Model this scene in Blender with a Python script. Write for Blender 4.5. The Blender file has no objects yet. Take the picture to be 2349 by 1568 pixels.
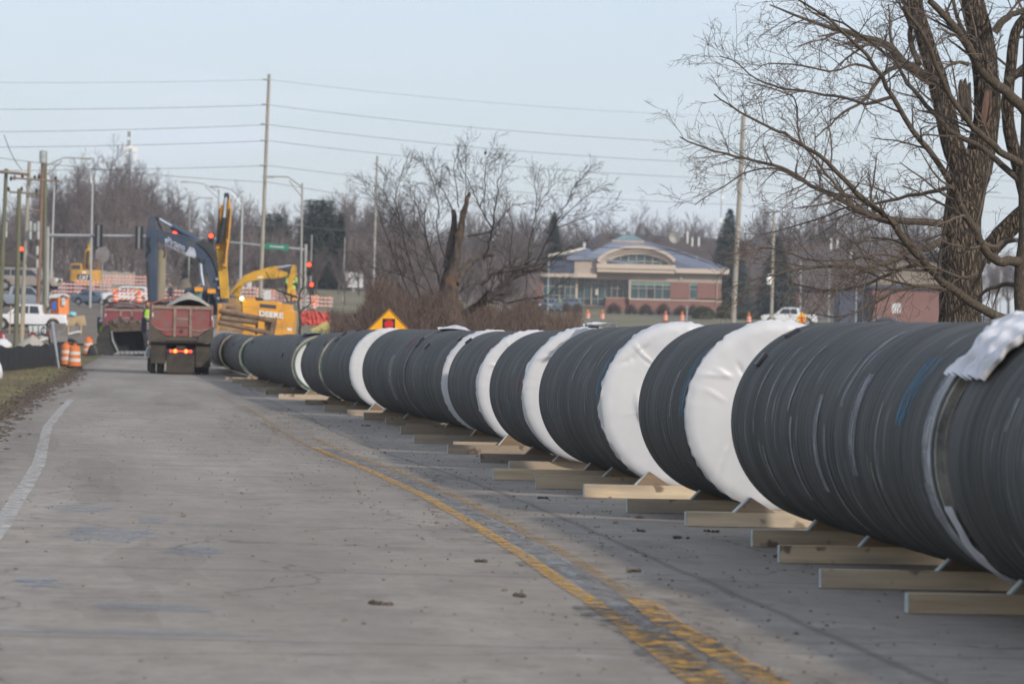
import bpy, math, random
from math import sin, cos, pi, radians, sqrt, atan2
from mathutils import Vector, Matrix, noise
S = bpy.context.scene
COL = S.collection
# ---------------------------------------------------------------- camera, sky, sun, exposure
FPX, CX, CY, HY, EYE, ROLL = 8800., 1174.5, 784., 759., 1.75, .0227
cd = bpy.data.cameras.new('camera'); cam = bpy.data.objects.new('camera', cd); COL.objects.link(cam)
cd.sensor_width = 36; cd.lens = FPX / 2349 * 36; cd.shift_y = -(CY - HY) / 2349
cd.clip_start = .5; cd.clip_end = 8000
cam.matrix_world = Matrix.Translation((0, 0, EYE)) @ Matrix.Rotation(pi / 2, 4, 'X') @ Matrix.Rotation(ROLL, 4, 'Z')
cd.dof.use_dof = True; cd.dof.focus_distance = 48; cd.dof.aperture_fstop = 4.0
S.camera = cam
W = bpy.data.worlds.new('World'); S.world = W; W.use_nodes = True
nt = W.node_tree; bg = nt.nodes['Background']
sk = nt.nodes.new('ShaderNodeTexSky'); sk.sky_type = 'NISHITA'; sk.sun_disc = False
SUN_AZ, SUN_EL = radians(140), radians(28)      # azimuth clockwise from +Y (view direction)
sk.sun_elevation = SUN_EL; sk.sun_rotation = SUN_AZ
sk.air_density = 1.0; sk.dust_density = 1.2; sk.ozone_density = 2.5; sk.altitude = 200
# thin high cloud veil: whitens the sky a little everywhere, a bit more in soft streaks
tc = nt.nodes.new('ShaderNodeTexCoord'); mp = nt.nodes.new('ShaderNodeMapping'); nz = nt.nodes.new('ShaderNodeTexNoise')
mp.inputs['Scale'].default_value = (6, 6, 40); nz.inputs['Scale'].default_value = 1.6; nz.inputs['Detail'].default_value = 5
rp = nt.nodes.new('ShaderNodeMapRange'); rp.inputs[1].default_value = .5; rp.inputs[2].default_value = .75
rp.inputs[3].default_value = .60; rp.inputs[4].default_value = .90
mx = nt.nodes.new('ShaderNodeMix'); mx.data_type = 'RGBA'; mx.inputs[7].default_value = (6.35, 6.9, 7.9, 1)
nt.links.new(tc.outputs['Generated'], mp.inputs[0]); nt.links.new(mp.outputs[0], nz.inputs['Vector'])
nt.links.new(nz.outputs[0], rp.inputs[0]); nt.links.new(rp.outputs[0], mx.inputs[0])
nt.links.new(sk.outputs[0], mx.inputs[6]); nt.links.new(mx.outputs[2], bg.inputs[0])
bg.inputs[1].default_value = .118
sl = bpy.data.lights.new('sun', 'SUN'); so = bpy.data.objects.new('sun', sl); COL.objects.link(so)
sl.energy = 2.5; sl.angle = radians(2.2); sl.color = (1, .90, .78)
sd = Vector((sin(SUN_AZ) * cos(SUN_EL), cos(SUN_AZ) * cos(SUN_EL), sin(SUN_EL)))
so.rotation_euler = sd.to_track_quat('Z', 'Y').to_euler()
S.view_settings.view_transform = 'Standard'; S.view_settings.look = 'None'
S.view_settings.exposure = .14; S.view_settings.gamma = 1
S.view_settings.use_curve_mapping = False
S.cycles.volume_bounces = 0; S.cycles.transparent_max_bounces = 8; S.cycles.max_bounces = 4; S.cycles.diffuse_bounces = 2; S.cycles.glossy_bounces = 2; S.cycles.transmission_bounces = 1

# ---------------------------------------------------------------- helpers
def ip(T, y):
    if y <= T[0][0]: return T[0][1]
    for a, b in zip(T, T[1:]):
        if y <= b[0]: return a[1] + (y - a[0]) / (b[0] - a[0]) * (b[1] - a[1])
    return T[-1][1]
GL = [(-60,0),(35,0),(41,-.02),(50,-.08),(60,-.15),(82,-.15),(107,-.27),(145,-.33),(200,-.28),(238,-.2),(262,.15),(300,1.17),(400,3.5),(450,5.57),(500,6.6),(700,8),(1600,8.5)]
GR = [(-60,0),(35,0),(41,-.02),(50,-.08),(60,-.15),(82,-.15),(107,-.27),(145,-.33),(200,-.2),(240,0),(300,1.),(400,3.04),(450,3.24),(500,3.4),(560,5.2),(620,5.6),(1600,7)]
def gz(x, y):                                   # terrain height
    a, b = ip(GL, y), ip(GR, y); t = min(1, max(0, (x + 22) / 32)); t = t * t * (3 - 2 * t)
    return a + (b - a) * t
CL = [(-60,8.5),(10,2.1),(20,1.2),(30,.15),(40,-.85),(49,-1.8),(56,-2.62),(68,-4),(82,-5.4),(115,-8.7),(133,-10.2),(167,-13.6),(225,-18.9),(300,-27),(400,-39),(500,-52),(1600,-184)]
def cl(y): return ip(CL, y)                     # left yellow line of the curving road
AX = [(10,5.3),(16,4.62),(24.5,3.72),(33.8,2.79),(41.3,1.86),(50.3,1.04),(59.5,.3),(67,-.4),(81.5,-2.4),(107.6,-5.36),(145.7,-9.65),(163.3,-11.8),(200,-15.6)]
def Wp(px, py, Y):                              # survey point: photo position + its distance -> metres
    dx, dy = px - CX, py - CY
    x, y = CX + dx * cos(ROLL) + dy * sin(ROLL), CY - dx * sin(ROLL) + dy * cos(ROLL)
    return Vector(((x - CX) * Y / FPX, Y, EYE + (HY - y) * Y / FPX))
def R2(seed): return random.Random(seed)

class MB:
    def __init__(s): s.v = []; s.f = []; s.m = []; s.uv = None
    def add(s, vs, fs, mi=0):
        o = len(s.v); s.v += [tuple(q) for q in vs]
        for f in fs: s.f.append(tuple(i + o for i in f)); s.m.append(mi)
        return s
    def box(s, c, d, rz=0, mi=0, rot=None, taper=1):
        hx, hy, hz = d[0] / 2, d[1] / 2, d[2] / 2; M = rot or Matrix.Rotation(rz, 3, 'Z'); c = Vector(c)
        vs = [c + M @ Vector((sx * hx * (taper if sz > 0 else 1), sy * hy * (taper if sz > 0 else 1), sz * hz)) for sz in (-1, 1) for sx, sy in ((-1,-1),(1,-1),(1,1),(-1,1))]
        return s.add(vs, [(3,2,1,0),(4,5,6,7),(0,1,5,4),(1,2,6,5),(2,3,7,6),(3,0,4,7)], mi)
    def bbox(s, a, b, mi=0):
        return s.box([(p + q) / 2 for p, q in zip(a, b)], [abs(q - p) for p, q in zip(a, b)], mi=mi)
    def prism(s, poly, off, mi=0):
        n = len(poly); off = Vector(off); a = [Vector(p) for p in poly]
        nrm = Vector((0,0,0))
        for i in range(n): nrm += a[i].cross(a[(i + 1) % n])
        if nrm.dot(off) > 0: a.reverse()
        vs = a + [p + off for p in a]
        fs = [tuple(range(n)), tuple(range(2 * n - 1, n - 1, -1))]
        fs += [((i + 1) % n, i, n + i, n + (i + 1) % n) for i in range(n)]
        return s.add(vs, fs, mi)
    def tube(s, pts, rad, n=8, mi=0, cap=True):
        pts = [Vector(p) for p in pts]; k = len(pts)
        if not hasattr(rad, '__len__'): rad = [rad] * k
        t = (pts[1] - pts[0]).normalized()
        u = t.orthogonal().normalized(); vs = []
        for i in range(k):
            d = (pts[min(i + 1, k - 1)] - pts[max(i - 1, 0)])
            if d.length > 1e-9: t = d.normalized()
            u = (u - t * u.dot(t)); u = u.normalized() if u.length > 1e-6 else t.orthogonal().normalized()
            w = t.cross(u)
            for j in range(n):
                a = 2 * pi * j / n; vs.append(pts[i] + (u * cos(a) + w * sin(a)) * rad[i])
        fs = [(i * n + j, i * n + (j + 1) % n, (i + 1) * n + (j + 1) % n, (i + 1) * n + j) for i in range(k - 1) for j in range(n)]
        if cap: fs += [tuple(range(n - 1, -1, -1)), tuple(range((k - 1) * n, k * n))]
        return s.add(vs, fs, mi)
    def lathe(s, prof, n=24, c=(0,0,0), axis='Z', mi=0, mis=None):   # prof: (radius, height)
        c = Vector(c); vs = []
        for r, h in prof:
            for j in range(n):
                a = 2 * pi * j / n
                p = (r * cos(a), r * sin(a), h) if axis == 'Z' else (r * cos(a), h, r * sin(a)) if axis == 'Y' else (h, r * cos(a), r * sin(a))
                vs.append(c + Vector(p))
        for i in range(len(prof) - 1):
            fs = []
            for j in range(n):
                q = (i * n + j, i * n + (j + 1) % n, (i + 1) * n + (j + 1) % n, (i + 1) * n + j)
                fs.append(q if axis != 'Y' else q[::-1])
            if i == 0: o = len(s.v); s.v += [tuple(q) for q in vs]
            for f in fs: s.f.append(tuple(x + o for x in f)); s.m.append(mis[i] if mis else mi)
        return s
    def ball(s, c, r, sc=(1,1,1), n=8, mi=0, jit=0, seed=0):
        rd = R2(seed); c = Vector(c); vs = []; fs = []
        for i in range(n // 2 + 1):
            th = pi * i / (n // 2)
            for j in range(n):
                k = 1 + rd.uniform(-jit, jit)
                vs.append(c + Vector((r * sc[0] * sin(th) * cos(2 * pi * j / n) * k, r * sc[1] * sin(th) * sin(2 * pi * j / n) * k, r * sc[2] * cos(th) * k)))
        for i in range(n // 2):
            for j in range(n): fs.append((i * n + j, (i + 1) * n + j, (i + 1) * n + (j + 1) % n, i * n + (j + 1) % n))
        return s.add(vs, fs, mi)
    def build(s, name, mats, parent=None, smooth=False, flat=None):
        me = bpy.data.meshes.new(name); o = bpy.data.objects.new(name, me); COL.objects.link(o)
        off = Vector((0, 0, 0))
        if parent is not None:
            o.parent = parent; off = ORG.get(parent.name, off); ORG[o.name] = off
        me.from_pydata([(a - off.x, b - off.y, c - off.z) for a, b, c in s.v], [], s.f)
        for m in (mats if isinstance(mats, (list, tuple)) else [mats]): me.materials.append(m)
        if any(s.m): me.polygons.foreach_set('material_index', s.m)
        if smooth: me.polygons.foreach_set('use_smooth', [True] * len(s.f))
        me.update()
        if smooth and flat is None:
            try: me.set_sharp_from_angle(angle=radians(38))
            except Exception: pass
        return o
ORG = {}
def tag(o, label=None, cat=None, group=None, kind=None):
    if label: o['label'] = label
    if cat: o['category'] = cat
    if group: o['group'] = group
    if kind: o['kind'] = kind
    return o
def thing(name, label, cat, loc=(0,0,0), group=None, rz=0):
    o = bpy.data.objects.new(name, None); COL.objects.link(o); o.location = loc; o.rotation_euler = (0, 0, rz)
    o.empty_display_size = .2; ORG[o.name] = Vector(loc); return tag(o, label, cat, group)
def copy_tree(o, parent=None):
    c = o.copy(); COL.objects.link(c)
    if parent is not None: c.parent = parent
    for ch in [x for x in o.children]: copy_tree(ch, c)
    return c
def place(proto, first, loc, rz, label, sc=1):
    c = proto if first else copy_tree(proto)
    c.location = loc; c.rotation_euler = (0, 0, rz); c.scale = (sc,) * 3 if not hasattr(sc, '__len__') else sc; c['label'] = label
    return c
def text_mesh(parent, txt, mat_, size, origin, ux, uy, name='lettering', depth=.01, shear=0, bold=0):
    cu = bpy.data.curves.new(name, 'FONT'); cu.body = txt; cu.size = 1; cu.extrude = 0; cu.offset = bold; cu.shear = shear
    to = bpy.data.objects.new('tmp', cu); COL.objects.link(to); bpy.context.view_layer.update()
    me = bpy.data.meshes.new_from_object(to.evaluated_get(bpy.context.evaluated_depsgraph_get()))
    bpy.data.objects.remove(to)
    xs = [v.co.x for v in me.vertices]; ys = [v.co.y for v in me.vertices]; x0, x1, y0, y1 = min(xs), max(xs), min(ys), max(ys)
    ux, uy, origin = Vector(ux), Vector(uy), Vector(origin); off = ORG.get(parent.name, Vector((0,0,0)))
    nrm = ux.cross(uy).normalized() * depth
    for v in me.vertices:
        v.co = origin + ux * ((v.co.x - x0) / (x1 - x0) * size[0]) + uy * ((v.co.y - y0) / (y1 - y0) * size[1]) + nrm - off
    me.materials.clear(); me.materials.append(mat_)
    o = bpy.data.objects.new(name, me); COL.objects.link(o); o.parent = parent; ORG[o.name] = off
    return o

# ---------------------------------------------------------------- materials
def nodes(m): return m.node_tree.nodes, m.node_tree.links
def M(name, col, rough=.6, metal=0, var=.18, scale=4, bump=0, dirt=None, dscale=1.5, damt=.5, emit=0, mscale=(1,1,1), spec=.5, rnd=.0):
    m = bpy.data.materials.new(name); m.use_nodes = True; N, L = nodes(m); b = N['Principled BSDF']
    b.inputs['Roughness'].default_value = rough; b.inputs['Metallic'].default_value = metal
    b.inputs['Specular IOR Level'].default_value = spec
    if emit:
        b.inputs['Emission Color'].default_value = (*col, 1); b.inputs['Emission Strength'].default_value = emit
        b.inputs['Base Color'].default_value = (*col, 1); return m
    t = N.new('ShaderNodeTexCoord'); mp = N.new('ShaderNodeMapping'); mp.inputs['Scale'].default_value = mscale
    L.new(t.outputs['Object'], mp.inputs[0])
    n1 = N.new('ShaderNodeTexNoise'); n1.inputs['Scale'].default_value = scale; n1.inputs['Detail'].default_value = 6; L.new(mp.outputs[0], n1.inputs['Vector'])
    r = N.new('ShaderNodeMapRange'); r.inputs[1].default_value = .3; r.inputs[2].default_value = .7; r.inputs[3].default_value = 1 - var; r.inputs[4].default_value = 1 + var
    L.new(n1.outputs[0], r.inputs[0])
    h = N.new('ShaderNodeHueSaturation'); h.inputs['Color'].default_value = (*col, 1); L.new(r.outputs[0], h.inputs['Value'])
    out = h.outputs[0]
    if rnd:
        oi = N.new('ShaderNodeObjectInfo'); r2 = N.new('ShaderNodeMapRange'); r2.inputs[3].default_value = 1 - rnd; r2.inputs[4].default_value = 1 + rnd
        L.new(oi.outputs['Random'], r2.inputs[0]); h2 = N.new('ShaderNodeHueSaturation'); L.new(out, h2.inputs['Color']); L.new(r2.outputs[0], h2.inputs['Value']); out = h2.outputs[0]
    if dirt:
        n2 = N.new('ShaderNodeTexNoise'); n2.inputs['Scale'].default_value = dscale; n2.inputs['Detail'].default_value = 7; n2.inputs['Roughness'].default_value = .65; L.new(t.outputs['Object'], n2.inputs['Vector'])
        r3 = N.new('ShaderNodeMapRange'); r3.inputs[1].default_value = .62 - damt * .4; r3.inputs[2].default_value = .78 - damt * .3; L.new(n2.outputs[0], r3.inputs[0])
        x = N.new('ShaderNodeMix'); x.data_type = 'RGBA'; x.inputs[7].default_value = (*dirt, 1); L.new(r3.outputs[0], x.inputs[0]); L.new(out, x.inputs[6]); out = x.outputs[2]
    L.new(out, b.inputs['Base Color'])
    if bump:
        bn = N.new('ShaderNodeBump'); bn.inputs['Strength'].default_value = bump; bn.inputs['Distance'].default_value = .02; L.new(n1.outputs[0], bn.inputs['Height']); L.new(bn.outputs[0], b.inputs['Normal'])
    return m
class G:      # small node-graph helper
    def __init__(s, name):
        s.m = bpy.data.materials.new(name); s.m.use_nodes = True; s.N, s.L = nodes(s.m); s.b = s.N['Principled BSDF']
    def src(s, vec, sc=(1,1,1), loc=(0,0,0)):
        mp = s.N.new('ShaderNodeMapping'); mp.inputs['Scale'].default_value = sc; mp.inputs['Location'].default_value = loc; s.L.new(vec, mp.inputs[0]); return mp.outputs[0]
    def noise(s, vec, scale=1, det=5, rough=.5):
        n = s.N.new('ShaderNodeTexNoise'); n.inputs['Scale'].default_value = scale; n.inputs['Detail'].default_value = det; n.inputs['Roughness'].default_value = rough; s.L.new(vec, n.inputs['Vector']); return n.outputs[0]
    def rng(s, v, a, b, c=0, d=1):
        r = s.N.new('ShaderNodeMapRange')
        for i, q in enumerate((a, b, c, d)): r.inputs[i + 1].default_value = q
        s.L.new(v, r.inputs[0]); return r.outputs[0]
    def math(s, op, a, b=None):
        n = s.N.new('ShaderNodeMath'); n.operation = op
        for i, q in enumerate((a, b)):
            if q is None: continue
            if isinstance(q, (int, float)): n.inputs[i].default_value = q
            else: s.L.new(q, n.inputs[i])
        return n.outputs[0]
    def mix(s, f, a, b):
        x = s.N.new('ShaderNodeMix'); x.data_type = 'RGBA'
        for i, q in ((0, f), (6, a), (7, b)):
            if isinstance(q, tuple): x.inputs[i].default_value = (*q, 1)
            elif isinstance(q, (int, float)): x.inputs[i].default_value = q
            else: s.L.new(q, x.inputs[i])
        return x.outputs[2]
    def sep(s, v):
        n = s.N.new('ShaderNodeSeparateXYZ'); s.L.new(v, n.inputs[0]); return n.outputs
    def bump(s, h, st=.3, dist=.02):
        n = s.N.new('ShaderNodeBump'); n.inputs['Strength'].default_value = st; n.inputs['Distance'].default_value = dist; s.L.new(h, n.inputs['Height']); s.L.new(n.outputs[0], s.b.inputs['Normal'])
    def tex(s, k): 
        if not hasattr(s, 'tc'): s.tc = s.N.new('ShaderNodeTexCoord')
        return s.tc.outputs[k]
    def rnd(s):
        o = s.N.new('ShaderNodeObjectInfo'); return o.outputs['Random']

def mat_road():
    g = G('road_concrete'); uv = g.tex('UV'); u = g.sep(uv)
    base = g.mix(g.rng(g.noise(g.src(uv, (.55, .05, 1)), 1, 4), .35, .65), (.240, .214, .184), (.350, .316, .275))
    base = g.mix(g.rng(g.noise(g.src(uv, (1.1, .8, 1)), 1.3, 8, .7), .42, .62, 0, .5), base, (.200, .182, .163))
    # brownish tyre-carried mud films along the lanes and cross scuffs
    base = g.mix(g.rng(g.noise(g.src(uv, (.5, .12, 1), (7, 3, 0)), 1.4, 6, .7), .5, .75, 0, .5), base, (.185, .155, .128))
    base = g.mix(g.rng(g.noise(g.src(uv, (.7, .5, 1), (3, 1, 0)), 1.5, 8, .72), .54, .72, 0, .55), base, (.130, .112, .096))
    base = g.mix(g.rng(g.noise(g.src(uv, (.5, .7, 1), (11, 5, 0)), 1.3, 7, .65), .60, .78, 0, .5), base, (.38, .365, .35))
    # transverse sawn joints every 6.1 m, filled with tar, and a longitudinal joint
    jt = g.math('ABSOLUTE', g.math('SUBTRACT', g.math('FRACT', g.math('DIVIDE', g.math('ADD', u[1], g.math('MULTIPLY', g.noise(g.src(uv, (1.2, .1, 1)), 1, 3), .12)), 6.1)), .5))
    base = g.mix(g.rng(jt, .003, .008, .5, 0), base, (.05, .052, .058))
    lj = g.math('ABSOLUTE', g.math('ADD', g.math('SUBTRACT', u[0], 1.05), g.math('MULTIPLY', g.noise(g.src(uv, (.2, .6, 1)), 1, 4), .12)))
    base = g.mix(g.rng(lj, .01, .06, .55, 0), base, (.07, .06, .052))
    base = g.mix(g.rng(g.noise(g.src(uv, (1, .7, 1), (2, 9, 0)), 5.5, 7, .75), .46, .66, 0, .45), base, (.17, .145, .118))
    base = g.mix(g.rng(g.noise(g.src(uv, (1.2, .8, 1), (21, 4, 0)), 2.6, 8, .75), .56, .66, 0, .5), base, (.135, .11, .088))
    ck = g.N.new('ShaderNodeTexVoronoi'); ck.feature = 'DISTANCE_TO_EDGE'; ck.inputs['Scale'].default_value = .28; wv = g.N.new('ShaderNodeVectorMath'); wv.operation = 'ADD'; nn_ = g.N.new('ShaderNodeTexNoise'); nn_.inputs['Scale'].default_value = .9; nn_.inputs['Detail'].default_value = 6; g.L.new(uv, nn_.inputs['Vector']); g.L.new(uv, wv.inputs[0]); g.L.new(nn_.outputs['Color'], wv.inputs[1]); g.L.new(wv.outputs[0], ck.inputs['Vector'])
    base = g.mix(g.rng(ck.outputs[0], .002, .007, .5, 0), base, (.07, .06, .052))
    sp = g.noise(g.src(uv, (1, 1, 1)), 26, 3, .8)
    base = g.mix(g.rng(sp, .63, .70, 0, .85), base, (.075, .060, .046))
    base = g.mix(g.rng(g.noise(g.src(uv, (1, 1, 1), (3, 3, 0)), 34, 2, .8), .69, .74, 0, .7), base, (.5, .48, .45))
    # dirty, darker margin by the left edge line and around the centre joint
    e = g.math('ADD', g.rng(u[0], -5.2, -4.2, 1, 0), g.rng(g.math('ABSOLUTE', g.math('SUBTRACT', u[0], .4)), .1, .9, .55, 0))
    base = g.mix(g.math('MULTIPLY', e, g.rng(g.noise(g.src(uv, (1, .5, 1), (1, 8, 0)), 1.5, 7, .7), .38, .62)), base, (.10, .082, .065))
    g.L.new(base, g.b.inputs['Base Color']); g.b.inputs['Roughness'].default_value = .85; g.b.inputs['Specular IOR Level'].default_value = .25
    g.bump(g.noise(g.src(uv, (1, 1, 1)), 30, 4, .7), .35, .01); return g.m
def mat_worn(name, col, lo, hi, sc=(3, 1.2, 1), col2=None):
    g = G(name); uv = g.tex('UV'); c = g.mix(g.rng(g.noise(g.src(uv, sc), 3, 5), .3, .7), col, col2 or tuple(x * .6 for x in col))
    g.L.new(c, g.b.inputs['Base Color']); g.b.inputs['Roughness'].default_value = .8
    f = g.rng(g.noise(g.src(uv, sc), 2.2, 8, .75), lo, hi); tr = g.N.new('ShaderNodeBsdfTransparent'); ms = g.N.new('ShaderNodeMixShader')
    g.L.new(f, ms.inputs[0]); g.L.new(g.b.outputs[0], ms.inputs[2]); g.L.new(tr.outputs[0], ms.inputs[1])
    g.L.new(ms.outputs[0], g.N['Material Output'].inputs[0]); return g.m
def mat_pipe():
    g = G('pipe_mortar_coating'); o = g.tex('Object'); a = g.N.new('ShaderNodeVectorMath'); a.operation = 'ADD'; cmb = g.N.new('ShaderNodeCombineXYZ')
    r = g.rnd(); g.L.new(g.math('MULTIPLY', r, 57), cmb.inputs[0]); g.L.new(g.math('MULTIPLY', r, 91), cmb.inputs[1]); g.L.new(o, a.inputs[0]); g.L.new(cmb.outputs[0], a.inputs[1]); v = a.outputs[0]
    ln = g.noise(g.src(v, (.5, 26, .5)), 1, 4, .6)
    base = g.mix(g.rng(ln, .36, .66), (.022, .023, .022), (.078, .079, .074))
    base = g.mix(g.rng(g.noise(g.src(v, (.35, 2.0, .35)), 1, 3), .45, .7, 0, .75), base, (.105, .108, .105))
    base = g.mix(g.rng(g.noise(g.src(v, (.9, 60, .9)), 1, 3, .6), .57, .68, 0, .6), base, (.20, .205, .20))
    base = g.mix(g.rng(g.noise(g.src(v, (1.4, 9, 1.4), (4, 2, 8)), 1, 4, .6), .60, .72, 0, .8), base, (.27, .28, .29))
    base = g.mix(g.rng(g.noise(g.src(v, (1.1, 14, 1.1), (9, 2, 1)), 1, 4, .6), .66, .76, 0, .6), base, (.16, .13, .09))
    g.L.new(base, g.b.inputs['Base Color']); g.b.inputs['Roughness'].default_value = .72; g.b.inputs['Specular IOR Level'].default_value = .3
    g.bump(g.noise(g.src(v, (.4, 17, .4)), 1, 4, .55), .9, .02); return g.m
def mat_plastic():
    g = G('white_plastic_wrap'); o = g.tex('Object'); n = g.noise(g.src(o, (1, 1, 1)), 1.3, 5)
    base = g.mix(g.rng(n, .35, .7), (.62, .62, .625), (.50, .51, .53)); base = g.mix(g.rng(g.noise(g.src(o, (1, 1, 1), (4, 4, 4)), 2.2, 7, .7), .66, .8, 0, .6), base, (.48, .38, .27))
    g.L.new(base, g.b.inputs['Base Color']); g.b.inputs['Roughness'].default_value = .42
    g.bump(g.noise(g.src(o, (1, 1, 1)), 2.0, 3, .5), .2, .03); return g.m
def mat_wood(name, c1, c2, grey=(.25,.235,.21), gamt=.4):
    g = G(name); o = g.tex('Object'); r = g.rnd(); a = g.N.new('ShaderNodeVectorMath'); a.operation = 'ADD'; cmb = g.N.new('ShaderNodeCombineXYZ')
    g.L.new(g.math('MULTIPLY', r, 33), cmb.inputs[1]); g.L.new(g.math('MULTIPLY', r, 71), cmb.inputs[0]); g.L.new(o, a.inputs[0]); g.L.new(cmb.outputs[0], a.inputs[1]); v = a.outputs[0]
    b = g.mix(g.rng(g.noise(g.src(v, (1.0, 14, 14)), 1, 5, .6), .3, .7), c1, c2)
    b = g.mix(g.rng(g.noise(g.src(v, (4, 5, 5)), 1.1, 2), .62, .68, 0, .85), b, (.12, .07, .04))
    b = g.mix(g.rng(g.noise(g.src(v, (.8, 3, 3)), 1.2, 5), .45, .75, 0, gamt * 2), b, grey)
    h = g.N.new('ShaderNodeHueSaturation'); g.L.new(b, h.inputs['Color']); g.L.new(g.rng(r, 0, 1, .72, 1.15), h.inputs['Value'])
    g.L.new(h.outputs[0], g.b.inputs['Base Color']); g.b.inputs['Roughness'].default_value = .8; g.bump(g.noise(g.src(v, (1, 20, 20)), 1, 4), .2); return g.m
def mat_ground():
    g = G('dormant_grass_ground'); o = g.tex('Object')
    n1 = g.noise(g.src(o, (1, .4, 1)), .35, 7, .65); n2 = g.noise(g.src(o, (1, 1, 1)), 4, 6, .75)
    b = g.mix(g.rng(n1, .35, .65), (.17, .15, .075), (.105, .115, .045)); b = g.mix(g.rng(n2, .4, .7, 0, .7), b, (.23, .18, .11))
    b = g.mix(g.rng(g.noise(g.src(o, (1, .5, 1), (5, 5, 5)), .22, 6, .7), .5, .62, 0, .8), b, (.12, .09, .062))
    g.L.new(b, g.b.inputs['Base Color']); g.b.inputs['Roughness'].default_value = .95; g.b.inputs['Specular IOR Level'].default_value = .1; g.bump(n2, .8, .05); return g.m
def mat_bark(name, c1, c2, sc=(9, 9, 1.6), st=1., dist=.04):
    g = G(name); o = g.tex('Object'); v = g.src(o, sc)
    w = g.N.new('ShaderNodeTexVoronoi'); w.feature = 'DISTANCE_TO_EDGE'; w.inputs['Scale'].default_value = 1.6
    a = g.N.new('ShaderNodeVectorMath'); a.operation = 'ADD'; nn = g.N.new('ShaderNodeTexNoise'); nn.inputs['Scale'].default_value = 1.2; g.L.new(v, nn.inputs['Vector']); g.L.new(v, a.inputs[0]); g.L.new(nn.outputs['Color'], a.inputs[1]); g.L.new(a.outputs[0], w.inputs['Vector'])
    e = g.rng(w.outputs[0], 0, .32); n = g.noise(v, 2, 5, .6)
    b = g.mix(g.math('MULTIPLY', e, g.rng(n, .2, .7)), c1, c2); g.L.new(b, g.b.inputs['Base Color']); g.b.inputs['Roughness'].default_value = .95; g.b.inputs['Specular IOR Level'].default_value = .15
    g.bump(e, st, dist); return g.m
def mat_glass(name, col, rough=.12):
    g = G(name); o = g.tex('Object'); g.L.new(g.mix(g.rng(g.noise(g.src(o, (1, 1, 1)), .8, 3), .35, .65), col, tuple(x * .45 for x in col)), g.b.inputs['Base Color'])
    g.b.inputs['Roughness'].default_value = rough; g.b.inputs['Specular IOR Level'].default_value = .9; return g.m
def mat_brick(name, c1, c2):
    g = G(name); o = g.tex('Object'); br = g.N.new('ShaderNodeTexBrick'); br.inputs['Color1'].default_value = (*c1, 1); br.inputs['Color2'].default_value = (*c2, 1); br.inputs['Mortar'].default_value = (.3, .24, .21, 1)
    br.inputs['Scale'].default_value = 4; g.L.new(g.src(o, (1, 0, 1), (0, 0, 0)), br.inputs['Vector'])
    mp = g.N.new('ShaderNodeMapping'); mp.inputs['Rotation'].default_value = (pi / 2, 0, 0); g.L.new(o, mp.inputs[0]); g.L.new(mp.outputs[0], br.inputs['Vector'])
    g.L.new(g.mix(g.rng(g.noise(g.src(o, (1, 1, 1)), .7, 4), .3, .7, 0, .3), br.outputs[0], tuple(x * .7 for x in c1)), g.b.inputs['Base Color']); g.b.inputs['Roughness'].default_value = .9; return g.m

m_road = mat_road(); m_ground = mat_ground(); m_pipe = mat_pipe(); m_wrap = mat_plastic()
m_yel = mat_worn('worn_yellow_paint', (.66, .35, .025), .45, .57, (3.2, 5, 1), (.46, .25, .05)); m_yel2 = mat_worn('faded_yellow_paint', (.46, .27, .07), .45, .64, (2.5, 4, 1))
m_white = mat_worn('worn_white_paint', (.50, .48, .45), .38, .56, (2, 3.5, 1), (.40, .38, .35)); m_tar = mat_worn('black_tar_seal', (.045, .044, .045), .50, .58, (1.6, 3.2, 1), (.08, .08, .08)); m_tarb = mat_worn('grey_blue_sealer', (.26, .28, .30), .40, .62, (3, .6, 1), (.11, .105, .10))
m_blue = mat_worn('blue_marking_paint', (.20, .29, .40), .49, .62, (3, 2.4, 1), (.20, .25, .31)); m_mudfilm = mat_worn('dried_mud_film', (.16, .13, .10), .50, .72, (2.2, 1.1, 1), (.20, .17, .14))
m_conc = M('pipe_end_concrete', (.36, .34, .29), .85, var=.25, scale=6, dirt=(.10, .10, .095), dscale=3, damt=.35, bump=.3)
m_band = M('joint_grout_band', (.22, .205, .18), .9, var=.35, scale=8, dirt=(.06, .063, .065), dscale=4, damt=.5, bump=.4)
m_green = M('green_steel_joint', (.06, .13, .09), .5, .2); m_black = M('black_rubber', (.012, .012, .014), .6, var=.3); m_blk2 = M('black_plastic_tab', (.014, .014, .018), .45)
m_wood = mat_wood('pale_pine_timber', (.68, .55, .38), (.48, .36, .23), gamt=.4); m_woodg = mat_wood('weathered_grey_timber', (.46, .37, .27), (.30, .23, .16), gamt=.45); m_endg = M('timber_end_grain_painted', (.42, .46, .44), .8, var=.3)
m_wedge = mat_wood('brown_wedge_timber', (.32, .22, .13), (.20, .135, .08), gamt=.2)
m_mud = M('brown_mud', (.10, .075, .055), .95, var=.4, scale=9, bump=.6); m_dirtm = M('packed_dirt', (.17, .135, .10), .95, var=.3, scale=1.2, bump=.5, dirt=(.10, .08, .06), dscale=.5)
m_bark = mat_bark('rough_oak_bark', (.036, .028, .022), (.27, .215, .165), (9, 9, 2.4), 1., .05); m_bark2 = mat_bark('smooth_grey_bark', (.070, .056, .044), (.160, .132, .100), (14, 14, 5), .4, .01)
m_twig = M('bare_twigs', (.105, .080, .065), .9, var=.3, scale=3); m_twigf = M('far_bare_twigs', (.135, .108, .102), .95, var=.2, scale=.4, rnd=.22); m_trunkf = M('far_bare_trunks', (.12, .095, .08), .95, var=.2, rnd=.2)
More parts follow.
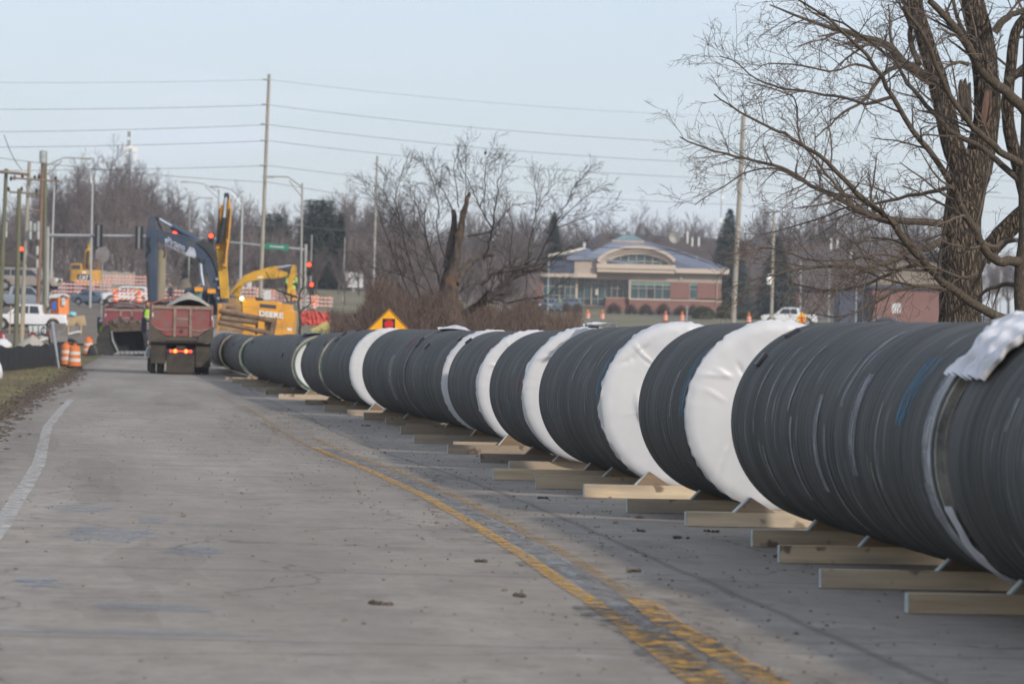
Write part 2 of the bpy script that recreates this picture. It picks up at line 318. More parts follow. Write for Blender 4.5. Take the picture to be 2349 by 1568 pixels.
m_dead = M('stripped_orange_dead_wood', (.075, .058, .048), .9, var=.45, scale=3, bump=.9, mscale=(3, 3, .8), dirt=(.20, .105, .055), dscale=1.8, damt=.34); m_oldbark = M('dark_old_bark', (.090, .072, .062), .95, var=.45, scale=5, bump=.8)
m_spruce = M('blue_green_needles', (.055, .092, .082), .9, var=.45, scale=2.2); m_everg = M('dark_evergreen_foliage', (.040, .066, .042), .9, var=.5, scale=1.5)
m_scrub = M('brown_scrub_twigs', (.115, .082, .068), .95, var=.35, scale=.8); m_straw = M('dry_straw_grass', (.26, .20, .11), .95, var=.35, scale=1.5); m_grassg = M('green_grass_blades', (.09, .10, .04), .9, var=.4, scale=2)
m_hedge = M('clipped_hedge_leaves', (.060, .062, .032), .9, var=.5, scale=3)
m_red = M('faded_red_truck_paint', (.27, .055, .055), .6, var=.2, scale=2, dirt=(.20, .11, .095), dscale=1.6, damt=.6); m_red2 = M('wine_red_truck_paint', (.22, .045, .060), .5, var=.15, scale=2, dirt=(.12, .07, .07), dscale=2, damt=.2); m_redb = M('bright_red_cab', (.50, .05, .04), .35)
m_trail = M('dusty_steel_rail', (.25, .17, .135), .8, var=.25, scale=4, dirt=(.33, .25, .2), dscale=3, damt=.4)
m_grime = M('grimy_steel', (.065, .055, .045), .85, var=.35, scale=2.5, dirt=(.10, .083, .064), dscale=1.5, damt=.5); m_flap = M('muddy_rubber_flap', (.080, .066, .050), .95, var=.25, scale=2, dirt=(.035, .031, .028), dscale=1.6, damt=.55)
m_grav = M('grey_gravel', (.38, .35, .30), .95, var=.3, scale=14, bump=.7); m_tyre = M('dusty_tyre', (.035, .033, .031), .9, var=.3, dirt=(.09, .08, .068), dscale=3, damt=.4); m_dark = M('black_underbody', (.012, .012, .013), .8)
m_lampR = M('lit_red_lamp', (1, .05, .03), emit=2.5); m_lampO = M('lit_orange_lamp', (1, .16, .03), emit=4); m_lampA = M('amber_lamp', (.9, .36, .03), .35); m_lampW = M('lit_white_lamp', (1, .95, .8), emit=6); m_lampG = M('lit_green_beacon', (.7, 1, .3), emit=7)
m_sigred = M('lit_red_signal_lens', (1, .05, .02), emit=5); m_sigblk = M('black_signal_housing', (.012, .014, .016), .5); m_alum = M('galvanised_steel', (.42, .43, .43), .45, .6, var=.1); m_galv = M('weathered_galvanised_pole', (.34, .33, .31), .6, .2, var=.15, mscale=(1, 1, .3)); m_green_sign = M('green_street_sign', (.02, .22, .12), .5)
m_pole = M('weathered_pole_timber', (.25, .195, .145), .9, var=.25, scale=3, mscale=(3, 3, .3), bump=.4); m_poleg = M('greenish_treated_pole', (.15, .15, .095), .9, var=.25, scale=3, mscale=(3, 3, .3)); m_poler = M('reddish_treated_pole', (.22, .135, .09), .9, var=.25, scale=3, mscale=(3, 3, .3)); m_wire = M('dark_cable', (.05, .052, .055), .6); m_poles = M('silvery_pole_timber', (.34, .31, .26), .9, var=.2, scale=3, mscale=(3, 3, .3))
m_bgrey = M('slate_blue_boom_paint', (.040, .062, .105), .55, var=.15, scale=1.2, dirt=(.09, .085, .085), dscale=1.2, damt=.25); m_chrome = M('polished_piston_rod', (.62, .68, .78), .2, .8); m_dkst = M('dark_oily_steel', (.022, .025, .030), .6, var=.3, dirt=(.08, .07, .06), damt=.2); m_lett = M('pale_lettering', (.42, .45, .52), .6); m_lettw = M('white_lettering', (.82, .82, .78), .5)
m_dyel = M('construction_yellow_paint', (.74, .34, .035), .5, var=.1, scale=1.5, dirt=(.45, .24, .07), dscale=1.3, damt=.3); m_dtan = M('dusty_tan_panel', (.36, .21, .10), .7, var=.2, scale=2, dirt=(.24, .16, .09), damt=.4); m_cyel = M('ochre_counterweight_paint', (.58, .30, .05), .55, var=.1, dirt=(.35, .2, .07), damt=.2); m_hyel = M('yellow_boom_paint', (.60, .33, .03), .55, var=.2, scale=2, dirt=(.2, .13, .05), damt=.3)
m_rust = M('rusty_brown_steel', (.16, .10, .065), .85, var=.35, scale=3, dirt=(.25, .18, .12), damt=.4); m_vent = M('dark_vent_mesh', (.05, .055, .075), .6)
m_orange = M('fluorescent_orange_plastic', (.85, .13, .02), .5, var=.1); m_oran2 = M('dusty_orange_plastic', (.72, .20, .045), .6, var=.15, dirt=(.35, .18, .08), damt=.25); m_refl = M('white_reflective_band', (.68, .66, .62), .5, var=.1); m_barw = M('barricade_white', (.72, .70, .67), .5); m_baro = M('barricade_orange', (.72, .10, .02), .5)
m_signo = M('deep_yellow_sign_face', (.92, .42, .01), .35, var=.05); m_signy = M('faded_yellow_sign_face', (.52, .46, .17), .5, var=.12); m_signk = M('black_sign_legend', (.02, .018, .015), .5); m_signr = M('red_sign_legend', (.52, .02, .02), .4); m_signold = M('olive_sign_legend', (.20, .19, .06), .6); m_sback = M('bare_aluminium_sign_back', (.26, .245, .24), .5, .3, dirt=(.2, .17, .15)); m_swhite = M('white_sign_face', (.62, .62, .60), .6)
m_fabric = M('black_silt_fabric', (.013, .014, .018), .85, var=.4, scale=3); m_net = M('red_orange_safety_net', (.55, .09, .07), .7, var=.3); m_vest = M('hi_vis_yellow_cloth', (.36, .58, .04), .7); m_cloth = M('dark_work_cloth', (.03, .035, .05), .9); m_skin = M('skin', (.42, .26, .19), .6); m_helm = M('white_hard_hat', (.75, .75, .72), .4); m_helmr = M('orange_hard_hat', (.8, .2, .05), .4)
m_pw = M('white_car_paint', (.74, .75, .76), .3, var=.04); m_pb = M('steel_blue_car_paint', (.14, .19, .25), .3, .3, var=.05); m_pt = M('tan_grey_car_paint', (.36, .31, .27), .35, .2, var=.05); m_pg = M('silver_grey_truck_paint', (.27, .30, .34), .35, .3, var=.05); m_pd = M('dark_navy_car_paint', (.03, .055, .10), .3, .2, var=.05); m_pdr = M('dark_red_car_paint', (.20, .02, .03), .3)
m_win = M('dark_car_glass', (.018, .022, .025), .08, var=.1, spec=.9); m_rim = M('alloy_rim', (.45, .45, .46), .35, .6)
m_stucco = M('beige_stucco', (.46, .38, .32), .9, var=.06, scale=1); m_trim = M('cream_fascia_trim', (.60, .50, .41), .8, var=.05); m_brick = mat_brick('pinkish_red_brick', (.30, .13, .105), (.26, .11, .09)); m_brick2 = mat_brick('dull_red_brick', (.26, .115, .09), (.22, .095, .08)); m_roof = M('slate_blue_standing_seam_metal', (.24, .27, .34), .5, .2, var=.08, scale=.5); m_roofs = M('pale_roof_flashing', (.62, .58, .50), .6); m_cup = M('teal_skylight_glass', (.06, .22, .28), .3); m_brown = M('brown_shingle_roof', (.080, .062, .056), .95, var=.25, scale=2); m_tan = M('tan_tile_roof', (.26, .21, .15), .9, var=.2, scale=3); m_glass = mat_glass('teal_window_glass', (.045, .105, .12)); m_glassd = mat_glass('dark_window_glass', (.02, .035, .045)); m_frame = M('beige_window_frame', (.48, .42, .35), .6); m_blind = M('pale_green_window_blind', (.16, .30, .27), .5); m_panelb = M('dark_blue_panel', (.06, .075, .115), .6); m_pvc = M('white_vent_pipe', (.72, .72, .70), .5)
m_asph = M('far_asphalt', (.105, .105, .108), .9, var=.15, scale=.6); m_kerb = M('concrete_kerb', (.42, .40, .37), .9, var=.12); m_field = M('winter_lawn', (.14, .13, .072), .95, var=.25, scale=.25, dirt=(.20, .165, .095), dscale=.12, damt=.4, bump=.3)
m_wallfar = M('pale_boundary_wall', (.36, .33, .28), .9, var=.1); m_tank = M('white_water_tank', (.62, .66, .64), .5, var=.1); m_ply = M('plywood_sheet', (.48, .34, .20), .85, var=.15, scale=2); m_bluep = M('blue_plastic', (.05, .13, .50), .4); m_cyan = M('pale_cyan_tarpaulin', (.25, .62, .72), .5); m_wbag = M('white_sack_cloth', (.66, .66, .68), .7, var=.1, bump=.4)
m_toi = M('orange_toilet_plastic', (.85, .26, .06), .5, var=.06); m_toir = M('pale_grey_roof_plastic', (.68, .66, .63), .5); m_antw = M('white_antenna_panel', (.9, .9, .86), .5); m_ins = M('grey_transformer_tank', (.36, .39, .38), .5)

# ---------------------------------------------------------------- haze
hzm = bpy.data.materials.new('air_haze'); hzm.use_nodes = True; N_, L_ = hzm.node_tree.nodes, hzm.node_tree.links; N_.remove(N_['Principled BSDF'])
pv = N_.new('ShaderNodeVolumePrincipled'); pv.inputs['Color'].default_value = (.90, .94, 1, 1); pv.inputs['Density'].default_value = .00022; pv.inputs['Anisotropy'].default_value = .2; L_.new(pv.outputs[0], N_['Material Output'].inputs['Volume'])
tag(MB().bbox((-1500, -90, -3), (1500, 1650, 75)).build('haze', hzm), 'thin bluish haze lying over the whole place', 'haze', kind='stuff')

# ---------------------------------------------------------------- terrain
def frange(a, b, st):
    r = []; 
    while a < b - 1e-6: r.append(a); a += st
    return r
YS = frange(-60, 0, 6) + frange(0, 110, 1.5) + frange(110, 260, 3) + frange(260, 640, 6) + [640, 680, 740, 820, 1000, 1300, 1600]
def sheet(name, us, fx, mat_, zoff=0, ys=YS, kind='structure', uvs=True, zf=None):
    mb = MB(); n = len(us); uv = []
    for y in ys:
        for u in us:
            x = fx(u, y); mb.v.append((x, y, (zf(x, y, u) if zf else gz(x, y)) + zoff)); uv.append((u, y))
    for i in range(len(ys) - 1):
        for j in range(n - 1): mb.f.append((i * n + j, i * n + j + 1, (i + 1) * n + j + 1, (i + 1) * n + j)); mb.m.append(0)
    o = mb.build(name, mat_, smooth=True, flat=0)
    L = o.data.uv_layers.new(name='UVMap')
    for lp in o.data.loops: L.data[lp.index].uv = uv[lp.vertex_index]
    if kind: o['kind'] = kind
    return o
RL, RR = -5.15, 6.6
road = sheet('road', [RL + (RR - RL) * i / 14 for i in range(15)], lambda u, y: cl(y) + u, m_road)
def zl(x, y, u):
    t = min(1, max(0, u / 2.)); bump_ = (noise.noise(Vector((x * .25, y * .12, 3))) * .12 + .03) * t if u > .3 else 0
    return gz(x, y) + (-.03 if u > .1 else 0) * 1 + bump_
ground_l = sheet('verge_ground', [400, 250, 150, 100, 70, 50, 38, 30, 24, 19, 15, 12, 9, 7, 5.5, 4.2, 3.2, 2.3, 1.6, 1, .5, .2, 0], lambda u, y: cl(y) + RL - u, m_ground, zf=zl)
ground_r = sheet('field_ground', [0, .3, 1, 2, 4, 7, 11, 16, 22, 30, 40, 55, 75, 100, 140, 200, 300, 500, 900], lambda u, y: cl(y) + RR + u, m_field)
far_l = sheet('far_ground', [-1200, -700, -400], lambda u, y: cl(y) + RL + u, m_field, ys=[-60, 100, 300, 600, 1000, 1600], zf=lambda x, y, u: gz(x, y) - .02)
def ribbon(name, uc, w, y0, y1, mat_, zo=.004, st=1., wob=0, seed=0):
    ys = frange(y0, y1, st) + [y1]
    o = sheet(name, [-w / 2, 0, w / 2], lambda u, y: cl(y) + (uc(y) if callable(uc) else uc) + u + wob * noise.noise(Vector((y * .35, seed, 0))), mat_, zoff=zo, ys=ys)
    for d in o.data.uv_layers[0].data: d.uv = (d.uv[0] + seed * 3.3, d.uv[1])
    return o
yl = lambda y: ip([(8, -.36), (19, -.27), (24, -.14), (30, -.03), (40, .02)], y)
yr = lambda y: ip([(8, .04), (19, .09), (23, .12), (26, .24), (30, .34), (40, .36)], y)
ribbon('yellow_line', 0.0, .11, 54, 92, m_yel2, .008, wob=.04, seed=11); ribbon('yellow_line', yl, .12, 21.6, 60, m_yel, .008, wob=.03, seed=1); ribbon('yellow_line', yr, .12, 25.2, 66, m_yel2, .008, wob=.03, seed=2)
ribbon('yellow_line', lambda y: yl(y) + .03, .24, 8, 22.6, m_yel, .009, .5, wob=.10, seed=3); ribbon('yellow_line', yr, .19, 8, 25.2, m_yel, .009, .5, wob=.08, seed=4)
ribbon('joint_sealer', lambda y: (yl(y) + yr(y)) / 2, .20, 22, 60, m_tarb, .004, wob=.04, seed=5); ribbon('tar_seal', lambda y: (yl(y) + yr(y)) / 2 - .02, .55, 14, 24.6, m_tar, .012, .5, wob=.22, seed=6)
ribbon('tar_seal', -.12, .16, 28, 110, m_mudfilm, .005, wob=.12, seed=7)
ribbon('white_edge_line', -4.2, .17, 15, 96, m_white, .004, wob=.02, seed=8)
def patch(name, u, y, w, l, mat_, zo=.006, seed=0):
    rd = R2(seed); mb = MB(); n = 18; mb.v.append((cl(y) + u, y, gz(cl(y) + u, y) + zo)); uv = [(u, y)]
    for j in range(n):
        a = 2 * pi * j / n; k = rd.uniform(.6, 1.1); yy = y + sin(a) * l / 2 * k; uu = u + cos(a) * w / 2 * k
        mb.v.append((cl(yy) + uu, yy, gz(cl(yy) + uu, yy) + zo)); uv.append((uu + seed * 1.7, yy))
    mb.f = [(0, j + 1, (j + 1) % n + 1) for j in range(n)]; mb.m = [0] * n; o = mb.build(name, mat_); o['kind'] = 'structure'
    L = o.data.uv_layers.new(name='UVMap')
    for lp in o.data.loops: L.data[lp.index].uv = uv[lp.vertex_index]
for i, (x, y, w, l) in enumerate([(-3.75, 25.6, .45, 1.2), (-3.3, 31.6, .9, 2.6), (-3.6, 36, .7, 1.5), (-2.6, 29.6, .5, 1.6), (-3.0, 23.6, .9, .7), (-3.1, 21.6, 1.7, .35), (-2.9, 34, .3, 1.2)]):
    patch('blue_paint_mark', x, y, w, l, m_blue, seed=i)
for i, (x, y, w, l) in enumerate([(1.15, 26.5, .5, 3.5), (-3.2, 24, .9, 4), (-.3, 33, .5, 4), (1.2, 31, .6, 3.5), (.9, 47, 1.2, 2.2), (-2.9, 28, .8, 5), (-3.6, 47, .8, 9), (-4.4, 62, .9, 22), (-.6, 72, 1.2, 22), (-1.6, 100, 1.4, 30), (-3.9, 110, 1.5, 30), (-3.4, 40, .6, 8)]):
    patch('mud_stain', x, y, w, l, m_mudfilm, .003, seed=30 + i)
# mud clods lying loose on the road
CLODS = [(-2.78, 74.1), (.36, 40.7), (1.22, 34.0), (1.8, 34.2), (1.23, 36.6), (-.8, 24.3), (.38, 47.2), (.95, 28.2), (1.5, 33.0), (-.36, 56.0), (2.1, 30.5), (-.2, 29), (.1, 25.3)]
for i, (x, y) in enumerate(CLODS):
    rd = R2(i + 5); mb = MB()
    for k in range(5): mb.ball((x + rd.uniform(-.07, .07), y + rd.uniform(-.06, .06), gz(x, y) + .010), rd.uniform(.010, .024), (1.4, 1, .7), 6, jit=.35, seed=i * 7 + k)
    tag(mb.build('mud_clod', m_mud), 'small dark crumbled clod of mud on the concrete road beside the timbers', 'mud clod', 'mud clods scattered on the road')
mb = MB(); rd = R2(77)
for i in range(2600):
    y = rd.uniform(15, 90); u = rd.gauss(.35, .75) if rd.random() < .6 else rd.uniform(-4.9, 3); x = cl(y) + u; s = rd.uniform(.004, .012) * (1 + (rd.random() < .04))
    mb.box((x, y, gz(x, y) + s * .4), (s * 2, s * 2, s), rd.uniform(0, 3), taper=.6)
tag(mb.build('road_grit', M('scattered_grit', (.16, .13, .10), .9, var=.6, scale=40)), 'loose grit and crumbs of dirt strewn over the road', 'grit', kind='stuff')
# grass on the verge
mb = MB(); rd = R2(5)
for i in range(16000):
    y = 60 + 115 * rd.random(); u = rd.uniform(.25, 11) ; x = cl(y) + RL - u; dens = noise.noise(Vector((x * .3, y * .15, 7)))
    if dens < -.15 or (u < 1.0 and rd.random() < .6): continue
    z = zl(x, y, u); h = rd.uniform(.03, .10); a = rd.uniform(0, pi); w = rd.uniform(.008, .02); l = rd.uniform(-.05, .05)
    mb.add([(x - w * cos(a), y - w * sin(a), z - .01), (x + w * cos(a), y + w * sin(a), z - .01), (x + l, y + l, z + h)], [(0, 1, 2)], 0 if rd.random() < .6 else 1)
tag(mb.build('verge_grass', [m_straw, m_grassg]), 'short straw-coloured and green grass on the roadside verge', 'grass', kind='stuff')
# ragged asphalt crumbs / dirt along the left pavement edge
mb = MB(); rd = R2(15)
for i in range(1500):
    y = 55 + 110 * rd.random(); u = rd.gauss(.1, .25); x = cl(y) + RL - u; s = rd.uniform(.02, .06)
    mb.ball((x, y, gz(x, y) + .005), s, (1.4, 1.2, .5), 5, jit=.3, seed=i)
tag(mb.build('edge_rubble', m_mud), 'dark crumbled dirt along the left edge of the road', 'rubble', kind='stuff')
# cross road, parking drive, kerbs, forecourt far right
def flat(name, x0, x1, y0, y1, m, zo=.03, n=14, h=0):
    xs = [x0 + (x1 - x0) * i / n for i in range(n + 1)]; ys = frange(y0, y1, 5) + [y1]
    o = sheet(name, xs, lambda u, y: u, m, zoff=zo, ys=ys); return o
flat('cross_road', -15, 190, 425, 462, m_asph, .04, 40); flat('cross_kerb', -15, 190, 462, 463, m_kerb, .15, 40); flat('parking_lot', -10, 170, 528, 556, m_asph, .04, 40); flat('parking_kerb', -10, 170, 527, 528, m_kerb, .15, 40)
flat('side_drive', 44, 62, 462.5, 530, m_asph, .06, 6); flat('work_zone_dirt', -60, -24, 262, 440, m_dirtm, .07, 12)

# ---------------------------------------------------------------- pipes
def axp(y, r=.875):
    x = ip(AX, y); return Vector((x, y, gz(x, y) + .14 + r))
def ring_part(name, mat_, par, r0, r1, y0, y1, n=72, smooth=True):
    mb = MB(); mb.lathe([(r0, y0), (r1, y0), (r1, y1), (r0, y1), (r0, y0)], n, axis='Y'); return mb.build(name, mat_, par, smooth)
def pipe(y0, y1, label, end='wrap', r=.875, tabs=(), bm=None, skirt=.12, seed=0, marks=(), band=None, creases=False, capin=False):
    a, b = axp(y0, r), axp(y1, r); L = (b - a).length; d = (b - a).normalized()
    root = thing('water_main_pipe', label, 'pipe', a, 'large coated pipes laid in line along the road'); root.rotation_euler = d.to_track_quat('Y', 'Z').to_euler(); ORG[root.name] = Vector((0, 0, 0))
    t = .085; mb = MB(); rd = R2(seed); K = 26; prof = [(r - t, L), (r - .02, L)]
    for i in range(K + 1):
        y = L - .02 - (L - .04) * i / K; prof.append((r + (rd.uniform(-.004, .004)), y))
    prof += [(r - .02, 0), (r - t, 0), (r - t, L)]
    mb.lathe(prof[::-1], 96, axis='Y'); mb.build('body', m_pipe, root, True)
    for k, (ang, y, w, l, kind) in enumerate(marks):     # spray paint strokes, laid on the coat
        mb = MB(); n = 10
        for i in range(n + 1):
            aa = radians(ang - w / 2 + w * i / n)
            for yy in (y - l / 2, y + l / 2): mb.v.append(((r + .0075) * cos(aa), yy, (r + .0075) * sin(aa)))
        mb.f = [(2 * i, 2 * i + 1, 2 * i + 3, 2 * i + 2) for i in range(n)]; mb.m = [0] * n
        mk = mb.build('spray_mark', {'b': m_spb, 'r': m_spr, 'c': m_spc, 'g': m_spg}[kind], root); mk['label'] = {'b': 'blue spray mark', 'r': 'red spray mark', 'c': 'cream mortar streak', 'g': 'pale grey grout patch'}[kind]
        lu = mk.data.uv_layers.new(name='UVMap')
        for lp in mk.data.loops: 
            i = lp.vertex_index; lu.data[lp.index].uv = ((i % 2) * l * 2.2 + k, (i // 2) * w / n * .018)
    for (ang, y) in tabs:
        mb = MB(); aa = radians(ang); mb.box(((r + .01) * cos(aa), y, (r + .01) * sin(aa)), (.05, .11, .13), rot=Matrix.Rotation(-aa, 3, 'Y')); mb.build('rubber_spacer_tab', m_blk2, root)
    if band:
        for y in band: ring_part('grout_band', m_band, root, r - .01, r + .008, y - .09, y + .09)
    if end == 'bare' or end == 'ring':
        ring_part('end_ring', m_conc, root, r - t - .005, r - .012, -.05, .06)
        mb = MB(); mb.lathe([(r - t - .035, .0), (r - t - .005, -.085), (r - t + .02, -.085), (r - t + .02, -.04)], 72, axis='Y'); mb.build('steel_spigot', m_green if seed > 22 else m_conc, root, True)
        ring_part('grout_band', bm or m_band, root, r - .02, r + .006, .06, .26)
    if capin:       # plastic sheet closing the bore a little way inside
        mb = MB(); mb.lathe([(0.001, .10), (r * .5, .11), (r - t - .01, .04)], 48, axis='Y'); mb.build('plastic_cap', m_wrap, root, True)
    if end == 'wrap':
        rd = R2(seed + 99); mb = MB(); nu, nr = 200, 30; vs = []; fs = []
        folds = [(r * rd.uniform(.55, .9) * cos(t_), r * rd.uniform(.55, .9) * sin(t_), t_ + rd.uniform(-.9, .9), rd.uniform(.06, .20), rd.uniform(.010, .020), rd.uniform(-.018, .022)) for t_ in [radians(rd.choice([rd.uniform(70, 150), rd.uniform(0, 360)])) for _ in range(11)]]
        if creases: folds += [(-.42, -.12, 1.85, .22, .020, .05), (-.33, -.17, 1.80, .20, .016, .045), (-.50, .55, .5, .22, .012, -.03)]
        lob = [(rd.uniform(0, 6.28), rd.choice([2, 3, 4, 5, 7, 9, 13])) for _ in range(9)]
        def jag(th): 
            s_ = sum(sin(k * th + p) for p, k in lob) / 3.; q = noise.noise(Vector((cos(th) * 5, sin(th) * 5, seed))) + .45 * noise.noise(Vector((cos(th) * 13, sin(th) * 13, seed)))
            return skirt * (.8 + .45 * s_ + .9 * q)
        rr = [(i / nr) * (r + .006) for i in range(1, nr + 1)]
        vs.append((0, -.02, 0))
        for i, q in enumerate(rr):
            for j in range(nu):
                th = 2 * pi * j / nu; e = q / (r + .006)
                y = -.03 - .008 * noise.noise(Vector((cos(th) * q * 1.5, sin(th) * q * 1.5, seed * 3.1))) * (1 - e ** 6) + (.03 * max(0, (e - .9) / .1) ** 2) 
                if sin(th) > .25: y -= .016 * noise.ridged_multi_fractal(Vector((cos(th) * q * 2.4 + q, sin(th) * q * 3.0, seed)), 1, 2, 3, 1, 2) * max(0, sin(th) - .25) * e * .6
                y -= .004 * max(0, (e - .7) / .3) * noise.noise(Vector((cos(th) * 9 * (1 + .2 * e), sin(th) * 9, seed + 5)))
                X, Z = cos(th) * q, sin(th) * q
                for cx0, cz0, an_, ln_, wd_, am_ in folds:      # single creases: centre, direction, length, width, height
                    dx, dz = X - cx0, Z - cz0; a_ = dx * cos(an_) + dz * sin(an_); b_ = -dx * sin(an_) + dz * cos(an_) + .03 * sin(a_ * 9 + cx0 * 20)
                    y -= am_ * math.exp(-(b_ / wd_) ** 2) * math.exp(-(a_ / ln_) ** 4)
                vs.append((q * cos(th), y, q * sin(th)))
        base = 1 + (nr - 1) * nu
        for k in range(1, 7):      # folded skirt over the pipe's end
            for j in range(nu):
                th = 2 * pi * j / nu; ln = max(.02, jag(th)); e = k / 6
                pu = .012 + .016 * noise.noise(Vector((cos(th) * 14, sin(th) * 14, e * 2 + seed))) * (.3 + e) + (.015 * e if sin(th) > .8 else 0)
                vs.append(((r + max(.010, pu)) * cos(th), ln * e, (r + max(.010, pu)) * sin(th)))
        fs += [(0, 1 + (j + 1) % nu, 1 + j) for j in range(nu)]
        for i in range(nr - 1 + 6):
            for j in range(nu):
                a0 = 1 + i * nu; fs.append((a0 + j, a0 + (j + 1) % nu, a0 + nu + (j + 1) % nu, a0 + nu + j))
        mb.add(vs, fs); o = mb.build('plastic_cap', m_wrap, root, True, flat=0)
    return root
def mat_spray(name, col, lo=.46, hi=.64):
    g = G(name); uv = g.tex('UV'); g.L.new(g.mix(g.rng(g.noise(uv, 3, 3), .3, .7), col, tuple(q * .5 for q in col)), g.b.inputs['Base Color']); g.b.inputs['Roughness'].default_value = .7
    u = g.sep(uv); f = g.rng(g.noise(g.src(uv, (9, 1.5, 1)), 2, 6, .7), lo, hi, 0, .9); tr = g.N.new('ShaderNodeBsdfTransparent'); ms = g.N.new('ShaderNodeMixShader')
    g.L.new(f, ms.inputs[0]); g.L.new(g.b.outputs[0], ms.inputs[2]); g.L.new(tr.outputs[0], ms.inputs[1]); g.L.new(ms.outputs[0], g.N['Material Output'].inputs[0]); return g.m
m_spb = mat_spray('blue_spray_paint', (.04, .30, .55)); m_spr = mat_spray('red_spray_paint', (.65, .03, .09)); m_spc = mat_spray('cream_mortar_smear', (.42, .38, .27)); m_spg = mat_spray('pale_grout_smear', (.42, .43, .46), .40, .60)
# angle: 180 = left side as seen from the camera, 90 = top
pipe(17.0, 24.78, 'nearest dark pipe cut off by the right edge of the photo', 'ring', seed=2, marks=[(200, 5.6, 30, .08, 'g'), (160, 6.3, 14, .1, 'g'), (215, 4.2, 16, .06, 'g')], tabs=[(95, .3)])
pipe(25.25, 33.7, 'long dark streaked pipe with chalky grout end, in front of the big tree trunk', 'bare', seed=1, capin=False, bm=M('chalky_grey_grout', (.44, .445, .45), .9, var=.3, scale=5, dirt=(.17, .16, .145), dscale=4, damt=.3, bump=.4),
     marks=[(153, 1.15, 34, .26, 'b'), (150, .95, 30, .10, 'b'), (212, 2.1, 46, .055, 'c'), (216, .95, 50, .05, 'c'), (205, 3.9, 60, .09, 'g'), (185, 4.3, 50, .16, 'g'), (150, 5.6, 40, .07, 'g'), (172, 2.8, 50, .22, 'g'), (176, .22, 70, .22, 'g'), (214, .22, 40, .24, 'g'), (140, 3.4, 50, .12, 'g'), (155, 6.6, 46, .06, 'g'), (196, 5.4, 46, .10, 'g'), (180, 1.9, 40, .05, 'g'), (206, 6.8, 30, .08, 'g'), (165, 7.2, 40, .05, 'g'), (220, 3.2, 30, .10, 'c')], tabs=[(143, 7.9), (120, 7.9)])
pipe(36.0, 38.9, 'short dark pipe with a smooth white plastic cap, second capped end from the right', 'wrap', skirt=.03, seed=4, marks=[(160, .28, 44, .2, 'b'), (168, .9, 30, .08, 'g')])
pipe(41.4, 48.3, 'dark pipe with a large ragged white plastic cap creased at its left', 'wrap', skirt=.20, seed=7, creases=True, marks=[(158, .42, 34, .28, 'b'), (170, 1.6, 40, .1, 'g'), (150, 3.2, 30, .1, 'g'), (190, 4.5, 40, .06, 'g')])
pipe(50.3, 56.3, 'dark pipe with jagged white plastic wrap folded back over its end, blue smudge low', 'wrap', skirt=.22, seed=12, marks=[(171, .9, 14, .3, 'r'), (192, 2.6, 20, .3, 'b')], tabs=[(88, 0.05)])
pipe(58.7, 64.8, 'dark pipe with an even broad white plastic band and red dash near its top', 'wrap', skirt=.16, seed=15, marks=[(132, .9, 22, .4, 'r')], tabs=[(128, 6.0)])
pipe(66.0, 72.25, 'dark pipe with a slim white plastic edge, butted against a grouted joint', 'wrap', skirt=.09, seed=18, marks=[(160, .3, 24, .12, 'r')], tabs=[(140, 4.4), (125, .6), (138, 6.2)])
pipe(72.3, 80.4, 'dark pipe behind the grouted joint, with red stroke on its upper side', 'ring', seed=20, marks=[(134, 1.3, 18, .5, 'r'), (185, 2.6, 60, .5, 'g')], tabs=[(130, .1)])
pipe(83.6, 93.2, 'dark pipe with a thick smooth white plastic ring below the yellow signal sign', 'wrap', skirt=.13, seed=22, marks=[(162, .4, 34, .15, 'b')], tabs=[(135, 8.0), (105, 6.5), (120, 8.3)])
pipe(95.0, 102.4, 'dark pipe with concrete rim showing a thin sliver of white cap', 'bare', r=.85, seed=23, capin=True, tabs=[(140, .3), (142, 7.2)])
pipe(107.5, 124.2, 'dark far pipe with pale concrete rim and large white inner cap', 'bare', r=.82, seed=25, capin=True, band=[5.2], tabs=[(138, .2), (165, 5.0)])
pipe(124.4, 139.5, 'dark far pipe with white dashes along its joint seam', 'plain', r=.80, seed=26, band=[.15], tabs=[(140, 12)])
pipe(144.2, 158.8, 'far grey pipe with a hollow open concrete end beside the dump truck', 'bare', r=.77, seed=27, band=[6.5], tabs=[(155, .2), (150, 6.5), (190, .1)])
pipe(160.7, 176, 'farthest small pipe with mottled end near the dump truck wheels', 'bare', r=.77, seed=28, band=[3, 6], tabs=[(145, .5), (130, 3), (120, 6)])
# crumpled plastic thrown over the gap between the two nearest pipes
def crumple(name, label, y0, y1, a0, a1, r, amp, seed, nu=90, nv=16):
    mb = MB(); vs = []
    for i in range(nu + 1):
        th = radians(a0 + (a1 - a0) * i / nu)
        for j in range(nv + 1):
            v = j / nv; y = y0 + (y1 - y0) * v + .12 * noise.noise(Vector((i * .12, seed, 0))); c = axp(y, r)
            q = r + .02 + amp * .9 * abs(noise.noise(Vector((i * .022, v * 5.5 + .25 * sin(i * .05), seed)))) + amp * .45 * (1 - abs(noise.noise(Vector((i * .03, v * 6 + .3 * sin(i * .07), seed + 3)))) * 3)
            vs.append((c.x + q * cos(th), y, c.z + q * sin(th)))
    mb.add(vs, [(i * (nv + 1) + j, i * (nv + 1) + j + 1, (i + 1) * (nv + 1) + j + 1, (i + 1) * (nv + 1) + j) for i in range(nu) for j in range(nv)])
    return tag(mb.build(name, m_wrap2, smooth=True, flat=0), label, 'plastic sheet')
m_wrap2 = M('crumpled_white_plastic', (.66, .66, .69), .38, var=.12, scale=2, bump=.12)
crumple('plastic_sheet', 'crumpled shiny white plastic sheet draped over the gap before the nearest pipe', 24.15, 25.25, 147, 20, .875, .13, 3, 160, 40)
crumple('plastic_sheet', 'thin white plastic strip hanging low in the joint before the nearest pipe', 24.9, 25.12, 252, 200, .83, .03, 21, 60, 6)
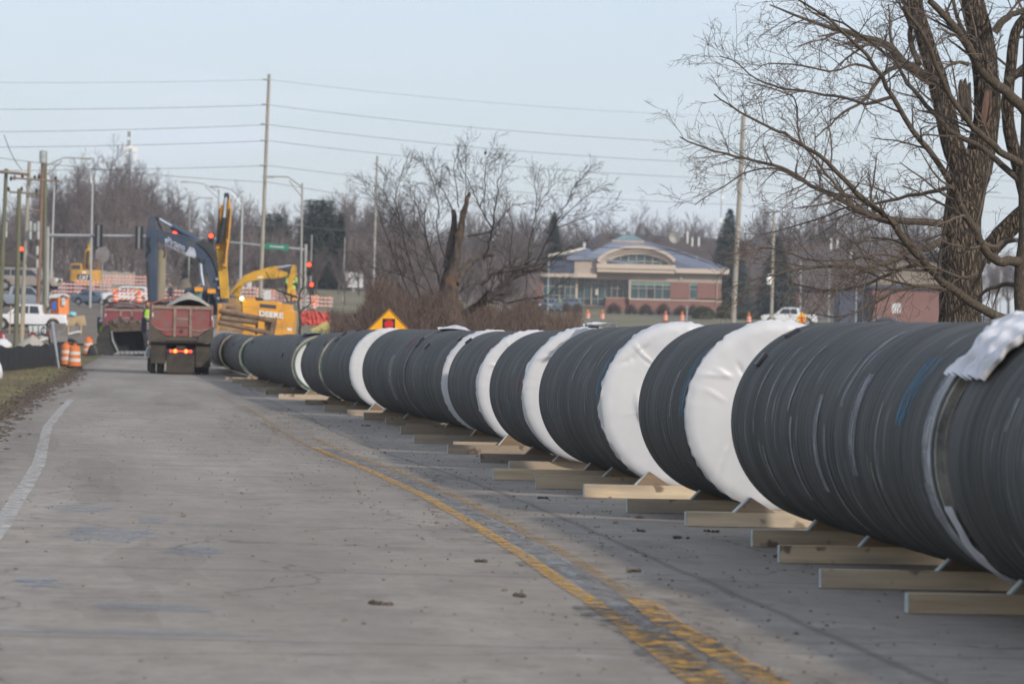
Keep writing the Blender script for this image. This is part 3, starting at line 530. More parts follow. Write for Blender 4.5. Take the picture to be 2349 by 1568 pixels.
crumple('plastic_sheet', 'small white plastic scrap bunched on top of the grouted pipe joint', 71.7, 72.4, 106, 70, .875, .08, 5, 40, 8)
crumple('plastic_sheet', 'small white plastic tuft on top of the big ragged-capped pipe', 49.5, 50.2, 98, 74, .875, .08, 9, 40, 8)
crumple('plastic_sheet', 'black rubber flap lying over the top of the pipe under the bicycle sign', 108.6, 112, 112, 80, .82, .12, 11, 30, 8).data.materials[0] = m_blk2

# ---------------------------------------------------------------- timbers and wedges
TIM = [(2.57,24.6,0),(2.2,26.9,0),(2.11,29.8,0),(2.04,32.0,0),(1.63,35.2,0),(1.17,37.8,0),(.81,41.3,0),(.31,43.8,0),(-.19,46.5,0),(.0,50.4,1),(-.41,54.0,1),(-.94,58.5,2),(-1.59,63.8,1),(-1.97,69.2,2),(-2.46,75.8,1),(-3.03,79.4,1),(-3.51,82.7,1),(-4.24,87.3,1),(-5.16,96.4,1),(-6.36,105.3,1),(-7.2,112.8,1),(-7.9,118.7,1),(-9.0,128.1,1),(-9.9,136,1),(-10.6,142.5,1)]
ORD = 'nearest second third fourth fifth sixth seventh eighth ninth tenth eleventh twelfth thirteenth fourteenth fifteenth sixteenth seventeenth eighteenth nineteenth twentieth 21st 22nd 23rd 24th 25th'.split()
for i, (x, y, k) in enumerate(TIM):
    sl_ = (ip(AX, y + 4) - ip(AX, y - 4)) / 8; an = math.atan(sl_); rd = R2(i * 3 + 1); hh = rd.uniform(.125, .15); w = rd.uniform(.085, .10); L = 2.5
    ca, sa = cos(an), sin(an); z = gz(x, y) + .003
    cx0, cy0 = x + ca * L / 2, y - sa * -1 * 0 + (-sa) * -1 * 0 + (sl_ * L / 2) * 1
    dirx = Vector((1, -sl_ * -1, 0)).normalized()
    # bearer axis is square to the pipe axis (pipe runs along (sl_,1))
    bx = Vector((1, -sl_, 0)).normalized(); by = Vector((sl_, 1, 0)).normalized()
    if sl_ < 0: pass
    root = thing('timber_bearer', f"{'pale pine' if k == 0 else 'weathered grey-brown'} timber bearer under the pipes, {ORD[i]} counting back from the camera", 'timber', (x, y, z), 'timber bearers laid across the road under the pipes')
    root.rotation_euler = (0, 0, math.atan2(bx.y, bx.x) + rd.uniform(-.05, .05)); ORG[root.name] = Vector((0, 0, 0)); wm = m_wood if k == 0 else m_woodg
    mb = MB(); mb.box((L / 2 + .004, 0, hh / 2), (L, w, hh)); mb.build('beam', wm, root)
    mb = MB(); mb.box((0, 0, hh / 2), (.006, w - .004, hh - .004)); mb.build('painted_end', m_endg, root)
    if k == 2: mb = MB(); mb.box((L / 2 + .1, .16, hh / 2 + .04), (L, w, hh)); mb.build('second_beam', m_woodg, root)
    # wedge near where the pipe rests
    off = (ip(AX, y) - x)
    if off > .3:
        c = off / max(.9, bx.x) - rd.uniform(.30, .42); h = rd.uniform(.13, .18); t = .045
        wd = thing('wedge_block', f"brown triangular timber wedge on the {ORD[i]} bearer counting back from the camera", 'wedge', root.location, 'timber wedges chocking the pipes'); wd.rotation_euler = root.rotation_euler; ORG[wd.name] = Vector((0, 0, 0))
        p = [(c - .16, -t, hh), (c - .13, -t, hh), (c + .02, -t, hh + h), (c - .012, -t, hh + h)]
        mb = MB(); mb.prism([(c - .13, -t, hh + .001), (c + .24, -t, hh + .001), (c + .01, -t, hh + h)], (0, 2 * t, 0)); mb.build('block', m_wedge, wd)
        mb = MB(); mb.prism([(c - .15, -t, hh + .001), (c - .132, -t, hh + .001), (c + .008, -t, hh + h), (c - .01, -t, hh + h)], (0, 2 * t, 0)); mb.build('painted_face', m_endg, wd)

# ---------------------------------------------------------------- road signs near the pipes
def sign_post(root, x, y, z1, r=.025): mb = MB(); mb.tube([(x, y + .03, gz(x, y) - .3), (x, y + .03, z1)], r, 6); mb.build('post', m_alum, root)
c = Wp(892, 769, 108); hd = .75
root = thing('signal_ahead_sign', 'bright yellow-orange diamond sign with a traffic signal symbol, behind the pipes', 'road sign', (c.x, c.y, gz(c.x, c.y))); sign_post(root, c.x, c.y, c.z)
def dia(h, y, r=0):
    pts = [(0, h), (h, 0), (0, -h), (-h, 0)]
    return [(c.x + a * cos(r) + b * sin(r), y, c.z - a * sin(r) + b * cos(r)) for a, b in pts]
mb = MB(); mb.prism(dia(hd, c.y), (0, .02, 0)); mb.build('panel', m_signo, root)
mb = MB()
for i in range(4):
    a, b = dia(hd - .03, c.y - .004)[i], dia(hd - .03, c.y - .004)[(i + 1) % 4]; mb.tube([a, b], .011, 4)
mb.build('border', m_signk, root)
mb = MB(); mb.bbox((c.x - .175, c.y - .012, c.z - .44), (c.x + .175, c.y - .003, c.z + .47)); mb.build('signal_symbol', m_signk, root)
for k, (dz, mm, nm) in enumerate(((.31, m_signr, 'red_disc'), (.02, m_signo, 'yellow_disc'), (-.27, m_green, 'green_disc'))):
    mb = MB(); mb.lathe([(.001, -.022), (.13, -.022), (.13, -.012)], 20, (c.x, c.y, c.z + dz), 'Y'); mb.build(nm, mm, root)
c = Wp(741, 764, 172); rr = radians(16)
root = thing('bicycle_sign', 'faded yellow diamond sign with a bicycle symbol, tilted beside the pipes', 'road sign', (c.x, c.y, gz(c.x, c.y))); sign_post(root, c.x + .1, c.y, c.z - .1, .03)
mb = MB(); mb.prism(dia(.58, c.y, rr), (0, .03, 0)); mb.build('panel', m_signy, root)
mb = MB(); yb = c.y - .012
def bp(a, b): return (c.x + a * cos(rr) + b * sin(rr), yb, c.z - a * sin(rr) + b * cos(rr))
for wx in (-.22, .22):
    mb.tube([bp(wx + .15 * cos(t * pi / 10), -.10 + .15 * sin(t * pi / 10)) for t in range(21)], .018, 4, cap=False)
for p, q in (((-.22, -.1), (-.1, .12)), ((-.1, .12), (.13, .12)), ((-.1, .12), (-.02, -.1)), ((-.02, -.1), (.13, .12)), ((-.22, -.1), (-.02, -.1)), ((.22, -.1), (.12, .2)), ((.12, .2), (.2, .22)), ((-.1, .12), (-.12, .18)), ((-.17, .18), (-.06, .18))): mb.tube([bp(*p), bp(*q)], .017, 4)
mb.build('bicycle_symbol', m_signold, root)
# crumpled orange net and back-facing signs on the left
mb = MB(); a = Wp(690, 712, 215); b = Wp(757, 716, 215); nn = 24
for i in range(nn + 1):
    p = a.lerp(b, i / nn)
    for j in range(6): mb.v.append((p.x, p.y + .25 * noise.noise(Vector((i * .4, j * .6, 1))), p.z + .1 * noise.noise(Vector((i * .3, 4, 1))) - j * .16 * (1 + .3 * noise.noise(Vector((i * .5, 2, 2))))))
mb.f = [(i * 6 + j, i * 6 + j + 1, i * 6 + j + 7, i * 6 + j + 6) for i in range(nn) for j in range(5)]; mb.m = [0] * len(mb.f)
root = thing('safety_net_fence', 'crumpled red-orange safety net fence behind the bicycle sign', 'fence', (a.x, a.y, gz(a.x, a.y))); mb.build('netting', m_net, root)
mb = MB(); [mb.tube([(a.lerp(b, t).x, a.y + .1, gz(a.x, a.y) - .1), (a.lerp(b, t).x, a.y + .1, a.z + .15)], .03, 5) for t in (0, .5, 1)]; mb.build('stake', m_galv, root)
p0 = Wp(137, 843, 168); p1 = Wp(121, 739, 170.5)
root = thing('leaning_sign', 'leaning sign seen from its grey back beside the orange drums', 'road sign', p0)
mb = MB(); mb.tube([p0 - Vector((0, 0, .2)), p1], .055, 6); mb.build('post', m_alum, root)
mb = MB(); q = [Wp(*k, 170.6) for k in ((110, 742), (152, 741), (156, 783), (117, 785))]; mb.prism(q, (0, .03, 0)); mb.build('panel', m_sback, root)

# ---------------------------------------------------------------- channelizing drums and barricades
def make_drum(light=False, dusty=False):
    om = m_oran2 if dusty else m_orange
    root = thing('traffic_drum', 'x', 'traffic drum', (0, 0, 0), 'orange and white traffic drums')
    mb = MB(); mb.lathe([(.0, 0), (.36, 0), (.36, .08), (.30, .10), (.29, .10)], 16); mb.build('base_ring', m_black, root, True)
    prof = [(.295, .08), (.285, .28), (.275, .29), (.272, .43), (.262, .44), (.26, .58), (.25, .59), (.247, .73), (.237, .74), (.235, .88), (.215, .90), (.21, .97), (.10, 1.0), (.001, 1.0)]
    mis = [0, 0, 1, 0, 0, 0, 1, 0, 0, 0, 0, 0, 0]
    mb = MB(); mb.lathe([(r, h) for r, h in prof], 18, mis=[0, 0, 1, 0, 0, 0, 1, 0, 0, 0, 0, 0, 0]); mb.build('barrel', [om, m_refl], root, True)
    mb = MB(); mb.box((0, 0, 1.05), (.16, .05, .10)); mb.build('handle', om, root)
    if light: mb = MB(); mb.lathe([(.001, -.05), (.11, -.05), (.11, .05), (.001, .05)], 12, (0, 0, 1.2), 'Y'); mb.build('warning_light', m_lampA, root)
    return root
DR = [((152, 840), 173.5, 0, 'front left dusty orange drum of the pair by the silt fence'), ((171, 846), 168, 0, 'front dusty orange drum of the pair by the silt fence, right of its twin'), ((203, 813), 222, 0, 'dusty orange drum behind the front pair, nearer the bucket'), ((205, 800), 236, 0, 'dusty orange drum farthest back by the road edge left of the bucket'), ((141, 787), 215, 0, 'orange drum half hidden behind the silt fence and leaning sign'),
      ((265, 694), 345, 1, 'orange drum with lamp by the striped barricade left of the red truck'), ((318, 696), 345, 1, 'orange drum by the white wagon close to the boom'), ((720, 706), 395, 1, 'orange drum in front of the barricade behind the small bare tree'),
      ((1173, 729), 500, 1, 'leftmost orange drum on the far lawn before the bank'), ((1197, 730), 496, 1, 'second orange drum on the far lawn, left of the parked wagon'), ((1349, 736), 490, 1, 'third orange drum on the far lawn from the left'), ((1382, 738), 485, 1, 'fourth orange drum on the far lawn from the left'), ((1527, 743), 470, 1, 'fifth orange drum on the far lawn, above the ragged-capped pipe'), ((1565, 747), 462, 1, 'sixth orange drum on the far lawn, partly behind the white cap'), ((1718, 752), 440, 1, 'orange drum left of the white pickup on the cross road')]
pr = {}
for (px, py), Y, lt, lab in DR:
    k = (lt, Y < 300); f = k not in pr
    if f: pr[k] = make_drum(lt, Y < 300)
    p = Wp(px, py, Y); g_ = gz(p.x, Y); s_ = (1.0 if Y < 300 else 1.0); place(pr[k], f, (p.x, Y, g_ if abs(g_ - p.z) < .5 else p.z), random.Random(px).uniform(0, 3), lab, s_)
def make_barricade():
    root = thing('barricade', 'x', 'barricade', (0, 0, 0), 'striped road barricades around the crossing')
    for sx in (-1, 1):
        mb = MB(); mb.box((sx * 1.0, 0, .78), (.06, .06, 1.5)); mb.build('upright', m_barw, root); mb = MB(); mb.box((sx * 1.0, 0, .04), (.07, 1.3, .07)); mb.build('foot', m_galv, root)
    for z in (.45, .97, 1.49):
        mb = MB(); W_ = 2.4; h = .23; n = 6; mb.box((0, -.02, z), (W_, .02, h))
        for i in range(n):
            x0 = -W_ / 2 + i * W_ / n; d = W_ / n / 2; q = [(x0, -.034, z - h / 2 + .002), (x0 + d, -.034, z - h / 2 + .002), (min(W_ / 2, x0 + 2 * d), -.034, z + h / 2 - .002), (min(W_ / 2, x0 + d), -.034, z + h / 2 - .002)]
            mb.add(q, [(0, 1, 2, 3)], 1)
        mb.build('rail', [m_barw, m_baro], root)
    for sx in (-1, 1): mb = MB(); mb.lathe([(.001, -.04), (.1, -.04), (.1, .04), (.001, .04)], 10, (sx * .95, 0, 1.66), 'Y'); mb.build('warning_light', m_lampA, root)
    return root
BR = [((128, 675), 418, 'striped barricade in front of the dark car, its left half'), ((163, 676), 410, 'striped barricade in front of the dark car, its right half'), ((196, 668), 425, 'striped barricade right under the ochre excavator, left one'), ((232, 670), 424, 'striped barricade at the right foot of the ochre excavator'),
      ((252, 655), 455, 'striped barricade in the rear row, nearest the ochre excavator'), ((283, 656), 455, 'striped barricade in the middle of the rear row'), ((315, 657), 455, 'striped barricade at the right end of the rear row'), ((285, 694), 345, 'striped barricade in front of the white wagon, left one'), ((325, 696), 350, 'striped barricade before the white wagon, close to the boom'),
      ((372, 690), 400, 'striped barricade seen inside the boom arch, left one'), ((412, 692), 400, 'striped barricade seen inside the boom arch, right one'), ((575, 686), 400, 'striped barricade above the yellow hood, left of the bare sapling'), ((612, 690), 420, 'striped barricade above the yellow hood beside the white panel'), ((646, 695), 410, 'striped barricade left of the hi-vis workers'), ((706, 705), 395, 'striped barricade right behind the bare sapling'), ((738, 708), 400, 'striped barricade farthest right near the metal lamp pole')]
pb = None
for (px, py), Y, lab in BR:
    f = pb is None
    if f: pb = make_barricade()
    p = Wp(px, py, Y); place(pb, f, (p.x, Y, p.z), random.Random(px).uniform(-.12, .12), lab, (.98, .9, .76))
# silt fence
root = None; A_, B_ = Wp(-12, 858, 150), Wp(147, 838, 180); A_.z = gz(A_.x, A_.y); B_.z = gz(B_.x, B_.y)
root = thing('silt_fence', 'sagging black fabric silt fence along the verge at the left', 'fence', A_)
mb = MB(); n = 60
for i in range(n + 1):
    p = A_.lerp(B_, i / n); h = .95 + .12 * noise.noise(Vector((i * .13, 0, 0))) + .05 * abs(sin(i * .42)); dx = .06 * noise.noise(Vector((i * .3, 3, 0)))
    mb.v += [(p.x, p.y, gz(p.x, p.y) - .05), (p.x + dx, p.y + .05, gz(p.x, p.y) + h * .5), (p.x, p.y, gz(p.x, p.y) + h)]
mb.f = [(i * 3 + j, i * 3 + j + 1, i * 3 + j + 4, i * 3 + j + 3) for i in range(n) for j in range(2)]; mb.m = [0] * len(mb.f); mb.build('fabric', m_fabric, root)
for i in range(6): p = A_.lerp(B_, i / 5); mb = MB(); mb.box((p.x - .03, p.y + .06, gz(p.x, p.y) + .45), (.04, .04, 1.1)); mb.build('stake', m_wedge, root)

# ---------------------------------------------------------------- trees
def rdir(rd, d, ang):                 # rotate a direction by ang about a random axis
    d = Vector(d).normalized(); a = d.orthogonal().normalized(); a.rotate(Matrix.Rotation(rd.uniform(0, 2 * pi), 3, d)); q = Vector(d); q.rotate(Matrix.Rotation(ang, 3, a)); return q
def limb(rd, p, d, L, r0, r1, n, wob, up=0.):
    pts = [Vector(p)]; rs = [r0]; d = Vector(d).normalized()
    for i in range(n):
        d = (d + Vector((rd.gauss(0, wob), rd.gauss(0, wob), rd.gauss(0, wob) + up))).normalized(); pts.append(pts[-1] + d * (L / n)); rs.append(r0 + (r1 - r0) * (i + 1) / n)
    return pts, rs
def at_(pts, t):
    f = t * (len(pts) - 1); i = min(int(f), len(pts) - 2); return pts[i].lerp(pts[i + 1], f - i), (pts[i + 1] - pts[i]).normalized()
def sprout(rd, mbs, pts, rs, lvl, cfg, t0=.2):
    """children along a limb; cfg[lvl] = (count per metre, length, ratio of radius, angle, wobble, up, sides, mesh index)"""
    if lvl >= len(cfg): return
    cpm, ln, rr, ang, wob, up, n, mi = cfg[lvl]; L = sum((b - a).length for a, b in zip(pts, pts[1:])); cnt = max(1, int(cpm * L * (1 - t0) + rd.random()))
    for k in range(cnt):
        t = t0 + (1 - t0) * (k + rd.random()) / cnt; p, d = at_(pts, min(t, .995)); f = t * (len(rs) - 1); i = min(int(f), len(rs) - 2); r = rs[i] + (rs[i + 1] - rs[i]) * (f - i)
        d2 = rdir(rd, d, radians(rd.uniform(ang * .6, ang * 1.3))); l = ln * rd.uniform(.5, 1.2) * (1.15 - .55 * t); r0 = max(.0016 * (4 if n == 3 and lvl else 1) if False else cfgmin[0], min(r * rr, r * .85))
        q, s = limb(rd, p, d2, l, r0, max(cfgmin[0] * .6, r0 * .3), 5 if lvl < 2 else 3, wob, up); mbs[mi].tube(q, s, n, cap=False); sprout(rd, mbs, q, s, lvl + 1, cfg, .15)
cfgmin = [.002]
def poly_limb(pts, w, Y, scale, rd, jit=.0, ycurve=None):
    """a limb surveyed at distance Y: photo positions + width in photo px at start and end"""
    P = []; 
    for i, (x, y) in enumerate(pts):
        yy = Y + (ycurve(i / max(1, len(pts) - 1)) if ycurve else 0); P.append(Wp(x, y, yy))
    Q = [P[0]]          # Catmull-Rom resample
    for i in range(len(P) - 1):
        a, b, c, d = P[max(0, i - 1)], P[i], P[i + 1], P[min(len(P) - 1, i + 2)]
        for k in (1, 2, 3):
            t = k / 3; Q.append(.5 * ((2 * b) + (c - a) * t + (2 * a - 5 * b + 4 * c - d) * t * t + (3 * b - a - 3 * c + d) * t ** 3) + Vector((rd.gauss(0, jit), rd.gauss(0, jit), rd.gauss(0, jit))))
    m = len(Q); return Q, [(w[0] + (w[1] - w[0]) * (i / (m - 1))) * Y / FPX / 2 for i in range(m)]
def bt(x, y): return (1491 + x * .4936, y * .4936)
rd = R2(11); YA = 76.; YB = 63.
# the big rough-barked tree
rootA = thing('bare_tree', 'large rough-barked bare tree with thick trunk and broken stub at the right', 'tree', (Wp(2207, 745, YA).x, YA, gz(8, YA)))
rootB = thing('bare_tree', 'smooth-barked bare tree at the right edge with long limbs reaching left across the thick trunk', 'tree', (Wp(2345, 745, YB).x, YB, gz(8, YB)))
tA, tB, cA, cB, lA = MB(), MB(), MB(), MB(), MB()
gA = gz(9, YA)
def trunk(mb, pts, ws, Y, n=20, base=True, yc=None):
    Q, _ = poly_limb([bt(*p) for p in pts], (1, 1), Y, 1, rd, 0, yc); m = len(Q); rs = []
    for i in range(m): rs.append(ip([(k / (len(ws) - 1), w) for k, w in enumerate(ws)], i / (m - 1)) * .4936 * Y / FPX / 2 * (1 + .04 * rd.uniform(-1, 1)))
    if base: Q.insert(0, Vector((Q[0].x, Q[0].y, gA - .3))); rs.insert(0, rs[0] * 1.35)
    mb.tube(Q, rs, n, cap=True); return Q, rs
trunk(tA, [(1440, 1530), (1445, 1400), (1450, 1200), (1448, 1060), (1470, 900), (1490, 780), (1500, 700)], [205, 200, 190, 180, 185, 200, 190], YA, 28)
LA = [trunk(tA, [(1455, 800), (1400, 650), (1370, 500), (1330, 350), (1290, 220), (1240, 50), (1220, -60)], [110, 105, 100, 95, 85, 75, 70], YA - .1, 18, False),
      trunk(tA, [(1520, 800), (1550, 650), (1570, 500), (1560, 350), (1545, 200), (1500, 0), (1480, -80)], [140, 130, 125, 120, 115, 105, 100], YA + .3, 20, False)]
LA.append(trunk(tA, [(1545, 1200), (1640, 1090), (1720, 1010), (1800, 930), (1900, 760)], [90, 95, 90, 80, 70], YA + .6, 16, False))
LA.append(trunk(tA, [(1760, 960), (1715, 780), (1670, 600), (1665, 450), (1680, 300), (1700, 150), (1760, 60)], [70, 62, 58, 55, 52, 48, 40], YA + 1.2, 14, False))
tA.build('trunk', m_bark, rootA, True)
# broken stub, split and jagged, and the exposed wood scar
mb = MB(); s0 = [Wp(*bt(*p), YA + .1) for p in ((1455, 560), (1500, 560), (1492, 380), (1478, 400), (1470, 362), (1460, 395), (1448, 368), (1440, 400))]; mb.prism(s0, (0, .3, 0))
mb.build('broken_stub', mat_bark('splintered_stub_wood', (.07, .055, .045), (.17, .14, .11), (20, 20, 2), .6, .02), rootA)
mb = MB(); sc = [(1560, 600), (1540, 560), (1548, 480), (1560, 420), (1590, 420), (1592, 500), (1580, 570)]; P_ = [Wp(*bt(*p), YA - .44) for p in sc]; mb.prism(P_, (0, .08, 0)); mb.build('bark_scar', M('exposed_red_brown_wood', (.15, .085, .06), .9, var=.4, scale=4, mscale=(3, 3, .7), bump=.5), rootA)
A_L = [([(1340, 380), (1270, 350), (1180, 290), (1100, 210), (980, 170), (850, 130), (720, 90), (560, 20)], (30, 3), 0), ([(1250, 300), (1215, 200), (1210, 100), (1190, 20), (1150, -60)], (16, 6), 1), ([(1230, 300), (1150, 310), (1080, 350), (1030, 420), (990, 470), (900, 520), (840, 580), (770, 640)], (13, 3), -1),
       ([(1380, 1040), (1250, 1030), (1130, 1020), (1000, 990), (880, 920), (750, 860), (620, 780), (450, 740), (300, 700), (140, 640)], (18, 3), -1.5), ([(1370, 1110), (1300, 1150), (1230, 1160), (1100, 1220), (1000, 1240), (870, 1235), (700, 1250), (520, 1290), (340, 1350)], (18, 2), -2), ([(1400, 870), (1300, 895), (1200, 910), (1060, 945), (930, 960), (800, 1010), (640, 1060), (520, 1090)], (11, 2), 1.5),
       ([(1480, 300), (1440, 290), (1400, 300), (1360, 330), (1320, 420)], (9, 4), -.6), ([(1360, 1260), (1250, 1230), (1120, 1270), (980, 1330), (840, 1350), (720, 1330), (600, 1300)], (12, 2), 1), ([(1350, 1340), (1230, 1330), (1100, 1370), (990, 1440), (860, 1470), (740, 1450)], (10, 2), -1), ([(1600, 150), (1650, 90), (1700, 60), (1800, 40)], (20, 10), 0), ([(1660, 380), (1720, 330), (1780, 270)], (22, 12), 0)]
for pts, w, dz in A_L:
    Q, rs = poly_limb([bt(*p) for p in pts], w, YA - .4, 1, rd, .008, lambda t, dz=dz: dz * t * 1.6); lA.tube(Q, rs, 8, cap=True)
    cfgmin[0] = .0040; sprout(rd, [cA] * 4, Q, rs, 0, [(5.0, 1.35, .5, 48, .13, .01, 5, 0), (6.0, .62, .6, 45, .16, .0, 3, 1), (7.0, .32, .8, 45, .2, 0, 3, 2), (6, .17, .8, 42, .2, 0, 3, 3)])
cfgmin[0] = .0040
for (Q, rs), t0_ in ((LA[0], .25), (LA[1], .3), (LA[3], .1), (LA[2], .3)): sprout(rd, [lA, cA, cA, cA], Q, [min(r_, .09) for r_ in rs], 0, [(1.7, 1.7, .32, 60, .14, .02, 6, 0), (4.2, .8, .5, 48, .15, .0, 4, 1), (5.5, .38, .7, 45, .18, 0, 3, 2), (6, .18, .8, 42, .2, 0, 3, 3)], t0_)
B_T = [(1735, 1560), (1725, 1400), (1728, 1250), (1745, 1100), (1742, 900), (1750, 600), (1755, 400), (1760, 100), (1765, -60)]
Q, _ = poly_limb([bt(*p) for p in B_T], (1, 1), YB, 1, rd); rs = [ip([(0, 62), (.3, 66), (.6, 52), (1, 44)], i / (len(Q) - 1)) * .4936 * YB / FPX / 2 for i in range(len(Q))]; Q.insert(0, Vector((Q[0].x, Q[0].y, gz(9, YB) - .3))); rs.insert(0, rs[0] * 1.3); tB.tube(Q, rs, 14)
B_L = [([(1735, 1215), (1680, 1210), (1620, 1212), (1560, 1165), (1520, 1090), (1470, 1000), (1430, 920), (1400, 860), (1330, 740), (1220, 600), (1130, 450), (1060, 330), (1000, 250), (900, 150), (780, 50), (650, -20)], (24, 4), -1.6),
       ([(1720, 1500), (1640, 1480), (1540, 1430), (1430, 1360), (1330, 1280), (1220, 1160), (1140, 1050), (1080, 990), (980, 920), (900, 830), (780, 720), (660, 640), (560, 590), (420, 520), (300, 440)], (24, 3), -2),
       ([(1745, 860), (1640, 770), (1550, 690), (1400, 610), (1290, 490), (1200, 390), (1150, 300), (1060, 220), (900, 110), (760, 60)], (16, 4), 1), ([(1745, 770), (1650, 720), (1580, 660), (1500, 590), (1400, 450), (1340, 330), (1280, 180), (1180, 30)], (18, 8), -1),
       ([(1750, 520), (1650, 420), (1560, 350), (1490, 230), (1400, 110), (1300, 0)], (26, 14), -.5), ([(1500, 240), (1480, 190), (1430, 80), (1405, -20)], (12, 8), 0), ([(1540, 1120), (1590, 1150), (1660, 1120), (1735, 1110)], (14, 10), .3), ([(1725, 1330), (1660, 1322), (1590, 1335), (1540, 1370), (1500, 1430)], (13, 5), .5),
       ([(1400, 1455), (1440, 1425), (1480, 1390), (1510, 1320), (1540, 1270), (1560, 1200)], (10, 8), -.8), ([(1550, 1180), (1540, 1260), (1450, 1290), (1340, 1250), (1260, 1240)], (9, 3), -1), ([(1000, 930), (900, 900), (820, 810), (770, 740), (700, 650), (685, 560), (680, 470), (620, 430), (460, 380)], (8, 2.4), .8), ([(1430, 920), (1380, 980), (1360, 1080), (1250, 1120), (1100, 1110), (960, 1130)], (7, 2), 1),
       ([(1130, 450), (1000, 480), (900, 455), (760, 430), (620, 410), (500, 370), (400, 290), (330, 260)], (9, 2.4), 1), ([(1400, 1350), (1250, 1330), (1100, 1300), (980, 1250), (860, 1240)], (8, 2.4), -.4), ([(980, 920), (860, 900), (720, 850), (600, 790), (480, 790), (350, 860), (210, 950)], (7, 2), 1.2),
       ([(1330, 1270), (1180, 1200), (1040, 1180), (900, 1210), (720, 1200), (560, 1150), (440, 1180)], (7, 2), -.8), ([(1060, 330), (960, 300), (840, 330), (700, 300), (560, 300), (480, 330)], (7, 2), -1.4)]
for k, (pts, w, dz) in enumerate(B_L):
    Q, rs = poly_limb([bt(*p) for p in pts], w, YB, 1, rd, .008, lambda t, dz=dz: dz * t * 1.4); (tB if k < 5 else cB).tube(Q, rs, 10 if k < 5 else 6, cap=False)
    if k not in (6, 8): sprout(rd, [cB] * 4, Q, rs, 0, [(4.4 if k < 5 else 5.0, 1.2, .45, 46, .13, .01, 5, 0), (6.0, .56, .6, 45, .16, 0, 3, 1), (7.0, .30, .8, 45, .2, 0, 3, 2), (6, .16, .8, 42, .2, 0, 3, 3)], .22)
lA.build('limb', m_bark2, rootA, True); tB.build('trunk', m_bark2, rootB, True); cA.build('crown', m_twig, rootA); cB.build('crown', m_twig, rootB)
# the storm-broken tree in the middle
YC = 132.
def ct(x, y): return (802.9 + x * .2853, 315.4 + y * .2853)
rootC = thing('bare_tree', 'bare wide-spreading tree with a broken orange dead trunk in the middle', 'tree', (Wp(*ct(850, 1560), YC).x, YC, gz(-3, YC)))
tC, cC, dC = MB(), MB(), MB(); rd = R2(21)
Q, _ = poly_limb([ct(*p) for p in [(840, 1640), (820, 1500), (790, 1300), (790, 1150), (840, 1000)]], (1, 1), YC, 1, rd); tC.tube(Q, [ip([(0, 200), (.5, 150), (1, 100)], i / (len(Q) - 1)) * .2853 * YC / FPX / 2 for i in range(len(Q))], 12)
Q, _ = poly_limb([ct(*p) for p in [(860, 1650), (835, 1500), (810, 1330), (810, 1180), (835, 1050), (862, 920), (885, 790), (908, 650), (936, 530), (962, 440)]], (1, 1), YC - .35, 1, rd); dC.tube(Q, [ip([(0, 170), (.2, 130), (.4, 100), (.5, 84), (.62, 68), (.72, 58), (.8, 48), (.88, 38), (.95, 24), (1, 8)], i / (len(Q) - 1)) * .2853 * YC / FPX / 2 for i in range(len(Q))], 9)
for q_ in range(12, len(dC.v)):
    dC.v[q_] = tuple(c_ + .10 * noise.noise(Vector((q_ * .9, k_, dC.v[q_][2] * 2))) for k_, c_ in enumerate(dC.v[q_]))
dC.build('dead_snag', m_dead, rootC, True)
mb = MB(); Q, _ = poly_limb([ct(*p) for p in [(800, 1050), (815, 900), (835, 760), (840, 640), (830, 580)]], (1, 1), YC, 1, rd); mb.tube(Q, [ip([(0, 110), (.6, 52), (1, 34)], i / (len(Q) - 1)) * .2853 * YC / FPX / 2 for i in range(len(Q))], 9); mb.build('dead_stump', m_oldbark, rootC, True)
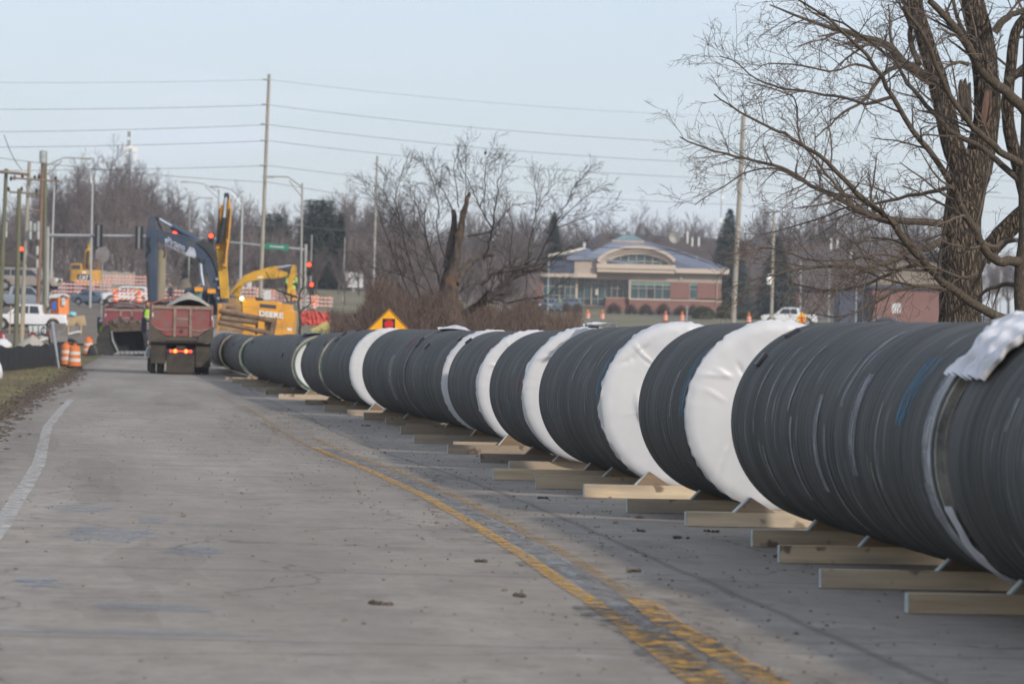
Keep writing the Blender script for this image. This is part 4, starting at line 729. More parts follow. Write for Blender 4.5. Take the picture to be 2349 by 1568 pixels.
C_L = [([(880, 1440), (980, 1380), (1080, 1320), (1210, 1220), (1300, 1130), (1430, 1080), (1580, 1058)], (62, 24)), ([(1060, 1190), (1130, 1110), (1280, 1070), (1400, 1050), (1500, 1030), (1600, 985), (1700, 930), (1820, 850)], (30, 6)), ([(850, 1170), (950, 1030), (1050, 950), (1150, 940)], (70, 38)),
       ([(1080, 980), (1120, 850), (1150, 700), (1180, 520), (1190, 400), (1220, 280), (1240, 180)], (18, 3)), ([(1150, 740), (1100, 660), (1050, 560), (1010, 470), (960, 360), (900, 240), (860, 130)], (14, 3)), ([(1050, 560), (1090, 440), (1080, 300), (1100, 180), (1140, 120)], (10, 3)), ([(950, 800), (1040, 770), (1150, 745), (1250, 600), (1350, 540), (1440, 520)], (16, 4)),
       ([(580, 1300), (540, 1200), (480, 1000), (420, 750), (390, 620), (360, 500), (390, 380), (430, 250), (460, 190)], (16, 3)), ([(540, 1400), (450, 1200), (380, 1000), (300, 800), (240, 620), (200, 480), (150, 380)], (14, 3)), ([(760, 1250), (700, 1100), (640, 920), (590, 730), (540, 560), (500, 430), (470, 330)], (16, 3)), ([(700, 1050), (620, 800), (600, 640), (640, 480), (660, 330)], (10, 3)), ([(780, 1000), (700, 740), (720, 560), (680, 420), (640, 220)], (12, 3)),
       ([(830, 600), (780, 480), (700, 340), (640, 260)], (12, 3)), ([(880, 560), (860, 400), (830, 260), (860, 150)], (10, 3)), ([(930, 560), (940, 400), (930, 250), (925, 100)], (9, 3)), ([(1480, 1050), (1560, 900), (1640, 720), (1700, 620), (1760, 520), (1800, 400), (1900, 290), (1940, 250)], (13, 3)), ([(1660, 720), (1780, 690), (1880, 650), (1980, 600), (2080, 530)], (8, 2)), ([(1680, 680), (1800, 560), (1920, 460), (1990, 400)], (8, 2)),
       ([(1300, 1080), (1290, 900), (1310, 750), (1290, 640), (1250, 560)], (12, 4)), ([(1430, 1080), (1440, 880), (1480, 700), (1500, 520), (1490, 380), (1460, 290)], (11, 3)), ([(1500, 600), (1560, 480), (1620, 400), (1680, 350)], (7, 2)), ([(960, 1360), (1100, 1300), (1280, 1330), (1400, 1300), (1560, 1270), (1640, 1240), (1780, 1180)], (16, 4)), ([(820, 1320), (900, 1230), (960, 1190), (1040, 1185)], (12, 4)), ([(640, 1250), (500, 1150), (340, 1080), (200, 1010), (60, 960)], (12, 3)), ([(560, 1420), (400, 1260), (240, 1150), (100, 1100)], (12, 3)), ([(1420, 1100), (1400, 1300), (1380, 1500), (1370, 1600)], (9, 6)), ([(700, 1300), (560, 1020), (520, 860), (440, 720), (330, 560), (280, 420), (300, 300)], (11, 3))]
cfgmin[0] = .0062
for k, (pts, w) in enumerate(C_L):
    dz = rd.uniform(-2, 2); Q, rs = poly_limb([ct(*p) for p in pts], w, YC - .2, 1, rd, .02, lambda t, dz=dz: dz * t); (tC if k < 3 else cC).tube(Q, [r * 1.0 / .2853 * .2853 * .2853 / .2853 * .30 for r in rs], 8 if k < 3 else 5, cap=False)
    if k != 2: sprout(rd, [cC] * 3, Q, [r * .3 for r in rs], 0, [(5.6, 1.05, .5, 38, .06, .03, 4, 0), (6.0, .55, .6, 38, .07, .03, 3, 1), (6.0, .28, .8, 38, .09, .02, 3, 2)], .10)
tC.build('trunk', m_oldbark, rootC, True); cC.build('crown', M('dark_bare_twigs', (.062, .050, .046), .9, var=.3), rootC)
# small bare sapling in front of the yellow excavator
YD = 140.
def dt(x, y): return (487.5 + x * .139, 585 + y * .139)
rootD = thing('bare_tree', 'small dark bare sapling standing between the yellow excavator and the bicycle sign', 'tree', (Wp(*dt(1440, 1400), YD).x, YD, gz(-8, YD))); rd = R2(31); tD, cD = MB(), MB(); cfgmin[0] = .010
for k, (pts, w) in enumerate([([(1440, 1650), (1435, 1400), (1450, 1150), (1440, 930), (1420, 780), (1440, 650), (1490, 540), (1510, 400), (1500, 250)], (60, 18)), ([(1400, 700), (1290, 660), (1150, 610), (1040, 560), (980, 470), (930, 370), (880, 280)], (44, 14)), ([(1460, 930), (1540, 860), (1620, 800), (1620, 650), (1650, 560), (1700, 430), (1720, 330)], (30, 10)), ([(1260, 790), (1210, 700), (1180, 600), (1150, 500)], (30, 10)), ([(1480, 560), (1560, 540), (1680, 580)], (20, 8))]):
    Q, rs = poly_limb([dt(*p) for p in pts], w, YD, 1, rd, .01); rs = [r * .139 for r in rs]; tD.tube(Q, rs, 8, cap=False); sprout(rd, [cD] * 3, Q, rs, 0, [(2.6, .8, .5, 45, .14, .02, 4, 0), (4, .4, .6, 40, .15, 0, 3, 1)], .4)
tD.build('trunk', m_oldbark, rootD, True); cD.build('crown', m_twig, rootD)

# far bare trees: six kinds, copied
def far_tree(seed, H, spread, dens=1., slim=0):
    rd = R2(seed); root = thing('bare_tree', 'x', 'tree', (0, 0, 0)); t, c = MB(), MB(); cfgmin[0] = .020
    q, s = limb(rd, (0, 0, -.5), (0, 0, 1), H * .55, .26, .15, 6, .04, .05); t.tube(q, s, 6, cap=False); tops = []
    for k in range(5 + (slim == 0) * 2):
        p, d = at_(q, rd.uniform(.35, 1)); d2 = rdir(rd, (0, 0, 1), radians(rd.uniform(10, 30 if slim else 50))); l = H * rd.uniform(.38, .58) * (1 if slim else spread); a, b = limb(rd, p, d2, l, .13, .035, 5, .08, .07); t.tube(a, b, 4, cap=False); tops.append((a, b))
    a, b = limb(rd, q[-1], (0, 0, 1), H * .45, .15, .03, 5, .07, .05); t.tube(a, b, 4, cap=False); tops.append((a, b))
    for a, b in tops: sprout(rd, [c] * 3, a, b, 0, [(2.2 * dens, H * .19, .5, 36, .09, .06, 3, 0), (2.6 * dens, H * .10, .7, 34, .10, .05, 3, 1), (3.2, H * .06, .8, 32, .12, .02, 3, 2)], .1)
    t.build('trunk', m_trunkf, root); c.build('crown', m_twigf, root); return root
FT = [far_tree(101, 16, 1.1), far_tree(102, 15, 1.0, 1.1), far_tree(103, 17, .8, 1., 1), far_tree(104, 14, 1.2), far_tree(105, 15, .8, .9, 1), far_tree(106, 12, 1.3, 1.2)]
used = [True] * 6
def put_tree(px, ptop, Y, rd, label, group, k=None, base=None):
    k = rd.randrange(6) if k is None else k; Hh = [16, 15, 17, 14, 15, 12][k] * 1.03; p = Wp(px, ptop, Y); g = gz(p.x, Y) if base is None else base; sc = max(.3, (p.z - g) / Hh)
    o = place(FT[k], used[k], (p.x, Y, g - .1), rd.uniform(0, 6.28), label, (sc * rd.uniform(.9, 1.25),) * 2 + (sc,)); used[k] = False; o['group'] = group
TOPL = [(-60, 480), (0, 470), (60, 450), (115, 415), (160, 372), (200, 365), (250, 372), (300, 382), (345, 400), (400, 418), (420, 470), (460, 500), (520, 452), (560, 460), (610, 480), (660, 462), (700, 490), (760, 440), (800, 455), (840, 460), (900, 430), (960, 490), (1040, 500), (1100, 480), (1200, 478), (1290, 495), (1340, 520)]
rd = R2(44)
for i in range(64):      # back rank
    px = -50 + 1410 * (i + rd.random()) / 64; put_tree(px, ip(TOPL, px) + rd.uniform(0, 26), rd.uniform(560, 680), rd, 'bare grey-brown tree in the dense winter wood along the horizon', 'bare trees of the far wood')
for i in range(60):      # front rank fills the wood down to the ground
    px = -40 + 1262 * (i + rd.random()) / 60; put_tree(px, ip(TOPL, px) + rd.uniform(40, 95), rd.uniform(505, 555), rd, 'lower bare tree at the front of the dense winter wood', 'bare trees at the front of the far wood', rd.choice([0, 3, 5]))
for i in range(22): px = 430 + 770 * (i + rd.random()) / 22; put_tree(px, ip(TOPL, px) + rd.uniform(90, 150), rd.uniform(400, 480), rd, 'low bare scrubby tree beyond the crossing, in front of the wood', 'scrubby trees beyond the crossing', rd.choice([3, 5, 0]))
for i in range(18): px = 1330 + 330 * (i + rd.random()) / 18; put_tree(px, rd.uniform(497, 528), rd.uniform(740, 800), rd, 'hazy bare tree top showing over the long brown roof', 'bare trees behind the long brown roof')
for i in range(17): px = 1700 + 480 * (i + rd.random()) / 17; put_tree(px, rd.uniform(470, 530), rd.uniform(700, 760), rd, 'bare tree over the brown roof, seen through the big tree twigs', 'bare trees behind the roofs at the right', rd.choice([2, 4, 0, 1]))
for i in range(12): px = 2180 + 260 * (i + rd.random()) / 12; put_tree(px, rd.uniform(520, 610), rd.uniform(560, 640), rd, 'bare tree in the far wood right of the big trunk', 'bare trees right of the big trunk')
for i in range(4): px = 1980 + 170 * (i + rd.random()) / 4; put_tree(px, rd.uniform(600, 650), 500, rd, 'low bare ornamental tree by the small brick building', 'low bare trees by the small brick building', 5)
# understorey of the wood: too fine to count
mb = MB(); rd = R2(66)
for i in range(26000):
    px = rd.uniform(-60, 1235); Y = rd.uniform(500, 640); x = Wp(px, 600, Y).x; g = gz(x, Y); h = rd.random() ** 1.3 * (6.5 if px > 420 else 8); l = rd.uniform(.8, 2.2); d = Vector((rd.gauss(0, .35), rd.gauss(0, .35), 1)).normalized() * l; w = rd.uniform(.03, .07)
    p = Vector((x, Y, g + h)); mb.add([p - Vector((w, 0, 0)), p + Vector((w, 0, 0)), p + d], [(0, 1, 2)])
tag(mb.build('wood_understorey', m_twigf), 'tangled brown undergrowth at the foot of the far wood', 'undergrowth', kind='stuff')
mb = MB()
for i in range(80000):      # scrub by the broken tree
    px = rd.uniform(760, 1430) if i % 3 else rd.gauss(950, 60); Y = rd.uniform(128, 172); p = Wp(px, 748, Y); g = gz(p.x, Y); k = noise.noise(Vector((px * .012, 3, 1))) + (.95 if 840 < px < 1060 else .35) ; 
    h = (2.3 + .9 * k if px < 1330 else 1.7) * rd.random() ** .7; d = Vector((rd.gauss(0, .4), rd.gauss(0, .4), .8)).normalized() * rd.uniform(.25, .6); w = rd.uniform(.006, .013); q = Vector((p.x, Y, g + h)); mb.add([q - Vector((w, 0, 0)), q + Vector((w, 0, 0)), q + d], [(0, 1, 2)])
tag(mb.build('roadside_scrub', m_scrub), 'brown dry scrub and brambles round the foot of the broken tree', 'scrub', kind='stuff')
# evergreens
def needle_tree(name, label, px, ptop, pbase, Y, halfw, mat_, n, cone=True, seed=0):
    rd = R2(seed); c = Wp(px, ptop, Y); b = Wp(px, pbase, Y); g = min(b.z, gz(c.x, Y)); H_ = c.z - g; Rm = halfw * Y / FPX
    root = thing(name, label, 'evergreen tree', (c.x, Y, g)); mb = MB(); mb.tube([(c.x, Y, g - .3), (c.x, Y, g + H_ * .9)], [.22, .04], 6); mb.build('trunk', m_trunkf, root); mb = MB()
    for i in range(n):
        t = rd.random() ** (.6 if cone else .8) ; a = rd.uniform(0, 2 * pi)
        lay = 1 + .16 * sin(t * 46 + 2 * sin(a * 3)); R = (Rm * (t ** .85) * lay if cone else Rm * (sin(pi * min(1, .12 + t * .8)) ** .5) * (1 + .3 * noise.noise(Vector((cos(a) * 2, sin(a) * 2, t * 5 + seed)))))
        q = rd.random() ** .45 * rd.choice([1, 1, 1, 1.12, 1.25]); h = H_ * (1 - t) + g; x, y = c.x + R * q * cos(a), Y + R * q * sin(a); s_ = rd.uniform(.14, .34) * Y / 420
        d = Vector((cos(a), sin(a), rd.uniform(-.5, .25))) * s_; e = Vector((-sin(a), cos(a), rd.uniform(-.3, .3))) * s_ * .5; p = Vector((x, y, h)); mb.add([p - e, p + e, p + d * 1.4], [(0, 1, 2)])
    mb.build('foliage', mat_, root); return root
needle_tree('spruce_tree', 'tall blue-green spruce between the bank and the wooden pole', 1675, 478, 712, 600, 60, m_spruce, 15000, seed=1)
needle_tree('spruce_tree', 'smaller blue-green spruce behind the short wooden pole', 1785, 542, 712, 535, 54, m_spruce, 11000, seed=2)
needle_tree('pine_tree', 'broad round dark green pine left of the tall metal lamp pole', 735, 458, 640, 500, 48, m_everg, 15000, False, 3)
needle_tree('spruce_tree', 'small pointed dark evergreen next to the broad green pine', 784, 487, 640, 500, 20, m_everg, 6000, True, 4)
needle_tree('pine_tree', 'distant pale green pine crown behind the tallest wooden pole', 632, 490, 640, 560, 36, m_everg, 8000, False, 5)
needle_tree('spruce_tree', 'dark conical evergreen behind the right side of the broken tree', 1272, 486, 660, 612, 36, m_everg, 8000, True, 6)
needle_tree('pine_tree', 'dim dark evergreen left of the big trunk above the tan roof', 2150, 575, 690, 600, 26, m_everg, 5000, False, 7)
needle_tree('pine_tree', 'dark evergreen clump low behind the white mailbox panel inside the boom arch', 445, 590, 665, 480, 26, m_everg, 4000, False, 8)

# ---------------------------------------------------------------- buildings
def BP(x0, y0, sx, sy, k=1): return lambda zx, zy: (x0 + zx * sx, y0 + zy * sy)
qb = BP(1192.9, 516.1, .21486, .21486)
YBK = 560.
def bk(zx, zy, d=0): p = Wp(*qb(zx, zy), YBK); return Vector((p.x, YBK + d, p.z))
zg = gz(40, YBK) - .3
bank = thing('bank_building', 'low red brick bank with arched gable window and slate blue metal roof', 'building', (bk(1170, 870).x, YBK, zg))
def wall(name, pts, m, d0, d1, parent): mb = MB(); mb.prism([Vector((p.x, YBK + d0, p.z)) for p in pts], (0, d1 - d0, 0)); return mb.build(name, m, parent)
def rect(zx0, zy0, zx1, zy1): a, b = bk(zx0, zy0), bk(zx1, zy1); return [Vector((a.x, 0, b.z)), Vector((b.x, 0, b.z)), Vector((b.x, 0, a.z)), Vector((a.x, 0, a.z))]
def lvl(zx0, zx1, ytop, ybot): return [bk(zx0, ybot), bk(zx1, ybot + (zx1 - zx0) * .0), bk(zx1, ytop), bk(zx0, ytop)]
def wl(name, x0, y0, x1, y1, m, d0, d1, parent): 
    a, b = bk(x0, y0), bk(x1, y0); c = bk(x0, y1); A = [Vector((a.x, 0, c.z)), Vector((b.x, 0, c.z)), Vector((b.x, 0, a.z)), Vector((a.x, 0, a.z))]; return wall(name, A, m, d0, d1, parent)
def low(o_name, x0, x1, y0, m, d0, d1): a, b = bk(x0, y0), bk(x1, y0); return wall(o_name, [Vector((a.x, 0, zg)), Vector((b.x, 0, zg)), Vector((b.x, 0, a.z)), Vector((a.x, 0, a.z))], m, d0, d1, bank)
low('brick_base', 1170, 2155, 797, m_brick, 0, 16); wl('sill_band', 1165, 783, 2160, 797, m_trim, -.12, .2, bank)
for x0, x1 in ((1608, 1815), (1898, 2155)): wl('brick_wall', x0, 600, x1, 783, m_brick, .02, 16, bank)
wl('stucco_wall', 1175, 500, 2158, 600, m_stucco, -.03, 16, bank); wl('corner_pier', 1165, 585, 1186, 783, m_frame, -.06, .5, bank); wl('downspout', 2105, 560, 2113, 860, m_frame, -.15, -.03, bank)
def window(x0, y0, x1, y1, cols, rows, d=.15, par=bank, gm=None, blind=1):
    fr = MB(); a, b = bk(x0, y0), bk(x1, y1); zt, zb = a.z, bk(x0, y1).z; w = b.x - a.x; t = .07
    ys = [zt + (zb - zt) * r for r in rows]
    for i in range(cols + 1): X = a.x + w * i / cols; fr.bbox((X - t / 2, YBK + d - .1, zb), (X + t / 2, YBK + d, zt))
    for z in ys: fr.bbox((a.x, YBK + d - .097, z - t / 2), (b.x, YBK + d - .003, z + t / 2))
    f = fr.build('window', m_frame, par)
    for i in range(cols):
        for k in range(len(ys) - 1):
            p = MB(); p.bbox((a.x + w * i / cols + t / 2, YBK + d - .05, ys[k + 1] + t / 2), (a.x + w * (i + 1) / cols - t / 2, YBK + d - .02, ys[k] - t / 2)); p.build('pane', m_blind if (k == 0 and blind) else (gm or (m_glass if (i * 7 + k * 3) % 4 else m_glassd)), f)
    bk_ = MB(); bk_.bbox((a.x, YBK + d + .01, zb), (b.x, YBK + d + .05, zt)); bk_.build('window_backing', m_glassd, par)
window(1186, 588, 1608, 783, 5, [0, .25, .43, 1]); window(1817, 604, 1897, 783, 1, [0, .2, .45, 1])
# recessed entrance
low('brick_planter', 918, 1166, 776, m_brick, .6, 3); wl('brick_cap', 914, 770, 1166, 778, m_trim, .5, 3, bank)
window(620, 572, 985, 852, 5, [0, .14, .33, .74, 1], 2.2, blind=0); window(985, 572, 1168, 776, 3, [0, .14, .5, 1], 1.6, gm=m_glassd, blind=0)
wl('stucco_header', 600, 500, 1175, 572, m_stucco, .3, 6, bank); wl('entry_pillar', 598, 560, 622, 860, m_trim, .2, .8, bank); wl('entry_pillar', 765, 570, 777, 852, m_frame, 1.9, 2.2, bank)
wl('door_notice', 812, 680, 840, 745, m_swhite, 2.02, 2.05, bank)
# left wing
wl('stucco_wall', 585, 365, 825, 560, m_stucco, -.6, 8, bank); wl('dark_panel', 300, 378, 584, 512, m_panelb, -.5, 7, bank); wl('fascia', 225, 512, 820, 550, m_trim, -1.2, 5, bank); window(250, 552, 598, 830, 6, [0, .35, .7, 1], .4, blind=0)
low('brick_base', 240, 600, 830, m_brick, .1, 1.2); wl('brick_pier', 118, 560, 245, 860, m_brick2, 0, 5, bank)
# arched gable
def arch(x0, x1, yb, yt, n=28, flatk=1.0): 
    return [(x0 + (x1 - x0) * i / n, yb + (yt - yb) * (max(0, 1 - abs(2 * i / n - 1) ** 2.1)) ** .75) for i in range(n + 1)]
def archband(name, oa, ia, m, d0, d1):
    mb = MB(); n = len(oa)
    for i in range(n - 1):
        q = [bk(*oa[i]), bk(*oa[i + 1]), bk(*ia[i + 1]), bk(*ia[i])]; mb.prism([Vector((p.x, YBK + d0, p.z)) for p in q], (0, d1 - d0, 0))
    return mb.build(name, m, bank)
archband('arch_fascia', arch(820, 1660, 372, 222), arch(842, 1640, 400, 250), m_trim, -1.6, 1.5); archband('arch_band', arch(842, 1640, 402, 251), arch(880, 1612, 415, 284), m_stucco, -1.2, 1.5)
archband('arch_band', arch(880, 1612, 415, 285), arch(905, 1590, 425, 312), m_trim, -.9, 1.5)
a = arch(906, 1589, 424, 313); mb = MB(); mb.prism([Vector((bk(*p).x, YBK - .3, bk(1240, p[1]).z)) for p in a], (0, .1, 0)); wn = mb.build('arched_window', m_glass, bank)
for i in range(1, 8): X = 906 + 683 * i / 8; yt = ip([(p[0], p[1]) for p in a], X); mb = MB(); p0, p1 = bk(X, yt), bk(X, 424); mb.bbox((p0.x - .05, YBK - .4, bk(1240, 424).z), (p0.x + .05, YBK - .31, bk(1240, yt).z)); mb.build('mullion', m_frame, wn)
mb = MB(); mb.bbox((bk(940, 0).x, YBK - .40, bk(1240, 386).z - .05), (bk(1555, 0).x, YBK - .32, bk(1240, 386).z + .05)); mb.build('transom', m_frame, wn)
wl('gable_base', 820, 412, 1660, 460, m_trim, -1.7, 1, bank); wl('gable_base', 826, 460, 1650, 500, m_trim, -1.5, 1, bank); wl('fascia', 1660, 462, 2232, 512, m_trim, -1.3, 6, bank)
# roofs with raised seams
def seamed(name, poly, m, n, par, d=(0, 9), sd_=None):
    mb = MB(); mb.prism(poly, (0, 0, -.25)); r = mb.build(name, m, par); sb = MB()
    lo0, lo1, hi1, hi0 = [Vector(p) for p in poly]
    for i in range(n + 1):
        t = i / n; a_, b_ = lo0.lerp(lo1, t), hi0.lerp(hi1, t); sb.tube([a_ + Vector((0, 0, .04)), b_ + Vector((0, 0, .04))], .06, 3, cap=False)
    sb.build('roof_seam', m, r); return r
def at(zx, zy, d): p = Wp(*qb(zx, zy), YBK); return Vector((p.x, YBK + d, p.z))
seamed('roof', [at(1500, 462, -1.2), at(2230, 485, -1.2), at(1350, 172, 7), at(1180, 168, 7)], m_roof, 30, bank); seamed('roof', [at(700, 330, -1), at(1500, 462, -1.0), at(1180, 168, 6.9), at(1000, 165, 6.9)], m_roof, 24, bank)
seamed('roof', [at(500, 352, -1), at(860, 358, -1), at(735, 250, 4), at(700, 248, 4)], m_roof, 12, bank); mb = MB(); mb.tube([at(300, 330, -1), at(500, 295, 1), at(700, 244, 4)], .22, 5); mb.build('roof_flashing', m_roofs, bank)
mb = MB(); mb.tube([at(1350, 168, 7), at(1700, 268, 3.5), at(2236, 478, -1.2)], .13, 5); mb.build('ridge_cap', m_roof, bank)
wl('cupola_base', 1000, 142, 1345, 172, m_stucco, 6.6, 10, bank); mb = MB(); A = [at(1012, 142, 6.5), at(1335, 142, 6.5), at(1235, 96, 8), at(1120, 96, 8)]; mb.prism(A, (0, .3, 0)); cp = mb.build('skylight', m_cup, bank)
for t in (.17, .34, .5, .66, .83): mb = MB(); mb.tube([A[0].lerp(A[1], t) - Vector((0, .02, 0)), A[3].lerp(A[2], t) - Vector((0, .02, 0))], .045, 4); mb.build('skylight_bar', m_roofs, cp)
mb = MB(); mb.ball(bk(1718, 570, -.1), .25, n=6); mb.build('security_light', m_swhite, bank); mb = MB(); mb.box(bk(695, 215, 3.6), (.35, .35, .9)); mb.build('roof_vent', m_pvc, bank)
# very long brown-roofed building behind
YL = 650.
def ll(px, py, d=0): p = Wp(px, py, YL); return Vector((p.x, YL + d, p.z))
lb = thing('long_building', 'very long building with a brown shingle roof behind the bank', 'building', (ll(1700, 700).x, YL, gz(40, YL)))
mb = MB(); A, B_, C_, D_ = ll(1325, 640, -6), ll(2170, 668, -6), ll(2120, 566, 6), ll(1378, 533, 6); mb.prism([A, B_, C_, D_], (0, 0, -.4)); rf = mb.build('roof', m_brown, lb)
mb = MB(); mb.prism([ll(1316, 640, -6), A, D_, ll(1368, 538, 18)], (0, 0, -.4)); mb.build('roof_hip', m_panelb, lb)
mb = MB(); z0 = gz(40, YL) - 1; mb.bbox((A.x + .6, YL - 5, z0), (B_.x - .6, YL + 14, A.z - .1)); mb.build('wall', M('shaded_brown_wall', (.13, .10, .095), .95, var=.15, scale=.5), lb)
for px, py, hh in ((1577, 546, 1.9), (1588, 553, 1.0), (1603, 553, 1.0), (1906, 560, 1.6), (1920, 560, 1.3), (1598, 595, .8), (1952, 580, .8)):
    p = ll(px, py, -1); mb = MB(); mb.tube([p - Vector((0, 0, .9)), p + Vector((0, 0, hh * .6))], .16, 6); mb.build('vent_pipe', m_pvc, rf)
for px, py in ((1415, 536), (1483, 541), (1518, 542), (1600, 546), (1622, 546), (1700, 552), (1740, 553), (1820, 556)): p = ll(px, py, 4); mb = MB(); mb.box(p, (.9, .6, .35)); mb.build('roof_box', m_panelb, rf)
mb = MB(); mb.lathe([(.001, 0), (.8, -.25), (1.0, -.3)], 14, ll(1549, 544, 1), 'Y'); mb.build('satellite_dish', m_galv, rf)
# brick entrance block and small brick building at the right
YE = 540.
def ee(px, py, d=0): p = Wp(px, py, YE); return Vector((p.x, YE + d, p.z))
def eb(name, px0, py0, px1, py1, m, d0, d1, par, down=False): a, b, c = ee(px0, py0), ee(px1, py0), ee(px0, py1); mb = MB(); mb.bbox((a.x, YE + d0, (par.location.z - .5) if down else c.z), (b.x, YE + d1, a.z)); return mb.build(name, m, par)
en = thing('brick_entrance_block', 'small red brick entrance with dark door and white notice, behind the short pole', 'building', (ee(1790, 720).x, YE, gz(45, YE)))
eb('wall', 1748, 672, 1838, 700, m_brick2, 0, 6, en, True); eb('pier', 1744, 670, 1752, 700, m_trim, -.2, .3, en, True); eb('pier', 1806, 670, 1812, 700, m_trim, -.2, .3, en, True); eb('door', 1784, 696, 1805, 700, m_dark, -.15, 0, en, True); eb('notice_board', 1784, 674, 1794, 693, m_swhite, -.2, -.02, en)
YS2 = 490.
bs = thing('brick_building', 'small dull red brick building with a tan hipped roof left of the big trunk', 'building', (Wp(2080, 720, YS2).x, YS2, gz(50, YS2)))
def ss(px, py, d=0): p = Wp(px, py, YS2); return Vector((p.x, YS2 + d, p.z))
mb = MB(); a, b = ss(2003, 655), ss(2200, 655); mb.bbox((a.x, YS2, bs.location.z - .5), (b.x, YS2 + 12, a.z)); mb.build('wall', m_brick2, bs)
mb = MB(); a, b = ss(1995, 648), ss(2200, 648); mb.bbox((a.x, YS2 - .5, ss(1995, 660).z), (b.x, YS2 + 12.5, a.z)); mb.build('eave_band', m_panelb, bs)
mb = MB(); ev = [ss(1993, 650, -.6), ss(2235, 650, -.6), ss(2150, 602, 6), ss(2072, 602, 6)]; mb.prism(ev, (0, 0, -.2)); rf = mb.build('roof', m_tan, bs)
mb = MB()
for i in range(28): mb.tube([ev[0].lerp(ev[1], i / 27) + Vector((0, 0, .05)), ev[3].lerp(ev[2], i / 27) + Vector((0, 0, .05))], .07, 3, cap=False)
mb.build('roof_rib', m_tan, rf); mb = MB(); a = ss(1985, 680); mb.bbox((a.x, YS2 - .1, bs.location.z - .4), (a.x + 1.1, YS2 + .1, a.z)); mb.build('door', m_dark, bs)
mb = MB(); a, b = ss(1930, 668), ss(1984, 668); mb.bbox((a.x, YS2 + 1, bs.location.z - .4), (b.x, YS2 + 10, a.z)); mb.build('side_wing', m_panelb, bs)
# house and pale fence far left
YH = 470.
hs = thing('pale_house', 'pale house wall half hidden behind the utility poles at the far left', 'building', Wp(40, 660, YH))
mb = MB(); a, b = Wp(-40, 607, YH), Wp(104, 607, YH); mb.bbox((a.x, YH, gz(a.x, YH) - .5), (b.x, YH + 9, a.z)); mb.build('wall', m_wallfar, hs)
mb = MB(); mb.prism([Vector((a.x - .5, YH - .4, a.z)), Vector((b.x + .5, YH - .4, a.z)), Vector(((a.x + b.x) / 2, YH - .4, a.z + 2.0))], (0, 10, 0)); mb.build('roof', m_brown, hs); mb = MB(); p = Wp(76, 640, YH); mb.bbox((p.x - .6, YH - .1, p.z - .8), (p.x + .6, YH + .1, p.z + .8)); mb.build('window', m_win, hs)
bw = thing('boundary_wall', 'pale concrete panel wall behind the ochre excavator', 'wall', Wp(260, 640, 500))
for i in range(6):
    a = Wp(233 + i * 13, 621 + i * .6, 500); g = gz(a.x, 500) - .2; mb = MB(); mb.bbox((a.x, 500, g), (a.x + .70, 500.2, a.z - .1 * (i % 2))); mb.build('panel', m_wallfar, bw)
sp_ = [((545, 640), (586, 672), 480, 'white graffiti-marked panel board above the yellow boom arch', 'sign board'), ((606, 666), (622, 688), 380, 'upright pale panel beside the barricades above the yellow hood', 'panel'), ((1372 / 1.7437, 1087 / 1.7437), (1452 / 1.7437, 1150 / 1.7437), 470, 'pale board half hidden behind the broken tree branches', 'sign board'), ((2047, 695), (2067, 718), 430, 'white square sign back on a post right of the white pickup', 'road sign'), ((447, 650), (463, 671), 430, 'grey cabinet on the far side, framed by the boom', 'utility cabinet')]
for (x0, y0), (x1, y1), Y, lab, cat in sp_:
    a, b = Wp(x0, y0, Y), Wp(x1, y1, Y); root = thing('sign_board' if 'pan' not in cat and 'cab' not in cat else cat.replace(' ', '_'), lab, cat, ((a.x + b.x) / 2, Y, gz(a.x, Y))); mb = MB(); mb.bbox((a.x, Y, b.z), (b.x, Y + (.6 if 'cab' in cat else .06), a.z)); mb.build('panel', m_swhite if 'cab' not in cat else m_ins, root)
    mb = MB(); mb.tube([((a.x + b.x) / 2, Y + .1, min(gz(a.x, Y), b.z) - .2), ((a.x + b.x) / 2, Y + .1, b.z + .1)], .06, 5); mb.build('post', m_galv, root)
# shrubs and hedges before the bank
def shrub(name, label, px, py, w, h, Y, mat_, n, seed, ev=False):
    rd = R2(seed); c = Wp(px, py, Y); s_ = Y / FPX; mb = MB(); W_, H_ = w * s_ / 2, h * s_
    for i in range(n):
        a, b = rd.uniform(0, 2 * pi), rd.uniform(0, pi / 2); r = rd.uniform(.82, 1) if ev else rd.uniform(.4, 1.05); p = Vector((W_ * r * cos(a) * cos(b), W_ * r * sin(a) * cos(b), H_ * r * sin(b))); d = (p.normalized() + Vector((rd.gauss(0, .5),) * 3)).normalized() * (.22 if ev else .45); e = d.orthogonal().normalized() * (.09 if ev else .03); q = Vector((c.x, Y, c.z)) + p; mb.add([q - e, q + e, q + d], [(0, 1, 2)])
    if ev: mb.ball((c.x, Y, c.z), 1, (W_ * .86, W_ * .86, H_ * .86), 10)
    return tag(mb.build(name, mat_), label, 'shrub')
rd = R2(9)
for i, (px, w) in enumerate([(1268, 34), (1300, 24), (1326, 20), (1408, 34), (1448, 26), (1482, 32), (1522, 34), (1562, 32), (1590, 20)]): shrub('leafless_shrub', f'purplish leafless shrub, {ORD[i]} from the left in the row before the bank', px, 716 + (px - 1268) * .022, w, rd.uniform(17, 22), 533, m_scrub, 1500, i)
